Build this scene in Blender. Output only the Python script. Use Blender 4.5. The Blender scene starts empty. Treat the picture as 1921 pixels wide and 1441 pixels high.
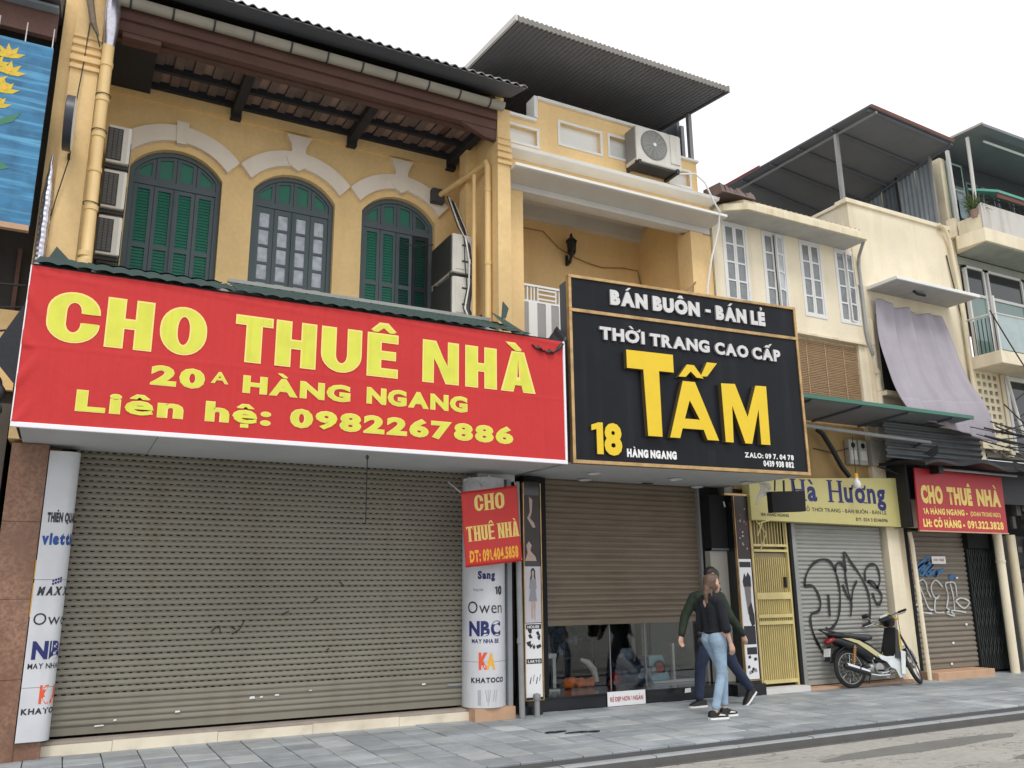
import bpy, bmesh, math, random
from mathutils import Vector, Matrix
random.seed(7)
SC = bpy.context.scene
COL = SC.collection

# ------------------------------------------------------------------ camera
cam = bpy.data.objects.new("camera", bpy.data.cameras.new("camera"))
COL.objects.link(cam)
cam.data.sensor_width = 36.0
cam.data.lens = 29.6
cam.data.clip_start = 0.1
cam.data.clip_end = 2000
r_ = Vector((0.8861706, -0.4632434, -0.0103558))
u_ = Vector((-0.1014512, -0.2157831, 0.9711567))
f_ = Vector((0.4521166, 0.8595599, 0.2382172))
cam.matrix_world = Matrix(((r_.x, u_.x, -f_.x, 0), (r_.y, u_.y, -f_.y, 0), (r_.z, u_.z, -f_.z, 1.5), (0, 0, 0, 1)))
SC.camera = cam

# ------------------------------------------------------------------ light
SUN_EL, SUN_AZ = math.radians(58), math.radians(200)      # high, behind the camera and a little to the left
w = bpy.data.worlds.new("World")
SC.world = w
w.use_nodes = True
nt = w.node_tree
nt.nodes.clear()
sky = nt.nodes.new("ShaderNodeTexSky")
sky.sky_type = 'NISHITA'
sky.sun_disc = False
sky.sun_elevation = SUN_EL
sky.sun_rotation = SUN_AZ
sky.dust_density = 4
hs = nt.nodes.new("ShaderNodeHueSaturation")
hs.inputs["Saturation"].default_value = 0.1
cl = nt.nodes.new("ShaderNodeMix")
cl.data_type = 'RGBA'
cl.inputs[0].default_value = 0.75                          # a closed layer of bright cloud
cl.inputs[7].default_value = (13.2, 13.4, 13.8, 1)
bg = nt.nodes.new("ShaderNodeBackground")
bg.inputs[1].default_value = 0.1
ow = nt.nodes.new("ShaderNodeOutputWorld")
nt.links.new(sky.outputs[0], hs.inputs["Color"])
nt.links.new(hs.outputs[0], cl.inputs[6])
nt.links.new(cl.outputs[2], bg.inputs[0])
nt.links.new(bg.outputs[0], ow.inputs[0])
sl = bpy.data.lights.new("sun", 'SUN')
sl.energy = 1.2
sl.angle = math.radians(16)
sl.color = (1, 0.97, 0.92)
so = bpy.data.objects.new("sun", sl)
COL.objects.link(so)
so.rotation_euler = Vector((math.sin(SUN_AZ) * math.cos(SUN_EL), math.cos(SUN_AZ) * math.cos(SUN_EL), math.sin(SUN_EL))).to_track_quat('Z', 'Y').to_euler()
SC.view_settings.view_transform = 'Standard'
SC.view_settings.look = 'None'
SC.view_settings.exposure = 0.14
SC.view_settings.gamma = 1
SC.view_settings.use_curve_mapping = False

# ------------------------------------------------------------------ materials
def mat(name, col, rough=.8, var=.12, vs=2.5, streak=0, sc=(5, 5, .45), bump=0, bs=40, metal=0, dirt=(.25, .2, .15), spec=.5, grain=0, coat=0, lite=0):
    m = bpy.data.materials.new(name)
    m.use_nodes = True
    t = m.node_tree
    N, L = t.nodes, t.links
    b = N["Principled BSDF"]
    b.inputs["Roughness"].default_value = rough
    b.inputs["Metallic"].default_value = metal
    b.inputs["Specular IOR Level"].default_value = spec
    b.inputs["Coat Weight"].default_value = coat
    geo = N.new("ShaderNodeNewGeometry")
    cur = None
    def mixc(fac_socket, c2, prev, amount):
        mx = N.new("ShaderNodeMix"); mx.data_type = 'RGBA'
        mm = N.new("ShaderNodeMath"); mm.operation = 'MULTIPLY'; mm.inputs[1].default_value = amount
        L.new(fac_socket, mm.inputs[0]); L.new(mm.outputs[0], mx.inputs[0])
        if prev is None: mx.inputs[6].default_value = (*col, 1)
        else: L.new(prev, mx.inputs[6])
        mx.inputs[7].default_value = (*c2, 1)
        return mx.outputs[2]
    def noise(scale, detail=5, vec=None, lo=.4, hi=.7):
        n = N.new("ShaderNodeTexNoise"); n.inputs["Scale"].default_value = scale; n.inputs["Detail"].default_value = detail
        if vec is not None:
            mp = N.new("ShaderNodeMapping"); mp.inputs["Scale"].default_value = vec
            L.new(geo.outputs["Position"], mp.inputs[0]); L.new(mp.outputs[0], n.inputs["Vector"])
        else: L.new(geo.outputs["Position"], n.inputs["Vector"])
        mr = N.new("ShaderNodeMapRange"); mr.inputs[1].default_value = lo; mr.inputs[2].default_value = hi
        L.new(n.outputs[0], mr.inputs[0])
        return mr.outputs[0]
    if var: cur = mixc(noise(vs), tuple(c * .55 for c in col), cur, var)
    if lite: cur = mixc(noise(.9, 7, (1, 2.2, 1), .47, .68), tuple(min(.8, c * 1.55 + .02) for c in col), cur, lite)  # lighter patches imitate a wet and dry sheen in the colour
    if grain: cur = mixc(noise(vs * 16, 3, lo=.35, hi=.65), tuple(c * .5 for c in col), cur, grain)
    if streak: cur = mixc(noise(1, 5, sc, .5, .72), tuple(col[i] * dirt[i] * 2 for i in range(3)), cur, streak)
    if cur is None: b.inputs["Base Color"].default_value = (*col, 1)
    else: L.new(cur, b.inputs["Base Color"])
    if bump:
        n = N.new("ShaderNodeTexNoise"); n.inputs["Scale"].default_value = bs; n.inputs["Detail"].default_value = 4
        L.new(geo.outputs["Position"], n.inputs["Vector"])
        bp = N.new("ShaderNodeBump"); bp.inputs["Strength"].default_value = bump; bp.inputs["Distance"].default_value = .01
        L.new(n.outputs[0], bp.inputs["Height"]); L.new(bp.outputs[0], b.inputs["Normal"])
    return m

Y_WALL = mat("ochre plaster", (.87, .62, .30), .9, .34, 1.0, .22, (3.2, 3.2, .35), bump=.3, dirt=(.36, .33, .3), grain=.13)
Y_WALL2 = mat("apricot plaster", (.89, .635, .315), .9, .28, 1.2, .24, (3.6, 3.6, .35), bump=.3, dirt=(.36, .32, .28), grain=.10)
Y_PIPE = mat("ochre painted pipe", (.78, .55, .25), .5, .15, 6, .15)
CREAM = mat("cream plaster", (.83, .74, .56), .9, .28, 1.3, .42, (4, 4, .35), bump=.3, dirt=(.36, .34, .3), grain=.06)
CREAM_S = mat("stained cream plaster", (.76, .68, .50), .9, .3, 3, .5, bump=.2)
TRIMW = mat("off white stucco", (.82, .73, .62), .85, .12, 5, .15, bump=.1)
WHITE = mat("white paint", (.80, .80, .77), .7, .1, 2, .18, dirt=(.35, .33, .3))
WHITE_G = mat("greyish white slab", (.66, .65, .62), .8, .15, 2, .12, dirt=(.35, .33, .3))
FRAME_G = mat("slate green frame paint", (.080, .108, .118), .55, .15, 6)
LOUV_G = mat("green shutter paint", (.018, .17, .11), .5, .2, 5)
LOUV_D = mat("darkened shutter green", (.010, .06, .045), .3, .2, 5)  # green darkened to imitate a dark reflection on the ajar leaves
GLASSY = mat("mottled reflection glass", (.46, .50, .56), .08, .8, 11, spec=.6)  # bluish white reflection and its dark mottling painted into the colour
CURT_GL = mat("grey net curtain behind glass", (.22, .235, .24), .15, .4, 14, spec=.6)
PANE_LT = mat("pale reflection on glass", (.48, .52, .52), .15, .3, 14, spec=.6)  # lighter reflection of the ajar leaf painted as a paler pane colour
DARKGL = mat("dark window glass", (.025, .03, .032), .06, .2, 3, spec=.6)
TEALGL = mat("greenish glass", (.20, .29, .27), .07, .25, 2, spec=.6)
BROWN = mat("red brown timber", (.135, .068, .054), .8, .45, 3, .5, sc=(.6, 6, 9), grain=.3)
DKTIM = mat("dark timber", (.022, .022, .028), .8, .3, 6)
TERRA = mat("old terracotta", (.36, .24, .20), .9, .4, 6, grain=.3)
TERRA2 = mat("sooty terracotta", (.20, .145, .13), .9, .4, 6, grain=.3)
ROOFM = mat("weathered corrugated sheet", (.26, .245, .225), .8, .35, 8, grain=.3)
GUTTER = mat("aged gutter", (.40, .37, .31), .55, .35, 3, .2, sc=(2, 8, 8))
GUT_D = mat("dark gutter clamp", (.05, .05, .05), .6)
SLATEU = mat("dark grey underside", (.11, .118, .14), .7, .2, 2)
SLATEU2 = mat("grey sheet underside", (.195, .203, .22), .6, .25, 2)
GREEN_R = mat("green painted corrugated steel", (.045, .085, .075), .5, .4, 6, grain=.25)
GREEN_A = mat("green awning edge", (.05, .17, .125), .5, .2, 5)
BLACKM = mat("black void", (.008, .008, .010), .9, 0)
BLACKT = mat("black tarpaulin", (.012, .013, .018), .5, .4, 12, bump=.5, bs=20)
SHUT1 = mat("khaki grey shutter steel", (.245, .226, .178), .5, .3, .8, .35, sc=(5, 7, .5), dirt=(.36, .32, .27))
SHUT2 = mat("tan shutter steel", (.185, .145, .102), .45, .3, 1.2, .35, sc=(1.5, 1, 12))
SHUT3 = mat("grey galvanised shutter", (.32, .32, .295), .45, .2, 2, .3, sc=(2, 1, 6))
SHUT4 = mat("brown shutter steel", (.21, .18, .14), .5, .25, 2, .2, sc=(2, 1, 9))
SOFFIT = mat("grey sheet soffit", (.56, .57, .58), .6, .2, 1.2, .1)
RED = mat("red vinyl banner", (.58, .042, .042), .6, .12, 2.2, .22, sc=(14, 5, .25), bump=.35, bs=9, dirt=(.4, .3, .3), spec=.2, grain=.06)
REDS = mat("dark red vinyl", (.45, .018, .028), .45, .12, 5)
REDL = mat("warm red vinyl", (.56, .022, .018), .45, .12, 5)
YEL_I = mat("lime yellow print", (.72, .73, .10), .6, .22, 5, .3, sc=(22, 9, .5), dirt=(.42, .38, .3), spec=.2)
YEL_O = mat("pale yellow print edge", (.90, .72, .22), .6, .05, 8)
YEL_T = mat("pale gold print", (.85, .62, .17), .5, .1, 20)
YEL_B = mat("orange yellow print", (.86, .42, .03), .5, .1, 20)
BANW = mat("white banner hem", (.86, .84, .88), .5, .05, 8)
SIGNB = mat("black acrylic panel", (.013, .014, .018), .35, .4, 2, .3, sc=(8, 8, .5), dirt=(1.2, 1.2, 1.2), spec=.16)
GOLD = mat("tarnished gold trim", (.60, .39, .18), .35, .9, 7, metal=.65, dirt=(.2, .15, .1), grain=.35)
STEELL = mat("brushed steel letters", (.66, .65, .64), .4, .25, 12, metal=.25)
STEELD = mat("letter sides in grey", (.30, .30, .30), .45, .2, 12)
YLET = mat("yellow acrylic letters", (.80, .555, .014), .4, .1, 8)
YSIDE = mat("dark letter returns", (.10, .075, .03), .5, .1, 8)
WPRT = mat("white print", (.82, .82, .82), .5, .1, 30)
NAVY = mat("navy print", (.012, .018, .13), .5, .1, 30)
BLUEP = mat("blue print", (.01, .07, .30), .5, .1, 30)
BLKP = mat("black print", (.02, .02, .028), .5, .1, 30)
GREYP = mat("grey print", (.30, .31, .34), .5, .3, 30)
ORANP = mat("orange red print", (.75, .10, .035), .5, .1, 30)
AMBP = mat("amber print", (.80, .42, .04), .5, .1, 30)
REDP = mat("red print", (.40, .03, .03), .5, .1, 30)
COLW = mat("white column cladding", (.62, .63, .66), .45, .2, 4, .3, sc=(7, 7, 1), dirt=(.33, .32, .3))
COLG = mat("grey metal column edge", (.30, .32, .34), .4, .2, 4)
GRAN = mat("brown granite cladding", (.34, .185, .12), .5, .85, 2.2, .6, (3, 3, 1), grain=.9)
PINKM = mat("peach stone", (.56, .35, .22), .7, .3, 6, grain=.2)
STEP1 = mat("cream stone riser", (.78, .70, .55), .6, .25, 3, .3, sc=(3, 3, 6))
STEPT = mat("worn step top", (.35, .30, .26), .8, .4, 5)
BLKGR = mat("polished black granite", (.014, .015, .018), .15, .3, 9, spec=.6)
GREYPOST = mat("grey steel pipe", (.27, .27, .27), .45, .3, 5)
SIGNY = mat("khaki yellow sign board", (.56, .50, .20), .5, .15, 3, .1)
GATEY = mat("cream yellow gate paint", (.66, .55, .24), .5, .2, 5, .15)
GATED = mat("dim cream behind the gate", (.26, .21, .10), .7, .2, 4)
GATEK = mat("dark folding gate steel", (.022, .028, .026), .5, .4, 12)
CURTN = mat("lilac grey cloth", (.37, .34, .385), .95, .25, 2.2, .35, sc=(6, 6, .8), bump=.7, bs=7, dirt=(.4, .38, .36))
BAMB = mat("bamboo blind", (.44, .30, .17), .85, .3, 7, .35, sc=(1, 1, 40), grain=.3)
ALU = mat("white aluminium frame", (.72, .72, .70), .45, .1, 4)
ACW = mat("air conditioner casing", (.66, .64, .58), .5, .15, 6, .2, sc=(9, 9, 1.5))
ACD = mat("air conditioner grille dark", (.035, .035, .035), .6, .2, 9)
ACG = mat("fan guard grey", (.22, .22, .21), .5, .1, 9)
GRILL = mat("grey fins", (.11, .105, .10), .6, .5, 30)
CABLE = mat("black cable", (.012, .012, .014), .6, 0)
CABLE_O = mat("ochre cable", (.30, .19, .08), .6, 0)
IRON = mat("black iron", (.012, .012, .014), .5, .1)
TARGET_W = mat("white plastic", (.78, .78, .78), .4, .05)
FOIL = mat("aluminium foil duct", (.62, .60, .66), .28, .5, 30, metal=.85)
CORRW = mat("pale blue grey corrugated wall", (.26, .30, .33), .45, .4, 3, .3)
REDTR = mat("faded red roof edge", (.34, .14, .13), .7, .3, 4)
TEAL = mat("mint green awning", (.18, .55, .44), .5, .15, 4)
MURB = mat("blue painted board", (.045, .20, .38), .7, .9, 5, .8, sc=(.9, 2, 22), dirt=(1.6, 1.1, .9), bump=.4, bs=18)
MURY = mat("yellow paint", (.70, .50, .04), .7, .4, 20)
MURG = mat("green paint", (.06, .22, .13), .7, .4, 20)
TILES = [mat("blue grey paving stone %s" % n, c, .55, .4, 6, 0, grain=.3, bump=.25, bs=60, lite=.75) for n, c in
         (("a", (.305, .33, .35)), ("b", (.355, .38, .39)), ("c", (.265, .29, .31)), ("d", (.43, .45, .455)), ("e", (.325, .345, .355)))]
GROUT = mat("dark paving joint", (.07, .072, .075), .9, .3, 6)
KERB = mat("grey kerb stone", (.33, .35, .36), .8, .3, 5, grain=.3)
KERBF = mat("dark kerb face", (.11, .105, .10), .8, .3, 5)  # darker tone than the kerb tops
LEAF = mat("dusty green leaves", (.09, .15, .045), .7, .4, 20)
SKIN = mat("light skin", (.58, .36, .26), .6, .08, 30)
HAIRB = mat("brown hair", (.13, .078, .05), .5, .7, 30, bump=1.2, bs=45)
HAIRK = mat("black hair", (.015, .012, .011), .5, .3, 40)
JEAN = mat("light blue denim", (.33, .45, .58), .9, .55, 9, grain=.2, bump=1.6, bs=13)
JEAND = mat("navy trousers", (.022, .032, .065), .9, .3, 12, bump=1.6, bs=13)
TOPB = mat("black knit top", (.010, .012, .018), .9, .2, 20, bump=1.6, bs=13)
JACK = mat("dark green jacket", (.020, .032, .018), .85, .4, 12, bump=1.6, bs=13)
SHOEB = mat("black shoe leather", (.012, .012, .012), .5, .2, 30)
SOLE = mat("white rubber sole", (.72, .71, .68), .6, .1, 30)
TYRE = mat("tyre rubber", (.018, .018, .018), .8, .2, 30)
CHROME = mat("chrome", (.70, .70, .70), .18, .1, 20, metal=1)
ALLOY = mat("dull alloy", (.36, .36, .35), .4, .3, 20, metal=.8)
BODYW = mat("white scooter panel", (.66, .70, .70), .25, .3, 8, coat=.5)
BODYS = mat("pale gold scooter panel", (.50, .44, .22), .25, .15, 8, coat=.5)
BODYY = mat("yellow scooter panel", (.74, .52, .07), .3, .15, 8, coat=.5)
PLASK = mat("black scooter plastic", (.016, .017, .02), .35, .2, 12)
SEATM = mat("black vinyl seat", (.045, .045, .05), .45, .2, 12)
TAILR = mat("red lamp lens", (.22, .01, .012), .2, .1, 12)
SPRNG = mat("orange spring", (.55, .24, .03), .4, .2, 30)
GRAFK = mat("black spray paint", (.008, .009, .008), .5, .2, 8)
GRAFW = mat("white spray paint", (.55, .56, .55), .6, .4, 18)
GRAFB = mat("blue spray paint", (.05, .17, .36), .6, .5, 18)
ORNG = mat("orange fabric", (.85, .20, .03), .7, .3, 12)
CLOTHB = mat("dark blue plastic bags", (.06, .08, .15), .3, .9, 12)
BAGC = mat("pale blue printed bag", (.35, .62, .74), .5, .4, 12)
BEIGE = mat("beige panel", (.38, .36, .31), .7, .1, 3)
CONCR = mat("bare concrete", (.32, .31, .28), .9, .35, 3, grain=.3)

def asphalt():
    m = mat("pale worn asphalt", (.40, .385, .35), .9, .25, .9, 0, grain=.28, bump=.6, bs=90)
    t = m.node_tree; N, L = t.nodes, t.links
    b = N["Principled BSDF"]; prev = b.inputs["Base Color"].links[0].from_socket
    geo = N.new("ShaderNodeNewGeometry")
    mp = N.new("ShaderNodeMapping"); mp.inputs["Scale"].default_value = (.35, 1.1, 1); L.new(geo.outputs["Position"], mp.inputs[0])
    n = N.new("ShaderNodeTexNoise"); n.inputs["Scale"].default_value = 1.6; n.inputs["Detail"].default_value = 6; n.inputs["Distortion"].default_value = .6
    L.new(mp.outputs[0], n.inputs["Vector"])
    # long dark patches
    mr = N.new("ShaderNodeMapRange"); mr.inputs[1].default_value = .53; mr.inputs[2].default_value = .62; mr.inputs[4].default_value = .45
    L.new(n.outputs[0], mr.inputs[0])
    # cracks
    v = N.new("ShaderNodeTexVoronoi"); v.feature = 'DISTANCE_TO_EDGE'; v.inputs["Scale"].default_value = 1.3
    ad = N.new("ShaderNodeVectorMath"); ad.operation = 'ADD'
    n2 = N.new("ShaderNodeTexNoise"); n2.inputs["Scale"].default_value = 4; n2.inputs["Detail"].default_value = 5
    L.new(mp.outputs[0], n2.inputs["Vector"]); L.new(mp.outputs[0], ad.inputs[0]); L.new(n2.outputs[1], ad.inputs[1]); L.new(ad.outputs[0], v.inputs["Vector"])
    m2 = N.new("ShaderNodeMapRange"); m2.inputs[1].default_value = 0; m2.inputs[2].default_value = .014; m2.inputs[3].default_value = .8; m2.inputs[4].default_value = 0
    L.new(v.outputs[0], m2.inputs[0])
    for s, c in ((mr.outputs[0], (.20, .19, .175)), (m2.outputs[0], (.06, .057, .05))):
        mx = N.new("ShaderNodeMix"); mx.data_type = 'RGBA'; mx.inputs[7].default_value = (*c, 1)
        L.new(s, mx.inputs[0]); L.new(prev, mx.inputs[6]); prev = mx.outputs[2]
    L.new(prev, b.inputs["Base Color"])
    return m
ASPH = asphalt()

def glass_mat():
    m = bpy.data.materials.new("clear shop glass"); m.use_nodes = True
    t = m.node_tree; N, L = t.nodes, t.links
    N.remove(N["Principled BSDF"])
    tr = N.new("ShaderNodeBsdfTransparent"); tr.inputs[0].default_value = (.92, .94, .94, 1)
    gl = N.new("ShaderNodeBsdfGlossy"); gl.inputs["Roughness"].default_value = .02
    fr = N.new("ShaderNodeFresnel"); fr.inputs[0].default_value = 1.5
    mx = N.new("ShaderNodeMixShader")
    L.new(fr.outputs[0], mx.inputs[0]); L.new(tr.outputs[0], mx.inputs[1]); L.new(gl.outputs[0], mx.inputs[2])
    L.new(mx.outputs[0], N["Material Output"].inputs[0])
    return m
GLASS = glass_mat()

# ------------------------------------------------------------------ mesh helpers
class MB:
    def __init__(s): s.v = []; s.f = []
    def add(s, vs, fs):
        n = len(s.v); s.v += [tuple(v) for v in vs]; s.f += [tuple(i + n for i in f) for f in fs]; return s
    def box(s, x0, y0, z0, x1, y1, z1):
        if x0 > x1: x0, x1 = x1, x0
        if y0 > y1: y0, y1 = y1, y0
        if z0 > z1: z0, z1 = z1, z0
        return s.add([(x0, y0, z0), (x1, y0, z0), (x1, y1, z0), (x0, y1, z0), (x0, y0, z1), (x1, y0, z1), (x1, y1, z1), (x0, y1, z1)],
                     [(0, 3, 2, 1), (4, 5, 6, 7), (0, 1, 5, 4), (1, 2, 6, 5), (2, 3, 7, 6), (3, 0, 4, 7)])
    def hexa(s, a, b):          # a, b: two quads of 4 points
        return s.add(list(a) + list(b), [(0, 3, 2, 1), (4, 5, 6, 7), (0, 1, 5, 4), (1, 2, 6, 5), (2, 3, 7, 6), (3, 0, 4, 7)])
    def prism(s, poly, y0, y1):  # polygon of (x, z) extruded along y
        n = len(poly)
        return s.add([(x, y0, z) for x, z in poly] + [(x, y1, z) for x, z in poly],
                     [tuple(range(n)), tuple(range(2 * n - 1, n - 1, -1))] + [(i, i + n, (i + 1) % n + n, (i + 1) % n) for i in range(n)])
    def prismx(s, poly, x0, x1):  # polygon of (y, z) extruded along x
        n = len(poly)
        return s.add([(x0, y, z) for y, z in poly] + [(x1, y, z) for y, z in poly],
                     [tuple(range(n)), tuple(range(2 * n - 1, n - 1, -1))] + [(i, i + n, (i + 1) % n + n, (i + 1) % n) for i in range(n)])
    def prismz(s, poly, z0, z1):
        n = len(poly)
        return s.add([(x, y, z0) for x, y in poly] + [(x, y, z1) for x, y in poly],
                     [tuple(range(n)), tuple(range(2 * n - 1, n - 1, -1))] + [(i, i + n, (i + 1) % n + n, (i + 1) % n) for i in range(n)])
    def tube(s, pts, r, n=8, caps=True, sy=1):
        pts = [Vector(p) for p in pts]; m = len(pts)
        rs = r if isinstance(r, (list, tuple)) else [r] * m
        base = len(s.v); up = None
        for i, p in enumerate(pts):
            d = (pts[min(i + 1, m - 1)] - pts[max(i - 1, 0)]).normalized()
            if up is None: up = Vector((0, 0, 1)) if abs(d.z) < .9 else Vector((1, 0, 0))
            a = (up - d * up.dot(d)).normalized(); up = a; b = d.cross(a)
            for k in range(n):
                t = 2 * math.pi * k / n
                s.v.append(tuple(p + (a * math.cos(t) + b * math.sin(t) * sy) * rs[i]))
        for i in range(m - 1):
            for k in range(n):
                k2 = (k + 1) % n
                s.f.append((base + i * n + k, base + i * n + k2, base + (i + 1) * n + k2, base + (i + 1) * n + k))
        if caps:
            s.f.append(tuple(base + k for k in range(n - 1, -1, -1)))
            s.f.append(tuple(base + (m - 1) * n + k for k in range(n)))
        return s
    def capsule(s, p0, p1, r0, r1, n=12, h=4):
        p0, p1 = Vector(p0), Vector(p1)
        d = p1 - p0; d = d.normalized() if d.length > 1e-6 else Vector((0, 0, 1))
        pts, rs = [], []
        for i in range(h + 1):
            a = math.pi / 2 * (i + .15) / (h + .15); pts.append(p0 - d * r0 * math.cos(a)); rs.append(r0 * math.sin(a))
        for i in range(h + 1):
            a = math.pi / 2 * (h - i + .15) / (h + .15); pts.append(p1 + d * r1 * math.cos(a)); rs.append(r1 * math.sin(a))
        return s.tube(pts, rs, n)
    def lathe(s, prof, c, axis='z', n=24):   # prof: (radius, height) list
        base = len(s.v); m = len(prof); c = Vector(c)
        for r, h in prof:
            for k in range(n):
                t = 2 * math.pi * k / n; a, b = r * math.cos(t), r * math.sin(t)
                q = {'z': (a, b, h), 'y': (a, h, b), 'x': (h, a, b)}[axis]
                s.v.append(tuple(c + Vector(q)))
        for i in range(m - 1):
            for k in range(n):
                k2 = (k + 1) % n
                s.f.append((base + i * n + k, base + i * n + k2, base + (i + 1) * n + k2, base + (i + 1) * n + k))
        if prof[0][0] > 1e-5: s.f.append(tuple(base + k for k in range(n)))
        if prof[-1][0] > 1e-5: s.f.append(tuple(base + (m - 1) * n + k for k in range(n)))
        return s
    def torus(s, c, R, r, axis='y', n=32, k=8, sy=1):
        prof = [(R + r * math.cos(2 * math.pi * i / k), r * sy * math.sin(2 * math.pi * i / k)) for i in range(k + 1)]
        base = len(s.f); s.lathe(prof, c, axis, n)
        s.f = s.f[:-2]
        return s
    def grid(s, fn, nu, nv):
        base = len(s.v)
        for j in range(nv + 1):
            for i in range(nu + 1): s.v.append(tuple(fn(i / nu, j / nv)))
        for j in range(nv):
            for i in range(nu):
                a = base + j * (nu + 1) + i
                s.f.append((a, a + 1, a + nu + 2, a + nu + 1))
        return s
    def mesh(s, name, m, smooth=False, fix=True):
        me = bpy.data.meshes.new(name); me.from_pydata(s.v, [], s.f); me.materials.append(m)
        if fix:
            b = bmesh.new(); b.from_mesh(me); bmesh.ops.recalc_face_normals(b, faces=b.faces); b.to_mesh(me); b.free()
        if smooth:
            me.shade_smooth()
            try: me.set_sharp_from_angle(angle=math.radians(40))
            except Exception: pass
        return me

INV = {}
def obj(name, me, parent=None, label=None, kind=None, loc=None):
    if isinstance(me, tuple): me = me[0].mesh(name, *me[1:])
    o = bpy.data.objects.new(name, me); COL.objects.link(o)
    if parent is not None:
        o.parent = parent
        if parent.name in INV: o.matrix_parent_inverse = INV[parent.name]
    if loc is not None: o.location = loc
    if label: o["label"] = label
    if kind: o["kind"] = kind
    return o
def thing(name, label, cat, loc=(0, 0, 0), group=None, kind=None):
    o = bpy.data.objects.new(name, None); COL.objects.link(o); o.location = loc; o.empty_display_size = .2
    if label: o["label"] = label
    if cat: o["category"] = cat
    if group: o["group"] = group
    if kind: o["kind"] = kind
    INV[o.name] = Matrix.Translation(-Vector(loc))
    return o
def solo(name, me, label, cat, group=None):
    o = obj(name, me); o["label"] = label; o["category"] = cat
    if group: o["group"] = group
    return o
def part(name, mb, m, parent, label=None, smooth=False, kind=None, bevel=0):
    o = obj(name, mb.mesh(name, m, smooth), parent, label, kind)
    if bevel:
        b = o.modifiers.new("bevel", 'BEVEL'); b.width = bevel; b.segments = 2; b.limit_method = 'ANGLE'
    return o
def copy_tree(root, loc=None, label=None):
    c = root.copy(); COL.objects.link(c); INV[c.name] = INV.get(root.name, Matrix())
    for ch in list(root.children):
        d = ch.copy(); COL.objects.link(d); d.parent = c
        for g in list(ch.children):
            e = g.copy(); COL.objects.link(e); e.parent = d
    if loc is not None: c.location = loc
    if label: c["label"] = label
    return c
def B(*a): return MB().box(*a)

# 2-D outlines with holes -> thick plates in an x-z plane
def curve_mesh(splines, ext=0, bev=0):
    c = bpy.data.curves.new("outline", 'CURVE'); c.dimensions = '2D'; c.fill_mode = 'BOTH'; c.extrude = ext; c.bevel_depth = bev
    for poly in splines:
        sp = c.splines.new('POLY'); sp.points.add(len(poly) - 1); sp.use_cyclic_u = True
        for p, q in zip(sp.points, poly): p.co = (q[0], q[1], 0, 1)
    o = bpy.data.objects.new("tmp", c); COL.objects.link(o)
    bpy.context.view_layer.update()
    me = bpy.data.meshes.new_from_object(o.evaluated_get(bpy.context.evaluated_depsgraph_get()))
    bpy.data.objects.remove(o); bpy.data.curves.remove(c)
    return me
def stand(me, origin, xd=(1, 0, 0), m=None, name=None, fn=None):
    """local (x, y, z) -> origin + x*xd + y*up + z towards the street"""
    o_, xd = Vector(origin), Vector(xd).normalized(); nrm = Vector((xd.y, -xd.x, 0))
    for v in me.vertices:
        x, y, z = v.co
        v.co = fn(x, y, z) if fn else o_ + xd * x + Vector((0, 0, y)) + nrm * z
    me.materials.clear()
    if m: me.materials.append(m)
    if name: me.name = name
    return me
def plate(name, splines, yfront, thick, m, parent, label=None, kind=None):
    me = curve_mesh(splines, thick / 2)
    stand(me, (0, yfront + thick / 2, 0), m=m, name=name)
    return obj(name, me, parent, label, kind)

# ------------------------------------------------------------------ lettering
import unicodedata
_CH = {}
def char_mesh(ch, bold, shear):
    k = (ch, round(bold, 4), shear)
    if k not in _CH and ch == '1':
        st = .075 + 1.8 * bold
        _CH[k] = curve_mesh([[(.13, 0), (.13 + st, 0), (.13 + st, .69), (.13 + st * .3, .69), (0, .61), (0, .61 - st * .9), (.13, .64 - st * .55)]])
    if k not in _CH:
        c = bpy.data.curves.new("text", 'FONT'); c.body = ch; c.offset = bold; c.resolution_u = 3; c.shear = shear
        o = bpy.data.objects.new("tmp", c); COL.objects.link(o)
        bpy.context.view_layer.update()
        me = bpy.data.meshes.new_from_object(o.evaluated_get(bpy.context.evaluated_depsgraph_get()))
        bpy.data.objects.remove(o); bpy.data.curves.remove(c)
        _CH[k] = me
    return _CH[k]
def accent(mark, x0, x1, top, st):
    """diacritics as outlines; x0..x1 letter box, top = letter top, st = stroke"""
    c = (x0 + x1) / 2; g = .07; w_ = min(.2, (x1 - x0) * .36)
    if mark == '\u0302': return [[(c - w_, top + g), (c - w_ + st, top + g), (c, top + g + .08), (c + w_ - st, top + g), (c + w_, top + g), (c + st * .45, top + g + .16), (c - st * .45, top + g + .16)]]
    if mark == '\u0300': return [[(c - .02, top + g), (c + st * .75, top + g), (c - st * .3, top + g + .17), (c - .04 - st, top + g + .17)]]
    if mark == '\u0301': return [[(c + .02, top + g), (c - st * .75, top + g), (c + st * .3, top + g + .17), (c + .04 + st, top + g + .17)]]
    if mark == '\u0309': return [[(c - .05, top + g), (c + .02, top + g), (c + .02, top + g + .05), (c + .09, top + g + .09), (c + .09, top + g + .15), (c + .03, top + g + .2), (c - .07, top + g + .2), (c - .07, top + g + .15), (c + .01, top + g + .14), (c + .01, top + g + .1), (c - .05, top + g + .07)]]
    if mark == '\u0323': return [[(c - st * .55, -.2), (c + st * .55, -.2), (c + st * .55, -.2 + st), (c - st * .55, -.2 + st)]]
    if mark == '\u031b': return [[(x1 - st * 1.3, top - .02), (x1 - .01, top - .1), (x1 + .07, top - .02), (x1 + .09, top + .09), (x1 + .09 - st * .7, top + .1), (x1 - .02, top + .01)]]
    return []
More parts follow.
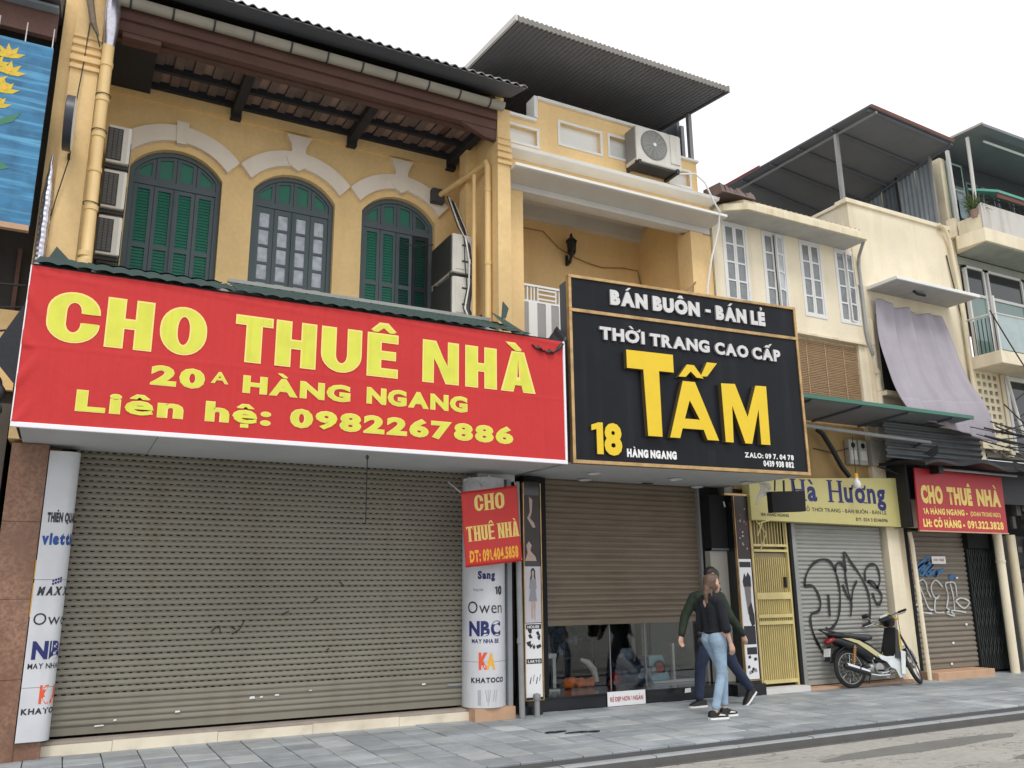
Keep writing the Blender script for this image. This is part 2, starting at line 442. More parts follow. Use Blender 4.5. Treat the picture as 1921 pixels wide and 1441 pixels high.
def font_mesh(body, w, h, bold=.012, ext=0, spacing=1, shear=0, cap=.685):
    b = bmesh.new(); x = 0; st = .075 + 1.5 * bold
    for ch in body:
        if ch == ' ': x += .30; continue
        parts = unicodedata.normalize('NFD', ch); base = parts[0]
        if base in 'Đđ': base = {'Đ': 'D', 'đ': 'd'}[base]; parts = base + '-'
        if base == 'i' and len(parts) > 1: base = 'i'
        me = char_mesh(base, bold, shear)
        if not len(me.vertices): x += .3; continue
        xs = [v.co.x for v in me.vertices]; ys = [v.co.y for v in me.vertices]
        a0, a1 = min(xs), max(xs)
        n0 = len(b.verts); b.from_mesh(me); b.verts.ensure_lookup_table()
        for v in b.verts[n0:]: v.co.x += x - a0
        tops = max(ys)
        marks = parts[1:]
        hi = tops
        for mk in marks:
            if mk == '-': pl = [[(-.09, .31), (.2, .31), (.2, .31 + st * .8), (-.09, .31 + st * .8)]]
            elif mk == '\u0301' and '\u0302' in marks: pl = [[(q[0] + .2, q[1] + .10) for q in r] for r in accent(mk, 0, a1 - a0, tops, st)]
            elif mk in '\u0300\u0309' and '\u0302' in marks: pl = [[(q[0], q[1] + .16) for q in r] for r in accent(mk, 0, a1 - a0, tops, st)]
            else: pl = accent(mk, 0, a1 - a0, tops, st)
            for poly in pl:
                vs = [b.verts.new((q[0] + x, q[1], .0004)) for q in poly]
                f = b.faces.new(vs)
                bmesh.ops.triangulate(b, faces=[f])
                b.verts.ensure_lookup_table()
        x += (a1 - a0) + .085 * spacing - bold * .5 + (.06 if '\u031b' in marks else 0)
    me = bpy.data.meshes.new("lettering"); 
    xs = [v.co.x for v in b.verts]; x0, x1 = min(xs), max(xs)
    sx, sy = w / (x1 - x0), h / (cap + 2 * bold)
    for v in b.verts: v.co = ((v.co.x - x0) * sx, (v.co.y + bold) * sy, 0 if not ext else 0)
    if ext:
        bmesh.ops.remove_doubles(b, verts=b.verts, dist=1e-5)
        bmesh.ops.recalc_face_normals(b, faces=b.faces)
        r = bmesh.ops.extrude_face_region(b, geom=b.faces[:])
        for e in r["geom"]:
            if isinstance(e, bmesh.types.BMVert): e.co.z += ext
        bmesh.ops.recalc_face_normals(b, faces=b.faces)
    b.to_mesh(me); b.free()
    return me
def text(body, x, z, w, h, y, m, parent, name="lettering", bold=.02, xd=(1, 0, 0), ext=0, fn=None, origin=None, rise=0, **k):
    me = font_mesh(body, w, h, bold, ext, **k)
    if rise:
        for v in me.vertices: v.co.y += v.co.x * rise
    if name in ("letter", "letter_fill"):
        for k_, m2 in enumerate(split_letters(me)):
            stand(m2, (x, y, z), xd, m, name); obj(name, m2, parent)
        return
    o_ = Vector((x, y, z)) if origin is None else Vector(origin) + Vector(xd).normalized() * x + Vector((0, 0, z))
    stand(me, o_, xd, m, name, fn)
    return obj(name, me, parent)

def split_letters(me):
    """separate meshes for the letters of a word (loose pieces that overlap in x belong together)"""
    b = bmesh.new(); b.from_mesh(me); b.verts.ensure_lookup_table()
    seen = set(); comps = []
    for v in b.verts:
        if v.index in seen: continue
        st_, cp = [v], []; seen.add(v.index)
        while st_:
            q = st_.pop(); cp.append(q)
            for e in q.link_edges:
                o2 = e.other_vert(q)
                if o2.index not in seen: seen.add(o2.index); st_.append(o2)
        comps.append([min(q.co.x for q in cp), max(q.co.x for q in cp), set(q.index for q in cp)])
    comps.sort(key=lambda c: c[0]); groups = []
    for c in comps:
        if groups and min(groups[-1][1], c[1]) - max(groups[-1][0], c[0]) > .35 * min(c[1] - c[0], groups[-1][1] - groups[-1][0]):
            groups[-1][1] = max(groups[-1][1], c[1]); groups[-1][2] |= c[2]
        else: groups.append(c)
    out = []
    for g_ in groups:
        idx = {}; q = MB()
        for f in b.faces:
            if f.verts[0].index in g_[2]:
                fc = []
                for v in f.verts:
                    if v.index not in idx: idx[v.index] = len(q.v); q.v.append(tuple(v.co))
                    fc.append(idx[v.index])
                q.f.append(tuple(fc))
        m2 = bpy.data.meshes.new("letter"); m2.from_pydata(q.v, [], q.f); out.append(m2)
    b.free(); return out
def arc(cx, cy, rx, ry, a0, a1, n=14):
    return [(cx + rx * math.cos(math.radians(a0 + (a1 - a0) * i / n)), cy + ry * math.sin(math.radians(a0 + (a1 - a0) * i / n))) for i in range(n + 1)]
def glyph(ch, w, h, s, t, serif=0):
    """heavy block capitals as outlines; s upright stroke, t level stroke"""
    P = []
    if ch == 'H': P = [[(0, 0), (s, 0), (s, h / 2 - t / 2), (w - s, h / 2 - t / 2), (w - s, 0), (w, 0), (w, h), (w - s, h), (w - s, h / 2 + t / 2), (s, h / 2 + t / 2), (s, h), (0, h)]]
    elif ch == 'T': P = [[(w / 2 - s / 2, 0), (w / 2 + s / 2, 0), (w / 2 + s / 2, h - t), (w, h - t), (w, h), (0, h), (0, h - t), (w / 2 - s / 2, h - t)]]
    elif ch in 'EÊ': P = [[(0, 0), (w, 0), (w, t), (s, t), (s, h / 2 - t / 2), (w * .93, h / 2 - t / 2), (w * .93, h / 2 + t / 2), (s, h / 2 + t / 2), (s, h - t), (w, h - t), (w, h), (0, h)]]
    elif ch == 'N': P = [[(0, 0), (s * .85, 0), (s * .85, h * .62), (w - s, 0), (w, 0), (w, h), (w - s * .85, h), (w - s * .85, h * .38), (s, h), (0, h)]]
    elif ch in 'AÀ':
        a = s * .52; k = s * 1.02
        P = [[(0, 0), (k, 0), (k + (w / 2 - a) * t * .9 / h, t * .9), (w - k - (w / 2 - a) * t * .9 / h, t * .9), (w - k, 0), (w, 0), (w / 2 + a, h), (w / 2 - a, h)],
             [(k + (w / 2 - a) * t * 1.75 / h, t * 1.75), (w / 2, h - t * .9), (w - k - (w / 2 - a) * t * 1.75 / h, t * 1.75)][::-1]]
    elif ch == 'U':
        r = w / 2
        P = [[(0, h), (0, r * .9)] + arc(r, r * .9, r, r * .9, 180, 360) + [(w, h), (w - s, h), (w - s, r * .9)] + arc(r, r * .9, r - s, r * .9 - t, 0, -180) + [(s, h)]]
    elif ch == 'O':
        r = w / 2; q = min(r * 1.05, h / 2)
        P = [arc(r, h - q, r, q, 0, 180) + arc(r, q, r, q, 180, 360), (arc(r, h - q, r - s, q - t, 0, 180) + arc(r, q, r - s, q - t, 180, 360))[::-1]]
    elif ch == 'C':
        r = w / 2; q = h * .385; qi = q - t
        P = [[(w, h * .595)] + arc(r, h - q, r, q, 0, 180) + arc(r, q, r, q, 180, 360) + [(w, h * .405), (w - s, h * .405)] + arc(r, q, r - s, qi, 0, -180) + arc(r, h - q, r - s, qi, 180, 0) + [(w - s, h * .595)]]
    if ch == 'Ê':
        c = w * .52
        P.append([(c - w * .42, h * 1.06), (c - w * .14, h * 1.25), (c + w * .14, h * 1.25), (c + w * .42, h * 1.06), (c + w * .2, h * 1.06), (c, h * 1.17), (c - w * .2, h * 1.06)])
    if ch == 'À':
        P.append([(w * .42, h * 1.05), (w * .62, h * 1.05), (w * .42, h * 1.22), (w * .14, h * 1.22)])
    if serif:
        k, e = serif, serif * .55
        feet = {'H': [(s / 2, 0), (w - s / 2, 0), (s / 2, h), (w - s / 2, h)], 'T': [(w / 2, 0)], 'U': [(s / 2, h), (w - s / 2, h)], 'N': [(s / 2, 0), (s / 2, h), (w - s / 2, h)], 'A': [(s * .5, 0), (w - s * .5, 0)], 'E': [(s / 2, 0), (s / 2, h)], 'C': [], 'O': []}
        b = {'À': 'A', 'Ê': 'E'}.get(ch, ch)
        P2 = [[(cx - s / 2 - k, cz if cz == 0 else h - e), (cx + s / 2 + k, cz if cz == 0 else h - e), (cx + s / 2 + k, e if cz == 0 else h), (cx - s / 2 - k, e if cz == 0 else h)] for cx, cz in feet.get(b, [])]
        if b == 'T': P2 += [[(0, h - t * 1.9), (e, h - t * 1.9), (e, h - t), (0, h - t)], [(w - e, h - t * 1.9), (w, h - t * 1.9), (w, h - t), (w - e, h - t)]]
        return P, P2
    return P
def block_word(items, z, h, y, m, parent, s, t, name="letter"):
    """items: (letter, x, width); one object per letter"""
    for ch, x, wd in items:
        me = curve_mesh([[(px + x, pz) for px, pz in poly] for poly in glyph(ch, wd, h, s, t)])
        stand(me, (0, y, z), m=m, name=name); obj(name, me, parent)
# ================================================================== ground
road = obj("road", MB().add([(-200, -200, -.085), (200, -200, -.085), (200, 6.86, -.085), (-200, 6.86, -.085)], [(0, 1, 2, 3)]).mesh("road", ASPH), kind="structure")
gr = obj("ground", MB().add([(-200, 6.7, -.14), (200, 6.7, -.14), (200, 200, -.14), (-200, 200, -.14)], [(0, 1, 2, 3)]).mesh("ground", CONCR), kind="structure")
pv = obj("pavement", B(-12, 6.9, -.13, 34, 10.15, -.018).mesh("pavement", GROUT), kind="structure")
TW = .33
tile_me = []
for ti, tm in enumerate(TILES):
    for v in range(2):
        g = .005 + .002 * v; t = MB().box(g, g, -.02, TW - g, TW - g, 0)
        me = t.mesh("paving_stone", tm); b = bmesh.new(); b.from_mesh(me)
        bmesh.ops.bevel(b, geom=[e for e in b.edges if all(abs(q.co.z) < 1e-4 for q in e.verts)], offset=.004, segments=1, affect='EDGES')
        b.to_mesh(me); b.free(); tile_me.append(me)
cells = []
for i in range(-36, 102):
    for j in range(10):
        x, y = -.14 + i * TW, 6.9 + (j - 1) * TW + .27
        if y < 6.9: continue
        cells.append((x, y))
def inview(x, y):
    d = Vector((x, y, 0)) - Vector((0, 0, 1.5)); zc = d.dot(f_)
    if zc <= 0: return 9e9
    a, b = d.dot(r_) / zc, d.dot(u_) / zc
    return d.length if abs(a) < .62 and -.47 < b else 9e9
cells.sort(key=lambda c: inview(*c))
rest = MB()
for n, (x, y) in enumerate(cells):
    k = random.choices(range(5), (5, 4, 3, 1.2, 4))[0]
    if n < 300 and inview(x, y) < 1e9:
        o = obj("paving_stone", tile_me[k * 2 + random.randint(0, 1)], pv, loc=(x, y, random.uniform(-.003, .003)))
        o.rotation_euler = (random.uniform(-.006, .006), random.uniform(-.006, .006), 0)
    else:
        g = .005; dz = random.uniform(-.003, .002)
        rest.box(x + g, y + g, -.025, x + TW - g, y + TW - g, dz)
rme = rest.mesh("paving_stone_field", TILES[0])
for tm in TILES[1:]: rme.materials.append(tm)
for i, p in enumerate(rme.polygons): p.material_index = (i // 6 * 7919 + i // 6 % 13) % 5
obj("paving_stone_field", rme, pv, kind="stuff")
kb = obj("kerb", B(-60, 6.80, -.2, -12, 6.9, -.004).mesh("kerb", KERB), kind="structure")
for i in range(44):
    x = -11.95 + i * 1.0
    dz = random.uniform(-.004, .003)
    m = MB().prismx([(6.80, -.2), (6.80, -.02 + dz), (6.82, dz), (6.895, dz), (6.895, -.2)], x + .006, x + .994)
    o = obj("kerb_stone", m.mesh("kerb_stone", KERB), kb)
obj("kerb_face", B(-12, 6.792, -.09, 32, 6.799, -.012).mesh("kerb_face", KERBF), kb)
# dark strip along the foot of the kerb
obj("gutter_strip", B(-12, 6.757, -.1, 32, 6.798, -.079).mesh("gutter_strip", KERBF), kb)
pt = MB()
for (x0, y0, sx, sy) in ((4.6, 5.9, 2.2, .3), (8.0, 6.2, 3.2, .18), (10.2, 5.4, 4.0, .4), (6.3, 5.2, 1.6, .25), (13, 6.1, 3, .2)):
    n = 14; pts = [(x0 + sx * .5 * math.cos(6.283 * i / n) * random.uniform(.75, 1.1), y0 + sy * math.sin(6.283 * i / n) * random.uniform(.6, 1.15)) for i in range(n)]
    pt.prismz(pts, -.088, -.081)
obj("asphalt_patch", pt.mesh("asphalt_patch", mat("dark asphalt patch", (.20, .195, .18), .95, .3, 3, grain=.35, bump=.6, bs=90)), road)
random.seed(41); t = thing("broken_paving", "small dark broken patch with debris in the paving in front of the grey post", "broken paving", (5.08, 8.33, 0))
for cx, cy, rx, ry in ((5.14, 8.30, .17, .055), (4.92, 8.42, .12, .04), (5.30, 8.24, .08, .03)):
    pts = [(cx + rx * math.cos(6.283 * k / 11) * random.uniform(.6, 1.2), cy + ry * math.sin(6.283 * k / 11) * random.uniform(.6, 1.2)) for k in range(11)]
    part("dark_fragment", MB().prismz(pts, .001, .008 + random.uniform(0, .012)), BLKGR, t)
# ================================================================== arched yellow house
A = thing("arched_house", "yellow colonial shophouse with three arched green shuttered windows above the big red banner", "house", (2.2, 10, 0))
XC = [.83, 2.38, 3.92]; HW = .57; SPR, APX = 6.90, 7.22; RAD = (HW ** 2 + .32 ** 2) / (2 * .32); CZ = APX - RAD
def arch_pts(xc, hw, r, z0, n=14, cz=CZ):
    a = math.asin(min(1, hw / r)); return [(xc - hw, z0), (xc + hw, z0)] + [(xc + r * math.sin(a - 2 * a * i / n), cz + r * math.cos(a - 2 * a * i / n)) for i in range(n + 1)]
outer = [(-.1, 4.6), (4.9, 4.6), (4.9, 9.0), (-.1, 9.0)]
plate("wall", [outer] + [arch_pts(x, HW, RAD, 5.02)[::-1] for x in XC], 11.0, .24, Y_WALL, A)
part("ground_floor_wall", B(-.55, 10.35, 0, 5.05, 19, 4.6), CONCR, A)
part("rear_wall", B(-.55, 18.8, 4.6, 5.05, 19, 9.0), Y_WALL, A)
part("room_wall", B(-.1, 11.7, 4.6, 4.87, 11.75, 7.9), BLACKM, A)
part("side_wall", B(-.55, 10.06, 0, -.12, 18.8, 8.6), Y_WALL, A)
part("side_wall", B(4.88, 9.95, 0, 5.06, 18.8, 8.5), Y_WALL, A)
part("pilaster", B(4.72, 10.35, 4.6, 4.88, 10.6, 8.0), Y_WALL, A)
part("wall_moulding", B(-.1, 10.95, 7.86, 4.88, 11.0, 8.02), Y_WALL, A)
# white arch surrounds
for i, xc in enumerate(XC):
    ri, ro = .77, 1.0
    for sd in (-1, 1):
        if i == 0 and sd < 0: a_in, a_out = -50, -47
        else: a_in, a_out = 53 * sd, 50 * sd
        n = 12; a0 = 3 * sd
        pi_ = [(xc + ri * math.sin(math.radians(a0 + (a_in - a0) * k / n)), CZ + ri * math.cos(math.radians(a0 + (a_in - a0) * k / n))) for k in range(n + 1)]
        po_ = [(xc + ro * math.sin(math.radians(a0 + (a_out - a0) * k / n)), CZ + ro * math.cos(math.radians(a0 + (a_out - a0) * k / n))) for k in range(n + 1)]
        part("arch_trim", MB().prism(pi_ + po_[::-1], 10.93, 11.0), TRIMW, A)
    if i == 0: kp = [(xc - .05, 7.29), (xc + .07, 7.29), (xc + .09, 7.61), (xc - .07, 7.61)]
    else: kp = [(xc - .13, 7.34), (xc, 7.26), (xc + .13, 7.34), (xc + .17, 7.44), (xc + .09, 7.57), (xc + .11, 7.66), (xc + .18, 7.80), (xc - .18, 7.80), (xc - .11, 7.66), (xc - .09, 7.57), (xc - .17, 7.44)]
    part("keystone", MB().prism(kp, 10.915, 11.0), TRIMW, A)
# windows
def arched_window(i, xc):
    hw, r = HW - .005, RAD - .005
    W_ = plate("window", [arch_pts(xc, hw, r, 5.04), arch_pts(xc, hw - .06, r - .06, 5.04)[::-1]], 11.08, .09, FRAME_G, A)
    TR = 6.70
    W2 = W_
    iw = 2 * (hw - .06) / 4
    obj("transom", B(xc - hw + .06, 11.085, TR, xc + hw - .06, 11.16, TR + .075).mesh("transom", FRAME_G), W2)
    topz = lambda x, rr=r - .06: CZ + math.sqrt(max(0, rr * rr - (x - xc) ** 2))
    for k in range(4):
        x0 = xc - hw + .06 + k * iw; x1 = x0 + iw
        # light above the transom
        full = [(x0 + .003, TR + .078), (x1 - .003, TR + .078)] + [(x1 - .003 - (iw - .006) * q / 6, topz(x1 - .003 - (iw - .006) * q / 6) - .004) for q in range(7)]
        e = .048; zz = TR + .078 + e
        inner = [(x0 + e, zz), (x1 - e, zz)] + [(x1 - e - (iw - 2 * e) * q / 6, max(zz + .004, topz(x1 - e - (iw - 2 * e) * q / 6) - e)) for q in range(7)]
        plate("transom_light", [full, inner[::-1]], 11.10, .045, FRAME_G, W2)
        obj("transom_panel", MB().prism(inner, 11.118, 11.13).mesh("transom_panel", LOUV_D if (i == 2 and k == 3) else LOUV_G), W2)
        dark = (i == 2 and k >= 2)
        yo = 11.10
        fm = FRAME_G
        if i == 1:
            e = .058; rows = 6; zt = TR - .06; zb = 5.12; rh = (zt - zb) / rows
            holes = [[(x0 + e, zb + q * rh + .018), (x0 + e, zb + (q + 1) * rh - .018), (x1 - e, zb + (q + 1) * rh - .018), (x1 - e, zb + q * rh + .018)] for q in range(rows)]
            plate("casement_leaf", [[(x0 + .003, 5.05), (x1 - .003, 5.05), (x1 - .003, TR - .004), (x0 + .003, TR - .004)]] + holes, yo, .04, fm, W2)
            for q in range(rows):
                obj("pane", B(x0 + e - .004, yo + .016, zb + q * rh + .014, x1 - e + .004, yo + .024, zb + (q + 1) * rh - .014).mesh("pane", GLASSY), W2)
        else:
            e = .05
            z = [5.10, 5.82, 5.88, TR - .06]
            holes = [[(x0 + e, z[a]), (x0 + e, z[a + 1]), (x1 - e, z[a + 1]), (x1 - e, z[a])] for a in (0, 2)]
            plate("shutter_leaf", [[(x0 + .003, 5.05), (x1 - .003, 5.05), (x1 - .003, TR - .004), (x0 + .003, TR - .004)]] + holes, yo, .04, DKTIM if dark and k == 3 else fm, W2)  # dark frame of the end leaf belongs to the painted dark reflection
            for a in (0, 2):
                lm = MB(); nz = int((z[a + 1] - z[a]) / .042)
                for q in range(nz):
                    zq = z[a] + (q + .5) * (z[a + 1] - z[a]) / nz
                    lm.hexa([(x0 + e, yo + .012, zq - .020), (x1 - e, yo + .012, zq - .020), (x1 - e, yo + .024, zq + .016), (x0 + e, yo + .024, zq + .016)],
                            [(x0 + e, yo + .012, zq - .014), (x1 - e, yo + .012, zq - .014), (x1 - e, yo + .024, zq + .022), (x0 + e, yo + .024, zq + .022)])
                lm.box(x0 + e, yo + .032, z[a], x1 - e, yo + .036, z[a + 1])
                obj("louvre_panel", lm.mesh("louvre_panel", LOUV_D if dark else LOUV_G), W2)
    obj("lock_bar", B(xc - .008, 11.07, 5.5, xc + .008, 11.1, TR - .02).mesh("lock_bar", FRAME_G), W2)
for i, xc in enumerate(XC): arched_window(i, xc)
# window band down to the sill of the right one
part("window_sill", B(1.40, 10.9, 4.98, 4.7, 11.0, 5.05), WHITE, A)

# pillars
def mouldings(x0, x1, y, z, depth=.03):
    m = MB()
    for dz, h, d in ((0, .05, 1), (.09, .07, 1.3), (.20, .05, 1), (.30, .05, .8), (.40, .03, .6)):
        m.box(x0 - depth * d * .4, y - depth * d, z + dz, x1 + depth * d * .4, y + .05, z + dz + h)
    return m
part("pillar", B(-.60, 9.60, 3.02, -.48, 10.05, 12), Y_WALL2, A)
part("pillar", B(-.478, 9.56, 3.02, -.20, 10.04, 12), Y_WALL2, A)
part("pillar_moulding", mouldings(-.478, -.20, 9.56, 7.20), Y_WALL2, A, bevel=.006)
part("pillar", B(4.86, 9.60, 3.02, 5.06, 9.95, 8.22), Y_WALL, A)
part("pillar_moulding", mouldings(4.86, 5.06, 9.60, 7.34), Y_WALL, A, bevel=.006)
# eaves: front beam, purlins, rafters, tiles seen from below
part("eaves_beam", MB().prismx([(9.60, 7.86), (9.72, 7.86), (9.72, 8.12), (9.60, 8.12)], -.08, 4.84), BROWN, A, bevel=.01)
part("eaves_beam", MB().prismx([(9.55, 7.99), (9.597, 7.99), (9.597, 8.20), (9.55, 8.20)], -.08, 4.84), BROWN, A, bevel=.008)
part("eaves_beam", MB().prismx([(9.74, 7.84), (9.82, 7.84), (9.82, 7.95), (9.74, 7.95)], -.08, 4.5), BROWN, A)
part("eaves_corner_board", MB().prism([(.0, 7.80), (.42, 7.80), (.42, 7.86), (.0, 7.86)], 9.62, 9.8), BROWN, A)
part("eaves_corner_board", MB().prism([(4.3, 7.86), (4.84, 7.86), (4.84, 7.70), (4.66, 7.72), (4.5, 7.78)], 9.62, 9.70), BROWN, A)
sl_ = lambda y: 7.97 + (y - 9.7) * .085
part("purlin", MB().prismx([(10.38, sl_(10.38) - .07), (10.45, sl_(10.45) - .07), (10.45, sl_(10.45) + .02), (10.38, sl_(10.38) + .02)], -.08, 4.86), DKTIM, A)
part("purlin", MB().prismx([(10.88, 8.0), (10.95, 8.0), (10.95, 8.1), (10.88, 8.1)], -.08, 4.86), DKTIM, A)
for x in (1.5, 3.14, 4.72):
    m = MB().prismx([(9.83, sl_(9.83) - .10), (10.93, 7.90), (10.93, 8.06), (9.83, sl_(9.83) + .0)], x - .06, x + .06)
    m.prismx([(10.90, 7.84), (11.0, 7.84), (11.0, 8.0), (10.90, 8.0)], x - .07, x + .07)
    part("rafter", m, DKTIM, A)
part("rafter", MB().prismx([(9.83, 7.86), (10.95, 7.92), (10.95, 8.1), (9.83, 8.0)], -.08, .40), DKTIM, A)
sm = []
for k, m in enumerate((TERRA, TERRA2, BROWN)):
    q = MB().prismx([(0, 0), (.60, .051), (.60, .075), (0, .024)], -.056, .056); sm.append(q.mesh("soffit_tile", m))
for row in range(2):
    for k in range(38):
        x = .45 + k * .117
        if x > 4.85: continue
        o = obj("soffit_tile", sm[random.choices((0, 1, 2), (4, 4, 1))[0] if k % 2 else 1], A, loc=(x, 9.80 + row * .62, sl_(9.80 + row * .62) + (.03 if k % 2 else 0)))
        o.matrix_parent_inverse = INV[A.name]
part("roof_board", MB().prismx([(9.6, 8.06), (12.2, 8.30), (12.2, 8.33), (9.6, 8.09)], -.1, 4.86), DKTIM, A)
# gutter
gm = MB()
prof = [(9.46 + .085 * math.cos(a), 8.175 + .085 * math.sin(a)) for a in [math.pi + math.pi * k / 10 for k in range(11)]]
gm.prismx(prof + [(p[0] * .9 + 9.46 * .1, p[1] * .9 + 8.175 * .1 + .004) for p in prof[::-1]], -.09, 4.88)
GT = part("gutter", gm, GUTTER, A, smooth=True)
for k in range(11):
    x = .05 + k * .46
    m = MB(); pr = [(9.46 + .092 * math.cos(a), 8.175 + .092 * math.sin(a)) for a in [math.pi + math.pi * q / 8 for q in range(9)]]
    pr2 = [(9.46 + .086 * math.cos(a), 8.175 + .086 * math.sin(a)) for a in [math.pi + math.pi * q / 8 for q in range(9)]]
    m.prismx(pr + pr2[::-1], x - .012, x + .012); m.box(x - .012, 9.5, 8.17, x + .012, 9.6, 8.2)
    obj("gutter_clamp", m.mesh("gutter_clamp", GUT_D), GT)
# corrugated roof sheet
def corrugated(x0, x1, y0, z0, y1, z1, pitch, amp, th=.012, ny=1):
    m = MB(); n = int((x1 - x0) / pitch * 6)
    def f(u, v):
        x = x0 + (x1 - x0) * u; return (x, y0 + (y1 - y0) * v, z0 + (z1 - z0) * v + amp * math.sin(2 * math.pi * x / pitch))
    m.grid(f, n, ny)
    k = len(m.v)
    m.grid(lambda u, v: (f(u, v)[0], f(u, v)[1], f(u, v)[2] - th), n, ny)
    m.f += [(i, i + 1, k + i + 1, k + i) for i in range(n)]
    return m
part("roof", corrugated(-.3, 5.02, 8.98, 8.235, 13.5, 10.9, .13, .02), ROOFM, A, smooth=True)
part("roof", corrugated(-.3, 5.02, 18.9, 9.1, 13.5, 10.9, .13, .02), ROOFM, A, smooth=True)
part("roof_lining", MB().prismx([(9.0, 8.20), (9.45, 8.33), (13.5, 10.7), (13.5, 10.74), (9.45, 8.37), (9.0, 8.215)], -.28, 5.0), SLATEU, A)
part("gable_wall", MB().prismx([(9.75, 8.45), (18.7, 8.45), (18.7, 9.0), (13.5, 10.7), (9.75, 8.5)], 4.9, 5.04), Y_WALL, A)
part("gable_wall", MB().prismx([(9.75, 8.45), (18.7, 8.45), (18.7, 9.0), (13.5, 10.7), (9.75, 8.5)], -.54, -.14), Y_WALL, A)

# ------------------------------------------------------------------ roller shutters
def shutter(parent, x0, x1, z0, z1, y, m, pitch, holes=False, label=None, dep=.014, housing=True):
    nrow = int(round((z1 - z0 - .07) / pitch)); pitch = (z1 - z0 - .07) / nrow
    S = obj("roller_shutter", B(x0, y - .012, z0, x1, y + .03, z0 + .07).mesh("roller_shutter", m), parent, label)
    w_ = x1 - x0
    prof = [(0, -.0), (.20, -dep * .25), (.30, -dep * .85), (.5, -dep), (.74, -dep * .8), (.88, -dep * .25), (1, 0)]
    mes = []
    for var in range(3 if holes else 1):
        q = MB()
        for (a, ya), (b, yb) in zip(prof[:-1], prof[1:]):
            if holes and var < 2 and a == .20:
                q.add([(0, ya, a * pitch), (w_, ya, a * pitch), (w_, yb, b * pitch), (0, yb, b * pitch)], [(0, 1, 2, 3)])
            elif holes and var < 2 and a == 0:
                # row of slots: open gaps between little bridges, a few standing half closed
                n = int(w_ / .078); st = w_ / n
                for k in range(n):
                    o_ = (k + (.5 if var else 0)) * st; e = o_ + st * random.uniform(.46, .56)
                    e = min(e, w_); 
                    if o_ < w_: q.add([(o_, ya, 0), (e, ya, 0), (e, yb, b * pitch), (o_, yb, b * pitch)], [(0, 1, 2, 3)])
                if var: q.add([(0, ya, 0), (st * .1, ya, 0), (st * .1, yb, b * pitch), (0, yb, b * pitch)], [(0, 1, 2, 3)])
            else:
                q.add([(0, ya, a * pitch), (w_, ya, a * pitch), (w_, yb, b * pitch), (0, yb, b * pitch)], [(0, 1, 2, 3)])
        if holes and var < 2:   # bottom half of the slot row belongs to the slat above
            q.v = [(x, yy, z * (1.0)) for x, yy, z in q.v]
        mes.append(q.mesh("slat", m, False, False))
    for k in range(nrow):
        me = mes[0] if not holes else (mes[2] if k < 5 else mes[k % 2])
        obj("slat", me, S, loc=(x0, y + random.uniform(-.003, .002) - .004 * math.sin(k * .37), z0 + .07 + k * pitch + random.uniform(-.0015, .0015)))
    obj("shutter_back", B(x0, y + .035, z0, x1, y + .05, z1).mesh("shutter_back", BLACKM), S)
    return S
shutter(A, .05, 4.62, .155, 3.03, 9.93, SHUT1, .0605, True, dep=.016, label="large khaki grey perforated roller shutter")
for x, z, w_, h in ((1.20, .30, .05, .02), (1.95, .385, .06, .03), (2.06, .39, .035, .02), (2.22, .40, .05, .02), (2.6, .43, .03, .012), (3.95, .415, .05, .02), (.45, .22, .09, .015), (.62, .26, .03, .02)):
    part("paper_scrap", MB().prism([(x, z), (x + w_, z + .004), (x + w_ * .9, z + h), (x + .004, z + h * .9)], 9.902, 9.905), WPRT, A)
part("shutter_label", B(4.28, 9.902, .385, 4.50, 9.905, .41), GREYP, A)
part("shutter_rail", B(.02, 9.87, .13, .05, 9.93, 3.0), SHUT1, A)
part("shutter_rail", B(4.62, 9.87, .13, 4.655, 9.93, 3.0), SHUT1, A)
st = part("step", B(.0, 9.78, .0, 4.62, 10.3, .10), STEPT, A)
for x0, x1 in ((.0, .62), (.624, 1.62), (1.624, 2.62), (2.624, 3.62), (3.624, 4.60)):
    obj("step_riser", B(x0, 9.755, -.01, x1 , 9.779, .098 + random.uniform(-.004, .004)).mesh("step_riser", STEP1), st)
obj("step_top", B(0, 9.775, .1005, 4.62, 9.93, .128).mesh("step_top", STEPT), st)

# ------------------------------------------------------------------ columns with printed cladding
def column(xc, yc, r, name, label, wrap_at, cut=None):
    t = thing(name, label, "column", (xc, yc, 0))
    return t
# right column: half round sheet
t = thing("printed_column", "round white shop column printed with brand names, half hidden by the small red rent banner", "column", (4.72, 9.8, 0))
RC, RCX, RCY = .27, 4.73, 9.82
def halfround(z0, z1, r, cx, cy, a0=160, a1=380, n=28):
    m = MB()
    pts = [(cx + r * math.cos(math.radians(a0 + (a1 - a0) * k / n)), cy + r * math.sin(math.radians(a0 + (a1 - a0) * k / n))) for k in range(n + 1)]
    m.prismz(pts, z0, z1); return m
part("cladding_sheet", halfround(.145, .668, RC, RCX, RCY), COLW, t, smooth=True)
part("cladding_sheet", halfround(.672, 2.90, RC, RCX, RCY), COLW, t, smooth=True)
part("plinth", B(4.50, 9.58, -.01, 5.04, 10.1, .14), PINKM, t)
part("edge_strip", B(4.99, 9.66, .14, 5.05, 9.95, 2.9), COLG, t)
def wrapR(x, y, z, zb=0, a0=-1.15, r=RC + .0025):
    a = a0 + x / r
    return Vector((RCX + r * math.sin(a), RCY - r * math.cos(a), zb + y))
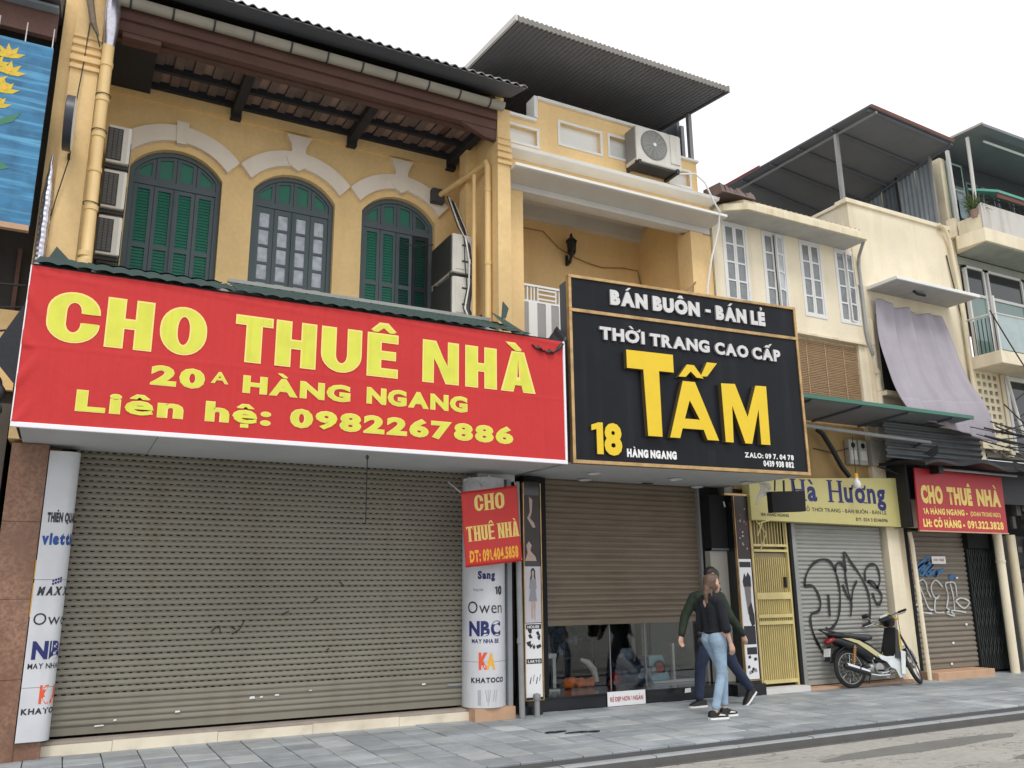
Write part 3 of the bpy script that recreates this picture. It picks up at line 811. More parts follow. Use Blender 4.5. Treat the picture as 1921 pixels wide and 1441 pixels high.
for body, x, z, w_, h, m, bd in (("Sang", .12, 1.64, .22, .10, NAVY, .06), ("hang sale", .06, 1.50, .13, .035, GREYP, .01), ("10", .34, 1.45, .11, .11, BLKP, .06), ("Owen", -.02, 1.235, .47, .14, BLKP, .0),
                              ("NBC", .0, .965, .42, .18, NAVY, .05), ("MAY NHA BE", .04, .885, .35, .05, NAVY, .03), ("K", .13, .58, .12, .20, ORANP, .06), ("A", .22, .58, .12, .19, AMBP, .05), ("KHATOCO", .03, .43, .44, .06, BLKP, .045)):
    me = font_mesh(body, w_, h, bd)
    stand(me, (0, 0, 0), m=m, name="lettering", fn=lambda a, b, c, x=x, z=z: wrapR(a + x, b, c, z))
    obj("lettering", me, t)
me = font_mesh("|||  \\|/ //", .24, .13, 0); stand(me, (0, 0, 0), m=GREYP, name="scratched_print", fn=lambda a, b, c: wrapR(a + .12, b, c, .22)); obj("scratched_print", me, t)
# left column
t = thing("printed_column", "white shop column printed with brand names at the left end of the big khaki shutter", "column", (-.09, 9.8, 0))
LX0, LX1, LY = -.22, -.04, 9.60
def wrapL(x, y, z, zb=0, off=.0025):
    fl = LX1 - LX0
    if x < fl: return Vector((LX0 + x, LY - off, zb + y))
    a = (x - fl) / .10
    return Vector((LX1 + (.10 + off) * math.sin(a), LY + .10 - (.10 + off) * math.cos(a), zb + y))
pl_ = [(LX0, LY + .3), (LX0, LY)] + [(LX1 + .10 * math.sin(math.radians(a)), LY + .10 - .10 * math.cos(math.radians(a))) for a in range(0, 101, 10)] + [(LX1 + .1, LY + .3)]
for z0, z1 in ((.165, .648), (.652, 1.648), (1.652, 2.92)): part("cladding_sheet", MB().prismz(pl_, z0, z1), COLW, t, smooth=False)
for body, x, z, w_, h, m, bd in (("THIÊN QUANG", .045, 2.205, .34, .10, BLKP, .065), ("viettien", .02, 1.985, .40, .125, BLUEP, .06), ("MAXX", .035, 1.50, .31, .085, BLKP, .07), ("Owen", .03, 1.225, .38, .11, BLKP, .0),
                              ("NBC", .05, .905, .40, .17, NAVY, .05), ("MAY NHA BE", .03, .82, .36, .05, BLKP, .02), ("KA", .155, .50, .19, .17, ORANP, .05), ("KHATOCO", .02, .41, .42, .055, BLKP, .04)):
    me = font_mesh(body, w_, h, bd, shear=.25 if body == "MAXX" else 0)
    stand(me, (0, 0, 0), m=m, name="lettering", fn=lambda a, b, c, x=x, z=z: wrapL(a + x, b, c, z))
    obj("lettering", me, t)
mm = MB()
for k in range(4):
    for q in range(2): 
        p = [wrapL(.155 + k * .022, 1.60 + q * .03 + k * .008, 0), wrapL(.172 + k * .022, 1.60 + q * .03 + k * .008, 0), wrapL(.172 + k * .022, 1.622 + q * .03 + k * .008, 0), wrapL(.155 + k * .022, 1.622 + q * .03 + k * .008, 0)]
        mm.add(p, [(0, 1, 2, 3)])
obj("printed_mark", mm.mesh("printed_mark", NAVY), t)
part("clamp_strip", MB().box(-.235, 9.62, 1.30, -.222, 9.66, 1.62).box(-.235, 9.62, 1.66, -.222, 9.66, 1.84), AMBP, t)
# granite pier
t = thing("granite_pier", "brown speckled granite pier at the far left, left of the printed column", "pier", (-.4, 9.8, 0))
for k in range(4): part("granite_slab", B(-.56, 9.62, -.01 + k * .74, -.23, 10.05, .726 + k * .74 if k < 3 else 2.982), GRAN, t)
part("plinth", B(-.24, 9.64, -.01, -.002, 10.0, .155), GRAN, t)

# drainpipes
def pipe_run(name, label, pts, r, m, collars, parent=None, cm=None):
    t = thing(name, label, "drainpipe", pts[-1])
    part("pipe", MB().tube(pts, r, 14), m, t, smooth=True)
    for c in collars:
        q = MB(); q.lathe([(r, -.03), (r * 1.13, -.028), (r * 1.13, .028), (r, .03)], c, 'z', 14)
        part("pipe_collar", q, cm or m, t, smooth=True)
    return t
t = pipe_run("drainpipe", "fat ochre drainpipe with collars beside the left pillar of the arched house", [(-.125, 9.50, 7.55), (-.125, 9.50, 6.6), (-.10, 9.50, 4.86), (-.09, 9.42, 4.70)], .062, Y_PIPE,
             [(-.118, 9.5, 4.93), (-.115, 9.5, 5.02), (-.108, 9.5, 5.55), (-.115, 9.5, 6.0), (-.12, 9.5, 6.42), (-.124, 9.5, 6.86), (-.125, 9.5, 7.30)])
part("foil_wrap", MB().tube([(-.125, 9.5, 7.5), (-.12, 9.47, 7.75), (-.125, 9.46, 7.95), (-.13, 9.46, 8.2)], [.055, .075, .085, .07], 14), FOIL, t, smooth=True)
for z in (5.55, 6.42, 6.86): part("wire_tie", MB().torus((-.12, 9.5, z + .05), .075, .006, 'z', 18, 5), GUT_D, t)
t = pipe_run("drainpipe", "cream drainpipe elbowing out from the eaves and down the right pillar of the arched house", [(4.50, 10.88, 7.32), (4.79, 9.95, 7.44), (4.79, 9.83, 7.44), (4.80, 9.80, 7.36), (4.80, 9.80, 5.02)], .045, Y_PIPE,
             [(4.8, 9.8, 7.0), (4.8, 9.8, 5.9)])
t = thing("drainpipe", "thin ochre pipe right beside the cream drainpipe on the right pillar", "drainpipe", (4.84, 9.7, 5))
part("pipe", MB().tube([(4.68, 10.0, 7.3), (4.68, 10.0, 5.1)], .03, 10), Y_PIPE, t, smooth=True)
t = pipe_run("drainpipe", "grey steel drainpipe at street level between the round column and the poster board", [(5.05, 9.50, 2.85), (5.10, 9.52, .0)], .035, GREYPOST, [(5.06, 9.51, 2.0), (5.08, 9.515, .9)])
t = thing("junction_hopper", "dark drain box under the eaves where the cream drainpipe starts", "drain box", (4.45, 10.9, 7.3))
part("box", B(4.38, 10.82, 7.2, 4.58, 10.99, 7.42), GUT_D, t, bevel=.01)

# ------------------------------------------------------------------ air conditioners
def ac_side(name, label, x0, x1, y0, y1, z0, z1, group, flip):
    """outdoor unit seen on its end; fan side faces +x (flip=0) or -x (flip=1)"""
    t = thing(name, label, "air conditioner", ((x0 + x1) / 2, y0, z0), group)
    part("casing", B(x0, y0, z0, x1, y1, z1), ACW, t, bevel=.012)
    if not flip:
        g = MB()
        for c in range(3):
            for k in range(11):
                zc = z0 + .05 + k * (z1 - z0 - .1) / 11
                g.box(x0 + .015 + c * .05, y0 - .006, zc, x0 + .053 + c * .05, y0 - .001, zc + .030)
        part("end_grille", g, GRILL, t)
        part("coil_recess", B(x0 - .006, y0 - .003, z0 + .03, x0 + .165, y0 - .0005, z1 - .04), ACD, t)
        part("edge_trim", B(x1 - .03, y0 - .004, z0 + .01, x1 + .004, y0, z1 - .01), WHITE, t)
        xs = x1 + .002
    else:
        part("cover_plate", B(x0 + .05, y0 - .008, z0 + .05, x1 - .03, y0, z1 - .08), ACW, t, bevel=.006)
        for q in range(2): part("handle_slot", B(x0 + .14, y0 - .014, z0 + .16 + q * .24, x1 - .09, y0 - .006, z0 + .185 + q * .24), ACD, t)
        xs = x0 - .002
    yc, zc = (y0 + y1) / 2 + .08, (z0 + z1) / 2
    R_ = (z1 - z0) * .42; s_ = -1 if flip else 1
    part("fan_opening", MB().lathe([(0, 0), (R_, 0), (R_ * 1.04, s_ * .006)], (xs, yc, zc), 'x', 24), ACD, t)
    g = MB()
    for k in range(1, 5): g.torus((xs + s_ * .012, yc, zc), R_ * k / 4, .004, 'x', 24, 4)
    for k in range(8): g.tube([(xs + s_ * .012, yc, zc), (xs + s_ * .012, yc + R_ * math.cos(k * .785), zc + R_ * math.sin(k * .785))], .004, 4)
    part("fan_guard", g, ACG if not flip else ACD, t)
    if flip: part("front_grille", B(x0 - .022, y0 + .02, z0 + .02, x0 - .016, y1 - .02, z1 - .02), ACD, t)
    part("bracket", MB().box(x0 - .01, y0 + .05, z0 - .05, x1 + .01, y0 + .09, z0 - .002).box(x0 - .01, y1 - .09, z0 - .05, x1 + .01, y1 - .05, z0 - .002).box(x0, y0 + .0, z0 - .07, x0 + .03, y1, z0 - .052), ACD, t)
    return t
for k, (z, lb) in enumerate(((6.54, "topmost of the three air conditioners stacked beside the left arched window"), (5.95, "middle one of the three air conditioners stacked beside the left arched window"), (5.36, "lowest of the three air conditioners stacked beside the left arched window"))):
    ac_side("air_conditioner", lb, -.03, .22, 10.32, 10.9, z, z + .49, "air conditioners stacked at the left arched window", 0)
ac_side("air_conditioner", "upper of two air conditioners stacked beside the right arched window, pipes on its end", 4.42, 4.74, 10.15, 10.9, 5.84, 6.42, "air conditioners stacked at the right arched window", 1)
ac_side("air_conditioner", "lower of two air conditioners stacked beside the right arched window, just above the banner", 4.42, 4.74, 10.15, 10.9, 5.20, 5.78, "air conditioners stacked at the right arched window", 1)
t = thing("pipe_bundle", "loose dark hoses and cables hanging over the two air conditioners by the right arched window", "cables", (4.6, 10.1, 5.2))
random.seed(3)
for k in range(5):
    x = 4.58 + k * .03
    part("hose", MB().tube([(x - .06, 10.6, 7.2 - .02 * k), (x - .02, 10.3, 6.6), (x, 10.11, 6.35 - .04 * k), (x + .05 * math.sin(k), 10.09, 6.0), (x + .04, 10.10, 5.6 + .05 * k), (x - .03, 10.08, 5.3), (x + .06, 10.05, 5.05)], .008 + .004 * (k % 2), 6), (CABLE, TARGET_W, ACD)[k % 3], t, smooth=True)
part("hose", MB().tube([(4.45, 10.95, 6.55), (4.15, 10.96, 6.47), (3.95, 10.97, 6.5)], .01, 6), ACD, t)
part("hose_tangle", MB().tube([(4.70, 10.1, 5.10), (4.80, 10.02, 5.2), (4.74, 10.0, 5.06), (4.86, 9.9, 5.12), (4.80, 9.9, 5.0), (4.6, 9.9, 5.08)], .02, 6), ACD, t)
# ================================================================== canopy box and the big red banner
CB = thing("shop_canopy", "boxed grey shop canopy with green corrugated top carrying the big red banner", "canopy", (2.4, 9.1, 3))
for x0, x1, dz in ((-.47, .70, .004), (.706, 5.20, 0)):
    part("soffit_panel", B(x0, 8.66, 2.985 + dz, x1, 9.92 if x0 > 0 else 9.90, 3.0 + dz), SOFFIT, CB)
part("side_panel", MB().prismx([(8.64, 3.0), (9.60, 3.02), (9.60, 4.9), (8.64, 4.42)], -.50, -.478), BLACKT, CB)
part("side_panel", MB().prismx([(8.64, 3.0), (9.9, 3.02), (9.9, 4.9), (8.64, 4.42)], 5.20, 5.22), SLATEU, CB)
part("valance", B(4.66, 9.84, 2.90, 5.2, 9.9, 2.984), SOFFIT, CB)
def tile_sheet(x0, x1, y0, z0, y1, z1, m, nx):
    """pressed tile-pattern sheet: waves across, little steps down the slope"""
    q = MB(); rows = 6; n = int((x1 - x0) / .02)
    def f(u, v):
        x = x0 + (x1 - x0) * u; k = v * rows * 2; r = int(min(k, rows * 2 - 1e-6) // 2); fr = min(1, (k - 2 * r))
        sv = (r + fr) / rows
        return (x, y0 + (y1 - y0) * sv, z0 + (z1 - z0) * sv + .022 * (1 - fr) * (1 if k - 2 * r < 1.0 else 0) + .018 * abs(math.sin(math.pi * x / .16)))
    q.grid(f, n, rows * 2)
    return q
part("green_roof_sheet", tile_sheet(-.52, 1.34, 8.56, 4.50, 9.62, 4.95, GREEN_R, 0), GREEN_R, CB, smooth=False)
part("green_roof_sheet", tile_sheet(1.34, 4.78, 8.56, 4.50, 9.60, 4.97, GREEN_R, 0), GREEN_R, CB)
part("green_roof_sheet", tile_sheet(.0, 1.30, 9.55, 4.93, 10.9, 5.20, GREEN_R, 0), GREEN_R, CB)
part("edge_flashing", B(-.53, 8.632, 4.40, 5.26, 8.66, 4.53), BLACKT, CB)
part("wall_flashing", MB().prismx([(9.58, 4.985), (9.75, 5.03), (9.75, 5.06), (9.56, 5.02)], 1.38, 4.72), WHITE_G, CB)
part("ledge", B(-.1, 9.75, 4.9, 4.86, 10.95, 5.0), WHITE_G, CB)
part("ridge_cap", MB().prism([(-.50, 4.80), (-.12, 4.80), (-.385, 5.06)], 9.505, 9.52), GREEN_R, CB)
part("ridge_cap", MB().hexa([(4.74, 8.95, 4.62), (4.98, 8.90, 4.60), (4.99, 8.93, 4.62), (4.75, 8.98, 4.64)], [(4.62, 9.35, 5.02), (4.80, 9.40, 4.98), (4.81, 9.42, 5.0), (4.63, 9.37, 5.04)]), GREEN_R, CB)
part("ridge_cap", MB().prism([(4.60, 4.83), (4.66, 4.85), (4.70, 4.98), (4.62, 5.06)], 9.0, 9.02), GREEN_R, CB)
part("bracket_rod", MB().tube([(4.80, 9.3, 4.9), (4.78, 9.3, 5.12)], .012, 6), PINKM, CB)
# torn black tarpaulin at the right end of the canopy
m = MB(); n = 20
def ft(u, v):
    x = 4.80 + .50 * u; top = 4.62 - .06 * math.sin(3.14 * u) + .20 * max(0, u - .55) ** 1.5 * 2.6 + .012 * math.sin(40 * u)
    return (x, 8.57 + .02 * math.sin(22 * u) + .25 * v, top - .02 - .26 * (1 - v) * 0 - (1 - v) * .22)
m.grid(ft, n, 6)
o = part("tarpaulin", m, BLACKT, CB, smooth=True)
sd = o.modifiers.new("solid", 'SOLIDIFY'); sd.thickness = .012
t = thing("tarpaulin", "black tarpaulin flap sticking out at the left end of the big red banner", "tarpaulin", (-.6, 8.8, 3.6))
part("flap", MB().hexa([(-.53, 8.70, 3.35), (-.53, 8.72, 3.35), (-.80, 8.95, 3.70), (-.80, 8.93, 3.70)], [(-.53, 8.70, 4.3), (-.53, 8.72, 4.3), (-.56, 8.76, 4.15), (-.56, 8.74, 4.15)]), BLACKT, t)

BN = thing("rent_banner", "huge red vinyl banner with lime yellow lettering across the front of the canopy", "banner", (2.36, 8.6, 2.97))
def cloth(u, v):
    x, z = -.53 + 5.78 * u, 3.012 + (4.50 - 3.012) * v
    e = max(0, 1 - u * 34)
    d = .0012 + .0012 * math.sin(x * 1.7 + z * 2) + .0009 * math.sin(x * 2 * math.pi / .085)
    k = (x + .53)
    d += e * .020 * max(0, math.sin((z - 3.7) * 15 + k * 22 * (1 if z > 3.7 else -1)))
    d += .009 * max(0, math.sin((z - 4.5) * 46 + x * 3.1)) * max(0, (v - .90) / .10)
    d += .0035 * math.exp(-((z - 3.735 - .004 * x) / .012) ** 2)
    return (x, 8.600 - d, z)
o = part("banner_cloth", MB().grid(cloth, 420, 70), RED, BN, smooth=True)
part("banner_backing", B(-.52, 8.612, 3.0, 5.24, 8.63, 4.49), REDS, BN)
part("hem", B(-.535, 8.584, 2.965, 5.265, 8.618, 3.012), BANW, BN, bevel=.006)
part("hem", B(5.235, 8.584, 3.013, 5.265, 8.618, 4.50), BANW, BN, bevel=.006)
part("hem", B(-.538, 8.590, 3.013, -.528, 8.618, 4.50), BANW, BN)
YB = 8.5935
line1 = [('C', -.36, .45), ('H', .14, .42), ('O', .62, .44), ('T', 1.33, .38), ('H', 1.74, .43), ('U', 2.22, .45), ('Ê', 2.73, .36), ('N', 3.38, .45), ('H', 3.91, .41), ('À', 4.37, .47)]
block_word(line1, 3.79, .50, YB, YEL_O, BN, .165, .105)
g = .016
block_word([(c, x + g + (.012 if c in 'AÀ' else 0), w_ - 2 * g - (.024 if c in 'AÀ' else 0)) for c, x, w_ in line1], 3.79 + g, .50 - 2 * g, YB - .0015, YEL_I, BN, .165 - 2 * g, .105 - 2 * g, name="letter_fill")
for body, x, z, w_, h in (("20", .575, 3.465, .50, .20), ("A", 1.13, 3.54, .17, .12), ("HÀNG", 1.44, 3.47, 1.12, .185), ("NGANG", 2.74, 3.48, 1.20, .185), ("Liên", -.04, 3.15, .94, .205), ("hệ:", 1.10, 3.15, .64, .205), ("0982267886", 1.93, 3.155, 2.60, .20)):
    bo = .03 if body == "A" else .052 if body[0] in "Lh" else .058
    text(body, x, z, w_, h, YB, YEL_O, BN, name="letter", bold=bo)
    text(body, x + .008, z + .008, w_ - .016, h - .016, YB - .0015, YEL_I, BN, name="letter_fill", bold=bo - .022)
t = thing("hanging_rod", "thin dark rod hanging from the canopy soffit in front of the khaki shutter", "rod", (2.9, 9, 2.99))
part("rod", MB().tube([(2.90, 9.0, 2.985), (2.905, 9.0, 2.22)], .006, 6), IRON, t)
part("hook", MB().torus((2.9, 9.0, 2.96), .018, .005, 'y', 12, 5), IRON, t)

# small tilted red banner
t = thing("small_rent_banner", "small dark red rent banner tied askew in front of the round printed column", "banner", (4.6, 9.3, 2.2))
TLc, TRc, BRc, BLc = Vector((4.18, 9.32, 2.66)), Vector((4.95, 9.32, 2.78)), Vector((5.02, 9.32, 1.85)), Vector((4.25, 9.32, 1.77))
def sb(u, v, off=0):
    p = (BLc * (1 - u) + BRc * u) * (1 - v) + (TLc * (1 - u) + TRc * u) * v
    return p + Vector((0, -off - .012 * math.sin(u * 5 + v * 2) - .006 * math.sin(v * 9), 0))
o = part("banner_cloth", MB().grid(lambda u, v: sb(u, v), 24, 24), REDL, t, smooth=True)
o.modifiers.new("solid", 'SOLIDIFY').thickness = .002
def sword(word, u0, v0, wu, hv, m, s=.045):
    lens = [.30 if c == ' ' else .8 for c in word]; tot = sum(lens); x = 0
    meshes = []
    for c, l in zip(word, lens):
        if c != ' ':
            gg = glyph(c, l / tot * wu * .86, hv, s, s * .62, s * .35)
            for q, pl in enumerate([gg[0]] + [[k] for k in gg[1]]):
                meshes.append(curve_mesh([[(a + x, b) for a, b in poly] for poly in pl]))
        x += l / tot * wu
    b = bmesh.new()
    for k, me in enumerate(meshes):
        for v in me.vertices: v.co.z = .0004 * (k % 3)
        b.from_mesh(me)
    me = bpy.data.meshes.new("lettering"); b.to_mesh(me); b.free()
    stand(me, (0, 0, 0), m=m, fn=lambda a, bb, c: sb(u0 + a / .78, v0 + bb / .93, .004 + c)); obj("lettering", me, t)
sword("CHO", .22, .72, .44, .20, YEL_T)
sword("THUÊ NHÀ", .05, .33, .74, .185, YEL_T, .034)
me = font_mesh("ĐT: 091.404.5858", .68, .145, .05)
stand(me, (0, 0, 0), m=YEL_B, name="lettering", fn=lambda a, b, c: sb(.07 + a / .78, .055 + b / .93, .004)); obj("lettering", me, t)
m = MB()
for a, b_ in (((4.19, 9.31, 2.65), (4.1, 9.5, 2.8)), ((4.94, 9.31, 2.77), (5.0, 9.5, 2.88)), ((5.01, 9.31, 1.87), (5.06, 9.48, 1.9))): m.tube([a, b_], .005, 5)
part("tie_cord", m, TARGET_W, t)
t = thing("crumpled_sheet", "crumpled clear plastic sheet stuffed above the small tilted red banner", "plastic sheet", (4.45, 9.5, 2.85))
random.seed(11); m = MB()
for k in range(12):
    c = Vector((4.30 + .05 * k, 9.52 + random.uniform(-.03, .06), 2.84 + random.uniform(-.05, .06)))
    m.add([c + Vector((random.uniform(-.08, .08), random.uniform(-.03, .03), random.uniform(-.06, .06))) for _ in range(3)], [(0, 1, 2)])
part("fold", m, mat("milky plastic", (.5, .52, .52), .3, .2, 9), t)

# ================================================================== balcony house (number 18)
H2 = thing("balcony_house", "apricot house with open balcony and grey tin roof behind the black shop sign", "house", (7, 11, 0))
part("ground_floor_wall", B(5.07, 10.55, 0, 5.62, 19, 3.1), CONCR, H2)
part("ground_floor_wall", B(8.98, 10.05, 0, 9.15, 19, 5.4), CONCR, H2)
part("floor_slab", B(5.07, 9.85, 3.05, 8.95, 19, 3.25), WHITE_G, H2)
part("balcony_floor", B(5.07, 9.7, 4.6, 8.95, 11.5, 4.75), WHITE_G, H2)
part("column", B(5.20, 9.905, 3.2, 5.42, 10.15, 7.165), Y_WALL2, H2)
part("column", B(8.52, 9.905, 3.2, 8.78, 10.25, 7.165), Y_WALL2, H2)
part("column", B(8.79, 9.94, 3.2, 8.97, 10.25, 7.165), Y_WALL2, H2)
part("back_wall", B(5.07, 11.5, 4.75, 8.70, 11.65, 7.85), Y_WALL2, H2)
part("side_wall", B(8.66, 10.25, 4.75, 8.95, 19, 8.0), Y_WALL2, H2)
part("side_wall", B(5.07, 10.1, 4.75, 5.20, 19, 8.2), Y_WALL2, H2)
part("ceiling", B(5.2, 10.2, 7.80, 8.66, 11.5, 7.86), WHITE_G, H2)
part("crown_band", B(5.2, 11.38, 7.58, 8.66, 11.5, 7.80), WHITE_G, H2)
part("front_beam", MB().prismx([(9.9, 7.29), (9.9, 7.17), (10.03, 7.17), (10.05, 7.22), (10.2, 7.22), (10.2, 7.79), (9.9, 7.79)], 5.075, 8.925), WHITE_G, H2)
part("canopy_slab", MB().prismx([(9.46, 7.30), (9.46, 7.345), (9.93, 7.38), (9.93, 7.27)], 5.07, 8.93), WHITE, H2, bevel=.006)
part("canopy_underside", MB().prismx([(9.49, 7.292), (9.92, 7.262), (9.92, 7.268), (9.49, 7.298)], 5.09, 8.90), WHITE_G, H2)
part("entablature", B(5.07, 9.86, 7.34, 8.93, 10.0, 7.66), Y_WALL2, H2)
part("ledge", MB().prismx([(9.62, 7.66), (9.60, 7.71), (9.86, 7.74), (9.86, 7.64)], 5.07, 8.93), WHITE, H2, bevel=.006)
holes = [[(5.20, 7.94), (5.20, 8.19), (5.66, 8.19), (5.66, 7.94)], [(6.07, 8.10), (6.07, 8.45), (6.80, 8.45), (6.80, 8.10)], [(6.98, 8.12), (6.98, 8.46), (7.7, 8.46), (7.7, 8.12)], [(8.15, 7.93), (8.15, 8.19), (8.55, 8.19), (8.55, 7.93)]]
plate("parapet", [[(5.07, 7.72), (8.72, 7.72), (8.72, 8.40), (8.05, 8.40), (8.05, 8.72), (5.64, 8.72), (5.64, 8.33), (5.07, 8.33)]] + holes, 9.88, .16, Y_WALL2, H2)
for hx in holes:
    x0, x1, z0, z1 = hx[0][0], hx[2][0], hx[0][1], hx[1][1]
    part("recessed_panel", B(x0 - .01, 9.95, z0 - .01, x1 + .01, 9.99, z1 + .01), WHITE, H2)
    m = MB().prism([(x0 - .04, z0 - .04), (x1 + .04, z0 - .04), (x1, z0), (x0, z0)], 9.865, 9.882).prism([(x0 - .04, z1 + .04), (x0, z1), (x1, z1), (x1 + .04, z1 + .04)], 9.865, 9.882)
    m.prism([(x0 - .04, z0 - .04), (x0, z0), (x0, z1), (x0 - .04, z1 + .04)], 9.865, 9.882).prism([(x1, z0), (x1 + .04, z0 - .04), (x1 + .04, z1 + .04), (x1, z1)], 9.865, 9.882)
    part("panel_frame", m, WHITE, H2)
for b_ in ((5.07, 8.33, 5.64, 8.38), (5.60, 8.40, 5.66, 8.76), (5.665, 8.72, 8.05, 8.77), (8.04, 8.42, 8.10, 8.77), (8.105, 8.40, 8.74, 8.44)):
    part("parapet_cap", B(b_[0], 9.83, b_[1], b_[2], 10.08, b_[3]), WHITE, H2, bevel=.005)
part("roof_room_wall", B(5.3, 12.2, 7.9, 8.85, 12.3, 10.0), SLATEU, H2)
part("roof_room_wall", B(8.80, 10.4, 8.0, 8.86, 19, 9.8), SLATEU, H2)
part("roof_room_wall", B(5.28, 10.6, 8.1, 5.34, 11.4, 9.9), SLATEU, H2)
part("blue_panel", B(5.20, 11.0, 8.3, 5.6, 11.03, 9.98), mat("pale blue sheet", (.36, .46, .50), .5, .2, 4), H2)
part("roof", corrugated(4.88, 8.70, 8.98, 9.30, 14.5, 10.03, .076, .014), ROOFM, H2, smooth=True)
part("roof_lining", MB().prismx([(9.05, 9.262), (14.5, 9.995), (14.5, 10.01), (9.05, 9.275)], 4.9, 8.68), SLATEU2, H2)
q = MB()
for k in range(50): q.prismx([(9.04, 9.25), (14.4, 9.975), (14.4, 9.996), (9.04, 9.266)], 4.9 + k * .076, 4.9 + k * .076 + .03)
part("roof_rib", q, SLATEU2, H2, kind="stuff")
part("roof_edge_trim", MB().prismx([(8.98, 9.24), (14.5, 9.98), (14.5, 10.05), (8.98, 9.33)], 4.84, 4.878), WHITE_G, H2)
part("roof_edge_trim", MB().prismx([(8.98, 9.22), (14.5, 9.97), (14.5, 10.02), (8.98, 9.34)], 8.702, 8.73), SLATEU2, H2)
part("roof_front_trim", corrugated(4.88, 8.70, 8.972, 9.315, 9.0, 9.315, .076, .012, th=.09), ROOFM, H2)
part("roof_post", B(8.66, 9.93, 8.0, 8.73, 10.0, 9.36), GREYPOST, H2)
part("roof_post", B(8.80, 10.3, 8.0, 8.87, 10.37, 9.36), SLATEU2, H2)
part("rear_wall", B(5.07, 18.8, 0, 8.95, 19, 9.9), Y_WALL2, H2)
# balcony door screen
DR = part("balcony_screen", B(5.42, 9.96, 5.50, 6.30, 10.0, 5.53), WHITE, H2)
part_ = lambda nm, mb, m: obj(nm, mb.mesh(nm, m), DR)
part_("rail", B(5.42, 9.955, 5.74, 6.30, 10.005, 5.77), WHITE)
for x in (5.44, 5.50, 5.56, 5.61, 5.67, 5.97, 6.03): part_("bar", B(x, 9.965, 5.53, x + .018, 9.99, 5.74), WHITE)
for z in (5.56, 5.63, 5.70): part_("bar", B(5.69, 9.965, z, 5.97, 9.99, z + .022), WHITE)
part_("board", B(5.42, 9.96, 4.75, 5.52, 9.99, 5.50), mat("grey tinted board", (.34, .32, .31), .6, .2, 5))
for x0, x1, m in ((5.52, 5.66, WHITE), (5.66, 5.80, None), (5.80, 5.89, WHITE), (5.89, 6.02, None), (6.02, 6.3, WHITE)):
    part_("board", B(x0, 9.955 if m else 9.965, 4.75, x1 - .002, 9.99, 5.499), m or bpy.data.materials["grey tinted board"])
# lantern, cables
t = thing("wall_lantern", "black iron lantern hanging on the balcony back wall", "lantern", (7.13, 11.4, 7.4))
lc = (7.13, 11.33, 7.22)
part("cap", MB().lathe([(0, .20), (.02, .17), (.03, .12), (.10, .05), (.10, .03)], lc, 'z', 8), IRON, t)
part("glass", MB().lathe([(.075, -.16), (.085, .03)], lc, 'z', 8), DARKGL, t)
q = MB()
for k in range(6):
    a = k * 1.047; q.tube([(lc[0] + .09 * math.cos(a), lc[1] + .09 * math.sin(a), lc[2] + .04), (lc[0] + .065 * math.cos(a), lc[1] + .065 * math.sin(a), lc[2] - .17)], .008, 5)
part("cage", q, IRON, t)
part("finial", MB().lathe([(.06, -.16), (.05, -.20), (.02, -.22), (0, -.26)], lc, 'z', 8), IRON, t)
part("arm", MB().tube([(7.13, 11.33, 7.05), (7.12, 11.38, 6.90), (7.12, 11.47, 6.88), (7.12, 11.47, 7.05)], .03, 6), IRON, t)
def cable(name, label, pts, r=.008, m=CABLE, cat="cable"):
    return solo(name, MB().tube(pts, r, 6).mesh(name, m, True), label, cat)
cable("wall_cable", "thin ochre cable looping across the balcony back wall past the lantern", [(5.25, 11.47, 7.38), (6.20, 11.47, 7.40), (6.66, 11.47, 7.41), (6.97, 11.47, 7.16), (7.28, 11.47, 7.05), (7.55, 11.47, 6.99), (7.83, 11.47, 6.96), (8.3, 11.47, 7.03), (8.60, 11.47, 7.03), (8.64, 11.46, 6.8), (8.58, 11.46, 6.6)], .011, CABLE_O)
cable("hanging_cable", "pale cable dropping from the big air conditioner over the slab edge to the black sign", [(8.10, 9.60, 7.93), (8.35, 9.5, 7.95), (8.5, 9.45, 7.80), (8.62, 9.42, 7.50), (8.76, 9.45, 7.36), (8.80, 9.55, 7.1), (8.66, 9.6, 6.6), (8.55, 9.62, 6.1), (8.5, 9.6, 5.5)], .016, TARGET_W)
cable("cable_stub", "short cut cable sticking from the balcony's right column above the black sign", [(8.2, 9.9, 6.02), (8.35, 9.88, 6.10), (8.44, 9.9, 6.16), (8.56, 9.9, 6.28)], .012, CABLE_O)
# large air conditioner on the parapet
t = thing("air_conditioner", "big white air conditioner with round fan mounted on the balcony parapet", "air conditioner", (7.75, 9.6, 7.96))
part("casing", B(7.26, 9.56, 7.96, 8.14, 9.86, 8.57), ACW, t, bevel=.018)
part("fan_ring", MB().lathe([(.255, 0), (.25, -.014), (.235, -.016), (.22, 0)], (7.60, 9.56, 8.29), 'y', 32), ACG, t, smooth=True)
part("fan_opening", MB().lathe([(0, -.004), (.225, -.003)], (7.60, 9.56, 8.29), 'y', 32), ACG, t)
q = MB()
for k in range(1, 11): q.torus((7.60, 9.545, 8.29), .022 * k, .0035, 'y', 28, 4)
for k in range(12): q.tube([(7.60, 9.545, 8.29), (7.60 + .23 * math.cos(k * .524), 9.545, 8.29 + .23 * math.sin(k * .524))], .003, 4)
part("fan_guard", q, mat("light fan guard", (.55, .55, .53), .4, .1, 9), t)
part("fan_cap", MB().lathe([(0, -.012), (.03, -.01), (.03, 0)], (7.60, 9.54, 8.29), 'y', 16), TARGET_W, t)
part("side_grille", B(7.252, 9.58, 8.02, 7.262, 9.84, 8.55), ACG, t)
part("valve_cover", B(7.92, 9.545, 8.05, 8.10, 9.56, 8.56), ACW, t, bevel=.005)
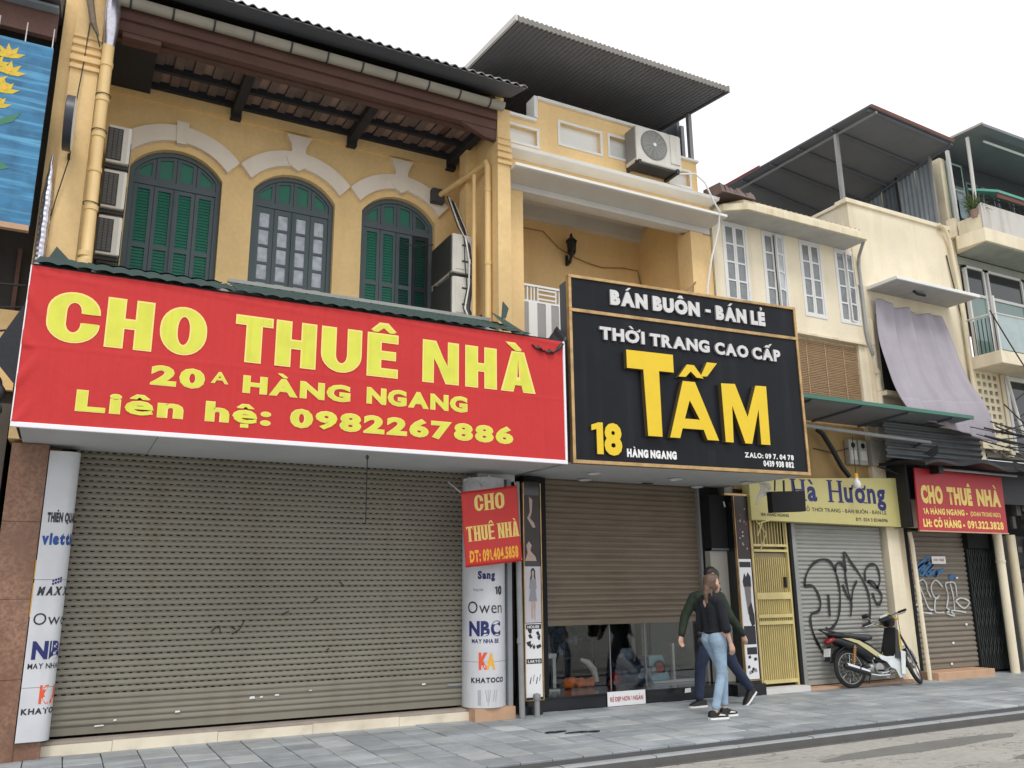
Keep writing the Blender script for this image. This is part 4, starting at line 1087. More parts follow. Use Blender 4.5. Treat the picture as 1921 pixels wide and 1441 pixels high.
part("bracket", MB().box(7.28, 9.54, 7.90, 7.33, 9.9, 7.975).box(8.02, 9.54, 7.90, 8.07, 9.9, 7.975).box(7.26, 9.58, 7.93, 8.1, 9.62, 7.975).box(7.34, 9.62, 7.93, 8.0, 9.85, 7.96), ACD, t)

# ------------------------------------------------------------------ black sign
SO = Vector((5.34, 8.60, 0)); SD = Vector((3.61, -.30, 0)).normalized(); SNv = Vector((SD.y, -SD.x, 0))
def sgn(x, z, off=0): return SO + SD * x + Vector((0, 0, z)) + SNv * off
def sbox(x0, z0, x1, z1, a, b):
    return MB().hexa([sgn(x0, z0, b), sgn(x1, z0, b), sgn(x1, z0, a), sgn(x0, z0, a)], [sgn(x0, z1, b), sgn(x1, z1, b), sgn(x1, z1, a), sgn(x0, z1, a)])
BS = thing("black_shop_sign", "large black shop sign with gold frame, steel letters and big yellow raised letters", "shop sign", (7.1, 8.5, 3.0))
part("panel", sbox(.04, 3.03, 3.60, 4.915, -.05, 0), SIGNB, BS)
part("panel", sbox(.04, 4.96, 3.60, 5.37, -.05, 0), SIGNB, BS)
part("backing_box", sbox(.03, 3.02, 3.61, 5.37, -.30, -.052), SLATEU, BS)
for a in ((0, 2.985, 3.64, 3.03), (0, 4.915, 3.64, 4.96), (0, 5.37, 3.64, 5.41)): part("frame_bar", sbox(*a, -.06, .022), GOLD, BS, bevel=.004)
for a in ((0, 3.03, .04, 4.915), (0, 4.96, .04, 5.37), (3.60, 3.03, 3.64, 4.915), (3.60, 4.96, 3.64, 5.37)): part("frame_bar", sbox(*a, -.06, .02), GOLD, BS, bevel=.004)
def raised(body, x, z, w_, h, rise, bold, face, side, ext, group=None):
    for m2 in split_letters(font_mesh(body, w_, h, bold, ext)):
        for v in m2.vertices:
            a, bb, c = v.co; v.co = sgn(x + a, z + bb + a * rise, c + .001)
        m2.materials.append(face); m2.materials.append(side)
        m2.update()
        for p in m2.polygons:
            p.material_index = 0 if abs(p.normal.dot(SNv)) > .9 else 1
        obj("letter", m2, BS)
raised("BÁN BUÔN", .595, 5.07, 1.38, .205, -.004, .075, STEELL, STEELD, .03)
raised("-", 2.07, 5.10, .085, .20, 0, .03, STEELL, STEELD, .03)
raised("BÁN LẺ", 2.24, 5.06, .83, .205, -.004, .075, STEELL, STEELD, .03)
raised("THỜI", .42, 4.585, .66, .17, -.006, .05, STEELL, STEELD, .035)
raised("TRANG", 1.16, 4.575, .93, .17, -.006, .05, STEELL, STEELD, .035)
raised("CAO", 2.18, 4.565, .55, .17, -.006, .05, STEELL, STEELD, .035)
raised("CẤP", 2.80, 4.56, .48, .17, -.006, .05, STEELL, STEELD, .035)
raised("8", .43, 3.105, .25, .40, 0, .05, YLET, YSIDE, .03)
for body, x, z, w_, h, bd in (("HÀNG NGANG", .76, 3.10, .73, .105, .075), ("ZALO: 09 7. 04 78", 2.56, 3.185, .82, .07, .045), ("0439 938 882", 2.86, 3.08, .51, .08, .045)):
    me = font_mesh(body, w_, h, bd); stand(me, (0, 0, 0), m=WPRT, name="lettering", fn=lambda a, b, c, x=x, z=z: sgn(x + a, z + b, .003)); obj("lettering", me, BS)
def big(polys, e=.075):
    me = curve_mesh(polys)
    b = bmesh.new(); b.from_mesh(me); bmesh.ops.remove_doubles(b, verts=b.verts, dist=1e-5)
    r = bmesh.ops.extrude_face_region(b, geom=b.faces[:])
    for q in r["geom"]:
        if isinstance(q, bmesh.types.BMVert): q.co.z += e
    bmesh.ops.recalc_face_normals(b, faces=b.faces); b.to_mesh(me); b.free()
    me.materials.clear(); me.materials.append(YLET); me.materials.append(YSIDE)
    for v in me.vertices:
        a, bb, c = v.co; v.co = sgn(a, bb, c + .001)
    me.update()
    for p in me.polygons: p.material_index = 0 if abs(p.normal.dot(SNv)) > .9 else 1
    me.name = "big_letter"; return obj("big_letter", me, BS)
big([[(.325, 3.11), (.415, 3.11), (.415, 3.505), (.355, 3.505), (.255, 3.47), (.255, 3.40), (.325, 3.42)]], .03)
big([[(.77, 4.23), (1.01, 4.23), (1.035, 3.37), (1.245, 3.37), (1.245, 4.23), (1.47, 4.23), (1.47, 4.47), (.77, 4.47)]])
big([[(1.36, 3.37), (1.51, 3.37), (1.555, 3.50), (1.88, 3.50), (1.93, 3.37), (2.11, 3.37), (1.79, 4.13), (1.60, 4.13)], [(1.60, 3.63), (1.69, 3.88), (1.83, 3.63)]])
big([[(1.54, 4.185), (1.65, 4.19), (1.735, 4.27), (1.82, 4.195), (1.93, 4.19), (1.79, 4.36), (1.68, 4.36)]])
big([[(1.885, 4.215), (1.99, 4.225), (2.16, 4.42), (2.00, 4.42)]])
big([[(2.215, 3.36), (2.34, 3.36), (2.36, 3.86), (2.53, 3.36), (2.64, 3.36), (2.79, 3.84), (2.79, 3.36), (2.94, 3.36), (2.95, 4.17), (2.77, 4.165), (2.60, 3.72), (2.43, 4.16), (2.205, 4.15)]])
# sign soffit
part("soffit", MB().add([(5.36, 8.66, 2.99), (8.93, 8.36, 2.99), (9.0, 10.2, 3.02), (5.36, 10.2, 3.02), (5.36, 8.66, 3.01), (8.93, 8.36, 3.01), (9.0, 10.2, 3.04), (5.36, 10.2, 3.04)],
     [(0, 3, 2, 1), (4, 5, 6, 7), (0, 1, 5, 4), (1, 2, 6, 5), (2, 3, 7, 6), (3, 0, 4, 7)]), SOFFIT, BS)
for n, (x, y) in enumerate(((6.11, 9.31), (6.40, 10.0), (7.50, 9.37), (8.45, 10.05), (8.75, 9.3))):
    t = thing("downlight", ("unlit round ceiling light under the black sign, nearest the small red banner", "unlit round ceiling light under the black sign, close above the left of the tan shutter", "unlit round ceiling light in the middle of the soffit under the black sign", "unlit round ceiling light under the black sign, above the right end of the tan shutter", "unlit round ceiling light under the black sign, near the hanging black box sign")[n], "ceiling light", (x, y, 2.99), "round lights under the black sign")
    zz = 2.985 + (y - 8.5) * .0165
    part("ring", MB().lathe([(.085, .0), (.10, -.012), (.075, -.02), (.06, -.004)], (x, y, zz), 'z', 20), TARGET_W, t)
    part("lens", MB().lathe([(0, -.004), (.065, -.004)], (x, y, zz), 'z', 20), mat("cream lens", (.62, .52, .30), .4, 0) if n == 0 else bpy.data.materials["cream lens"], t)
part("vent_slot", B(7.30, 9.85, 2.98, 7.48, 9.90, 2.99), BLACKM, BS)

# ================================================================== ground floor of number 18
t = thing("storefront", "dark storefront with tan roller shutter half down over glass, under the black sign", "storefront", (7.1, 10.2, 0))
SF = t
shutter(SF, 5.80, 8.50, 1.03, 3.02, 10.19, SHUT2, .077, False, dep=.02, label="half lowered tan roller shutter")
part("plinth", B(5.33, 9.85, -.01, 8.86, 10.4, .155), BLKGR, SF, bevel=.004)
part("plinth_cap", B(5.40, 9.835, .156, 8.9, 10.4, .175), BLKGR, SF)
for x0, x1 in ((5.78, 6.86), (6.88, 7.46), (7.48, 8.48)): part("window_pane", B(x0, 10.22, .176, x1, 10.23, 1.06), GLASS, SF)
for x in (6.87, 7.47): part("glass_joint", B(x - .006, 10.216, .176, x + .006, 10.234, 1.04), GREYPOST, SF)
part("interior_back", B(5.4, 12.4, 0, 8.95, 12.5, 3), mat("dim shop wall", (.14, .15, .15), .8, .2, 2), SF)
part("interior_floor", B(5.4, 10.4, .12, 8.95, 12.4, .17), BLKGR, SF)
part("interior_side", B(5.62, 10.24, .17, 5.70, 12.4, 3), mat("shop side", (.22, .24, .24), .7, .3, 3), SF)
part("interior_side", B(8.84, 10.4, .17, 8.90, 12.4, 3), bpy.data.materials["shop side"], SF)
part("interior_ceiling", B(5.4, 10.24, 2.6, 8.95, 12.4, 2.66), BLACKM, SF)
part("door_panel", B(7.05, 10.9, .17, 7.55, 10.95, 2.5), BLACKM, SF)
for x0, x1 in ((7.62, 7.68), (7.80, 7.90)): part("mullion", B(x0, 10.75, .17, x1, 10.82, 2.5), mat("grey mullion", (.22, .22, .19), .5, .2, 4) if x0 < 7.7 else bpy.data.materials["grey mullion"], SF)
part("inner_board", B(7.95, 10.72, .3, 8.45, 10.76, 1.1), mat("slate board", (.07, .09, .09), .5, .2, 4), SF)
part("light_strip", B(5.80, 10.30, .178, 6.10, 10.36, .21), WHITE, SF)
part("light_strip", B(7.72, 10.40, .178, 8.48, 10.46, .21), WHITE, SF)
part("white_leg", B(6.05, 10.40, .21, 6.10, 10.45, .64), WHITE_G, SF)
part("white_leg", B(8.10, 10.42, .21, 8.14, 10.47, .72), WHITE_G, SF)
part("white_shelf", B(5.78, 10.38, .60, 6.1, 10.6, .66), WHITE_G, SF)
part("shutter_guide", B(8.50, 10.12, .18, 8.54, 10.24, 3.0), GREYPOST, SF)
part("shutter_guide", B(5.76, 10.12, .18, 5.80, 10.24, 3.0), GREYPOST, SF)
part("reveal", B(8.545, 10.10, .18, 8.88, 10.35, 3.0), BLACKM, SF)
part("reveal", B(5.42, 10.0, .18, 5.757, 10.30, 3.0), BLACKM, SF)
t = thing("standing_fan", "black round standing fan behind the shop glass at its left end", "fan", (6.45, 10.75, .2))
part("fan_cage", MB().torus((6.45, 10.7, .80), .24, .018, 'y', 28, 6).torus((6.45, 10.68, .80), .12, .006, 'y', 24, 5), IRON, t)
q = MB()
for k in range(16): q.tube([(6.45, 10.67, .80), (6.45 + .24 * math.cos(k * .393), 10.69, .80 + .24 * math.sin(k * .393))], .003, 4)
part("fan_wire", q, ALLOY, t)
q = MB()
for k in range(3):
    a = k * 2.094; q.hexa([(6.45 + .2 * math.cos(a + d), 10.70, .80 + .2 * math.sin(a + d)) for d in (-.4, .1, .4, 0)][:4], [(6.45 + .02 * math.cos(a + d), 10.71, .80 + .02 * math.sin(a + d)) for d in (-.4, .1, .4, 0)][:4])
part("blade", q, CLOTHB, t)
part("stand", MB().tube([(6.45, 10.76, .78), (6.47, 10.8, .19)], .018, 8).lathe([(.16, 0), (.14, .02), (0, .03)], (6.47, 10.8, .175), 'z', 20), IRON, t)
BAGW = mat("pale plastic bag", (.50, .54, .58), .3, .6, 14)  # bag colours raised to stand in for bright reflections in the glass
BAGW2 = mat("blue grey plastic bag", (.22, .27, .36), .3, .8, 14)
def blob(name, prims, m, parent=None, voxel=.012, smooth=3, label=None):
    q = MB()
    for p in prims:
        p0, p1, r0, r1 = p[:4]; q.capsule(p0, p1, r0, r1, 14, 4)
    me = q.mesh(name, m)
    o = bpy.data.objects.new(name + "_tmp", me); COL.objects.link(o)
    a = o.modifiers.new("r", 'REMESH'); a.mode = 'VOXEL'; a.voxel_size = voxel
    if smooth:
        b_ = o.modifiers.new("s", 'SMOOTH'); b_.iterations = smooth; b_.factor = .5
    bpy.context.view_layer.update()
    m2 = bpy.data.meshes.new_from_object(o.evaluated_get(bpy.context.evaluated_depsgraph_get()))
    bpy.data.objects.remove(o); m2.name = name; m2.shade_smooth()
    m2.materials.clear(); m2.materials.append(m)
    return obj(name, m2, parent, label)
random.seed(5)
o = blob("orange_bundle", [((6.34 + .06 * k, 10.55 + random.uniform(-.05, .05), .22), (6.38 + .06 * k, 10.6, .24 + random.uniform(0, .05)), .05, .04) for k in range(8)], ORNG, None, .015, 2)
o["label"] = "flat orange bundle lying on the shop window floor below the standing fan"; o["category"] = "bundle"
o = blob("bag_heap", [((7.15 + random.uniform(0, .6), 10.42 + random.uniform(0, .35), .25 + random.uniform(0, .30) * (1 - .5 * k / 18)), (7.2 + random.uniform(0, .5), 10.5, .22), .09, .07) for k in range(18)], CLOTHB, None, .02, 1)
o["label"] = "heap of dark blue plastic bags in the middle of the shop window"; o["category"] = "bag heap"
for nm, lb, cx, cz, n_, r0, m_ in (("red_bundle", "small dark red bundle on the shop window floor between the heap and the glass", 7.15, .24, 6, .045, REDP), ("white_bags", "crumpled pale plastic bags at the right end of the dark heap behind the glass", 7.62, .30, 8, .06, BAGW), ("grey_bags", "grey blue plastic bags piled on top of the dark heap in the shop window", 7.30, .58, 8, .05, BAGW2)):
    o = blob(nm, [((cx + random.uniform(-.14, .14), 10.42 + random.uniform(-.05, .08), cz + random.uniform(-.03, .09)), (cx + random.uniform(-.12, .12), 10.45, cz + random.uniform(-.02, .05)), r0, r0 * .6) for k in range(n_)], m_, None, .014, 1)
    o["label"] = lb; o["category"] = "bags" if "bags" in nm else "bundle"
q = MB(); q.hexa([(7.75, 10.50, .20), (8.12, 10.50, .20), (8.12, 10.62, .20), (7.75, 10.62, .20)], [(7.80, 10.60, .55), (8.06, 10.60, .55), (8.06, 10.68, .55), (7.80, 10.68, .55)])
t = thing("printed_bag", "pale blue bag with a red round print leaning in the shop window near the walkers", "bag", (7.93, 10.55, .2))
part("bag_body", q, BAGC, t, bevel=.02)
part("print", MB().lathe([(0, -.004), (.075, -.004), (.08, 0)], (7.94, 10.53, .37), 'y', 20), REDP, t)
part("print", MB().lathe([(.085, -.002), (.115, -.002)], (7.94, 10.53, .37), 'y', 20), TARGET_W, t)
# curved white strap thing beside the fan
q = MB().tube([(6.62, 10.6, .55), (6.74, 10.6, .50), (6.82, 10.58, .40), (6.86, 10.56, .24)], [.02, .045, .05, .03], 8)
solo("plastic_roll", q.mesh("plastic_roll", WHITE_G, True), "pale curved plastic roll leaning beside the standing fan behind the glass", "plastic roll")
q = MB().tube([(6.70, 10.8, .72), (6.80, 10.78, .86), (6.92, 10.76, .78), (6.90, 10.74, .55), (6.75, 10.74, .42)], .03, 8)
solo("hose_coil", q.mesh("hose_coil", TYRE, True), "black rubber hoop hanging in the dark between fan and bags in the shop window", "hoop")

# poster boards each side of the shop
def face_poly(pts, y, m, parent, name):
    return obj(name, MB().prism(pts, y, y + .002).mesh(name, m), parent)
t = thing("poster_board", "narrow gold edged board of fashion posters left of the tan shutter, beside the grey pipe", "poster board", (5.41, 9.8, .1))
part("core", B(5.285, 9.77, .10, 5.535, 10.0, 2.90), BLKGR, t)
part("gold_edge", B(5.275, 9.755, .16, 5.287, 9.80, 2.88), GOLD, t); part("gold_edge", B(5.533, 9.755, .16, 5.545, 9.80, 2.88), GOLD, t)
part("gold_edge", B(5.288, 9.757, .16, 5.532, 9.79, .17), GOLD, t)
part("foot", B(5.20, 9.72, -.01, 5.50, 10.0, .098), BLKGR, t)
yp = 9.766
part("poster", B(5.292, yp, 1.86, 5.528, yp + .004, 2.72), mat("dark photo print", (.035, .022, .022), .4, .5, 8), t)
part("poster", B(5.292, yp, 1.10, 5.528, yp + .004, 1.80), mat("pale photo print", (.55, .53, .56), .4, .1, 8), t)
part("poster", B(5.292, yp, .20, 5.528, yp + .004, 1.09), WPRT, t)
PALE = mat("pale skin print", (.50, .36, .30), .4, .3, 20); GREYD = mat("grey dress print", (.28, .28, .31), .4, .3, 40)
def small_figure(x, z, s, y, parent, dress):
    """simple printed figure of a standing woman, made of flat pieces"""
    P = lambda pts: [(x + a * s, z + b * s) for a, b in pts]
    face_poly(P([(-.045, .90), (-.05, .98), (-.02, 1.03), (.03, 1.03), (.06, .97), (.06, .86), (.08, .74), (.05, .72), (.03, .84), (-.02, .84), (-.05, .72), (-.075, .78)]), y - .0005, BLKP, parent, "printed_hair")
    face_poly(P([(-.022, .86), (-.025, .97), (.02, .98), (.03, .93), (.02, .86), (.012, .80), (-.012, .80)]), y - .003, PALE, parent, "printed_face")
    face_poly(P([(-.07, .80), (.07, .80), (.085, .62), (.06, .60), (.09, .36), (-.10, .36), (-.06, .60), (-.085, .62)]), y - .0035, dress, parent, "printed_dress")
    face_poly(P([(-.05, .36), (.0, .36), (-.005, .03), (-.03, .0), (-.04, .03)]), y - .003, PALE, parent, "printed_leg")
    face_poly(P([(.01, .36), (.06, .36), (.045, .05), (.05, -.01), (.025, .0)]), y - .003, PALE, parent, "printed_leg")
small_figure(5.41, 1.14, .62, yp, t, GREYD)
P5 = lambda pts: face_poly(pts, yp - .0015, PALE, t, "printed_figure")
P5([(5.37, 2.70), (5.42, 2.66), (5.41, 2.5), (5.38, 2.42), (5.44, 2.36), (5.46, 2.3), (5.42, 2.30), (5.34, 2.42), (5.38, 2.5)])
P5([(5.32, 2.07), (5.36, 2.12), (5.40, 2.07), (5.38, 2.0), (5.45, 1.93), (5.47, 1.87), (5.30, 1.87), (5.34, 1.98)])
random.seed(21)
face_poly([(5.30, 1.02), (5.52, 1.02), (5.52, 1.08), (5.30, 1.08)], yp - .002, BLKP, t, "printed_band")
face_poly([(5.30, .60), (5.52, .60), (5.52, .66), (5.30, .66)], yp - .002, BLKP, t, "printed_band")
for k in range(9):
    cx, cz = 5.32 + random.uniform(0, .18), .72 + random.uniform(0, .27)
    face_poly([(cx, cz), (cx + random.uniform(.02, .06), cz + random.uniform(-.02, .03)), (cx + random.uniform(.0, .06), cz + .06), (cx - .02, cz + .04)], yp - .001 - .0003 * k, BLKP, t, "printed_shape")
for k in range(4):
    cx, cz = 5.34 + k * .045, .36 + .03 * (k % 2)
    face_poly([(cx, cz), (cx + .015, cz), (cx + .03, cz + .08), (cx + .02, cz + .08)], yp - .001, GREYP if k % 2 else BLKP, t, "printed_shape")
text("HOUSE", 5.32, 1.03, .17, .035, yp - .0035, WPRT, t, bold=.03)
text("LARYO", 5.32, .612, .18, .035, yp - .0035, WPRT, t, bold=.03)

t = thing("poster_board", "tall narrow board of black and white fashion posters left of the cream yellow gate", "poster board", (9.0, 9.8, .1))
XR0, XR1 = 8.90, 9.16
part("core", B(XR0 - .005, 9.77, .16, XR1 + .01, 10.0, 2.90), BLKGR, t)
part("gold_edge", B(XR0 - .015, 9.755, .20, XR0 - .004, 9.8, 2.88), GOLD, t); part("gold_edge", B(XR1 + .008, 9.755, .20, XR1 + .019, 9.8, 2.88), GOLD, t)
part("gold_edge", B(XR0, 9.757, .20, XR1, 9.79, .212), GOLD, t); part("gold_edge", B(XR0 - .2, 9.74, 2.86, XR1 + .05, 9.80, 2.89), GOLD, t)
part("foot", B(8.68, 9.72, -.01, 9.22, 10.0, .158), BLKGR, t)
part("poster", B(XR0 + .01, yp, 1.93, XR1 - .01, yp + .004, 2.84), bpy.data.materials["dark photo print"], t)
part("poster", B(XR0 + .01, yp, .22, XR1 - .01, yp + .004, 1.92), WPRT, t)
fp = lambda pts, m, o=.0015: face_poly([(XR0 + a, b) for a, b in pts], yp - o, m, t, "printed_shape")
fp([(.02, 1.80), (.24, 1.80), (.24, 1.88), (.02, 1.88)], BLKP)
fp([(.06, 1.60), (.10, 1.72), (.13, 1.66), (.17, 1.73), (.22, 1.66), (.22, 1.52), (.07, 1.52)], BLKP)
fp([(.08, 1.52), (.21, 1.52), (.20, 1.30), (.16, 1.12), (.12, 1.12), (.10, 1.32)], mat("grey skirt print", (.22, .18, .18), .5, .4, 30), .002)
fp([(.13, 1.22), (.20, 1.30), (.24, 1.10), (.24, .98), (.18, .95), (.14, 1.05)], BLKP, .0025)
fp([(.02, .70), (.24, .70), (.24, .96), (.02, .96)], BLKP, .001)
fp([(.05, .56), (.24, .56), (.24, .66), (.05, .66)], BLKP, .001)
random.seed(4)
for k in range(10):
    cx, cz = random.uniform(.03, .2), random.uniform(.26, .52)
    fp([(cx, cz), (cx + .05, cz + .01), (cx + .04, cz + .05), (cx, cz + .04)], BLKP if k % 3 else GREYP, .001 + .0003 * k)
for k in range(14):
    cx, cz = random.uniform(.03, .2), random.uniform(1.98, 2.75)
    fp([(cx, cz), (cx + random.uniform(.01, .04), cz + .01), (cx + .03, cz + random.uniform(.02, .06)), (cx, cz + .03)], (GREYP, REDP, PALE)[k % 3], .001 + .0003 * k)
# black box and beige panel right of the shutter
t = thing("black_locker", "tall black box recessed above a beige panel at the right of the tan shutter", "cabinet", (8.7, 9.95, 1))
part("box", B(8.56, 9.93, 2.09, 8.885, 10.1, 2.88), BLACKM, t, bevel=.01)
part("box_edge", B(8.555, 9.925, 2.05, 8.885, 9.94, 2.085), SLATEU, t)
part("beige_panel", B(8.56, 9.98, .18, 8.89, 10.095, 2.045), BEIGE, t)
part("hook", MB().tube([(8.84, 9.92, 2.78), (8.84, 9.90, 2.70)], .012, 6), TARGET_W, t)
t = thing("paper_notice", "white notice with small red capitals stuck on the black granite plinth", "notice", (6.85, 9.83, .08))
part("sheet", B(6.54, 9.826, .005, 7.15, 9.834, .185), WPRT, t)
text("RẺ ĐẸP HƠN 1 NGÀN", 6.58, .062, .53, .058, 9.824, REDP, t, bold=.03)
t = thing("paper_notice", "little torn white label on the plinth behind the man's feet", "notice", (7.85, 9.83, .1))
part("sheet", MB().prism([(7.82, .10), (7.93, .105), (7.925, .16), (7.83, .155)], 9.826, 9.832), WPRT, t)
t = thing("short_post", "short grey capped steel pipe standing at the foot of the left poster board", "post", (5.36, 9.62, 0))
part("pipe", MB().lathe([(.035, -.01), (.035, .22), (0, .22)], (5.36, 9.62, 0), 'z', 14), GREYPOST, t, smooth=True)
part("cap", MB().lathe([(.045, .19), (.05, .22), (.045, .255), (0, .27)], (5.36, 9.62, 0), 'z', 14), GREYPOST, t, smooth=True)

# ================================================================== cream house with four tall windows
H3 = thing("cream_house", "cream house with four tall white paned windows and a bamboo blind behind the black sign", "house", (10.7, 10.2, 0))
WX = [(9.19, 9.73), (10.07, 10.61), (10.95, 11.48), (11.82, 12.35)]
plate("wall", [[(8.98, 5.70), (12.42, 5.70), (12.42, 7.9), (8.98, 7.9)]] + [[(a, 6.06), (a, 7.48), (b, 7.48), (b, 6.06)] for a, b in WX], 9.9, .16, CREAM, H3)
part("wall_ledge", B(9.0, 9.86, 5.70, 12.36, 9.9, 5.74), CREAM_S, H3)
part("room_dark", B(8.98, 10.5, 5.7, 12.4, 10.55, 7.9), BLACKM, H3)
part("cornice", MB().prismz([(8.98, 9.9), (9.0, 9.62), (9.35, 9.40), (12.12, 9.40), (12.16, 9.44), (12.16, 9.9)], 7.50, 7.62), CREAM_S, H3, bevel=.008)
part("cornice", MB().prismz([(9.05, 9.9), (9.35, 9.5), (12.05, 9.5), (12.05, 9.9)], 7.621, 7.72), CREAM_S, H3)
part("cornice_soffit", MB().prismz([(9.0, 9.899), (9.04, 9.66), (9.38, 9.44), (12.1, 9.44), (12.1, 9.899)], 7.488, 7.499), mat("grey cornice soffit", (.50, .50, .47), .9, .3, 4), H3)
for i, (a, b) in enumerate(WX):
    c = (a + b) / 2
    fr = part("window", MB().box(a + .001, 9.89, 6.061, a + .04, 9.96, 7.479).box(b - .04, 9.89, 6.061, b - .001, 9.96, 7.479).box(a + .04, 9.89, 7.43, b - .04, 9.96, 7.479).box(a + .04, 9.89, 6.061, b - .04, 9.96, 6.11), ALU, H3)
    for s_ in (0, 1):
        x0, x1 = (a + .042, c - .002) if s_ == 0 else (c + .002, b - .042)
        z0, z1 = 6.112, 7.428; rh = (z1 - z0 - .03) / 4
        holes = [[(x0 + .035, z0 + .03 + k * rh), (x0 + .035, z0 + k * rh + rh), (x1 - .035, z0 + k * rh + rh), (x1 - .035, z0 + .03 + k * rh)] for k in range(4)]
        lf = plate("casement_leaf", [[(x0, z0), (x1, z0), (x1, z1), (x0, z1)]] + holes, 9.90, .035, ALU, fr)
        if (i == 1 or i == 3) and s_ == 1:
            obj("pane", B(x0 - .01, 9.95, z0, x1 + .01, 9.956, z1).mesh("pane", PANE_LT), fr)  # added backing pane, coloured pale against the shade in the ajar gap
        ajar = (i == 1 and s_ == 1) or (i == 3 and s_ == 1)
        pns = []
        for k in range(4):
            pm = PANE_LT if (ajar and i == 1 and k > 0) else (DARKGL if i == 9 else (CURT_GL if (k + i) % 3 else CURT_GL))
            pns.append(obj("pane", B(x0 + .03, 9.912, z0 + .025 + k * rh, x1 - .03, 9.92, z0 + k * rh + rh + .005).mesh("pane", pm), fr))
        if ajar:
            R = Matrix.Translation((x1, 9.9, 0)) @ Matrix.Rotation(math.radians(15 if i == 1 else 8), 4, 'Z') @ Matrix.Translation((-x1, -9.9, 0))
            for q in [lf] + pns: q.data.transform(R)
part("blind_recess", B(10.5, 10.0, 4.5, 12.22, 10.05, 5.70), CREAM_S, H3)
part("lower_wall", B(9.15, 10.0, 3.0, 12.42, 10.2, 4.70), mat("dull ochre wall", (.42, .28, .12), .9, .3, 3, .3), H3)
part("ground_wall", B(9.15, 10.25, 0, 12.42, 10.4, 3.0), CONCR, H3)
part("corner_pillar", B(12.22, 9.92, 2.6, 12.46, 10.2, 5.70), CREAM, H3)
part("rear_wall", B(8.98, 18.8, 0, 15.4, 19, 7.9), CREAM, H3)
part("flat_roof", B(8.98, 9.97, 7.74, 12.4, 18.8, 7.82), SLATEU, H3)
BB = part("bamboo_blind", B(10.60, 9.975, 4.50, 12.20, 9.985, 5.66), BAMB, H3)
q = MB()
for k in range(38): q.tube([(10.58, 9.968, 4.52 + k * .03), (12.21 + random.uniform(-.01, .01), 9.968, 4.52 + k * .03 + random.uniform(-.006, .006))], .0105, 5, False)
obj("reed", q.mesh("reed", BAMB), BB, kind="stuff")
for x in (10.95, 11.4, 11.85): obj("blind_cord", B(x, 9.954, 4.5, x + .012, 9.958, 5.66).mesh("blind_cord", PINKM), BB)
t = thing("roof_fragment", "ragged dark roof edge behind the cream cornice, beside the apricot parapet", "roof edge", (9.0, 9.6, 7.8))
random.seed(2); q = MB()
for k in range(14):
    x = 8.85 + k * .05; q.hexa([(x, 9.45, 7.74), (x + .07, 9.45, 7.74), (x + .07, 9.9, 7.74), (x, 9.9, 7.74)], [(x, 9.5, 7.80 + random.uniform(0, .12)), (x + .07, 9.5, 7.80 + random.uniform(0, .1)), (x + .07, 9.9, 7.95), (x, 9.9, 7.95)])
part("debris", q, TERRA2, t, kind="stuff")
part("edge_strip", corrugated(9.6, 12.15, 9.55, 7.75, 10.2, 7.9, .12, .02), ROOFM, t)
# drain on cream house
pipe_run("drainpipe", "grey drainpipe down the right edge of the four window wall", [(12.15, 9.5, 7.52), (12.38, 9.82, 7.38), (12.40, 9.86, 7.2), (12.40, 9.86, 6.0), (12.44, 9.86, 5.7), (12.5, 9.86, 5.55)], .03, mat("grey pvc pipe", (.36, .37, .37), .5, .2, 5), [(12.40, 9.86, 6.8)])
pipe_run("drainpipe", "cream painted drainpipe with collars between bamboo blind and lilac cloth", [(12.56, 9.88, 6.2), (12.56, 9.88, 5.3), (12.60, 9.86, 5.2), (12.56, 9.86, 5.05), (12.56, 9.86, 4.35)], .05, CREAM, [(12.56, 9.88, 5.75), (12.58, 9.86, 5.22), (12.56, 9.86, 4.9)])

# green awning
t = thing("green_awning", "flat grey awning with a green front edge above the khaki sign board", "awning", (11.5, 9.2, 4.2))
part("front_edge", B(9.0, 8.87, 4.27, 13.62, 8.91, 4.335), GREEN_A, t, bevel=.006)
part("sheet", MB().prismx([(8.91, 4.275), (9.97, 4.22), (9.97, 4.25), (8.91, 4.305)], 9.02, 13.60), SLATEU2, t)
for x in (9.8, 10.9, 12.0, 13.1): part("rib", MB().prismx([(8.92, 4.24), (9.95, 4.19), (9.95, 4.218), (8.92, 4.268)], x, x + .04), SLATEU, t)
part("support_bar", MB().tube([(9.1, 9.3, 3.97), (12.97, 9.3, 3.89)], .032, 8), GREYPOST, t)
part("support_strut", MB().tube([(12.8, 9.3, 3.9), (12.6, 9.95, 3.55)], .02, 6), GUT_D, t)
part("support_strut", MB().tube([(10.0, 9.3, 3.95), (10.0, 9.95, 3.6)], .02, 6), GUT_D, t)
t = thing("corrugated_flap", "dim ribbed grey sheet hanging below the right part of the green awning", "corrugated sheet", (13.3, 9.45, 3.9))
part("sheet", MB().grid(lambda u, v: (12.05 + 2.55 * u, 9.46 + .018 * math.sin(v * 6.283 * 6), 3.60 + .62 * v), 6, 72), mat("dim corrugated sheet", (.085, .095, .10), .45, .5, 4), t, smooth=True)
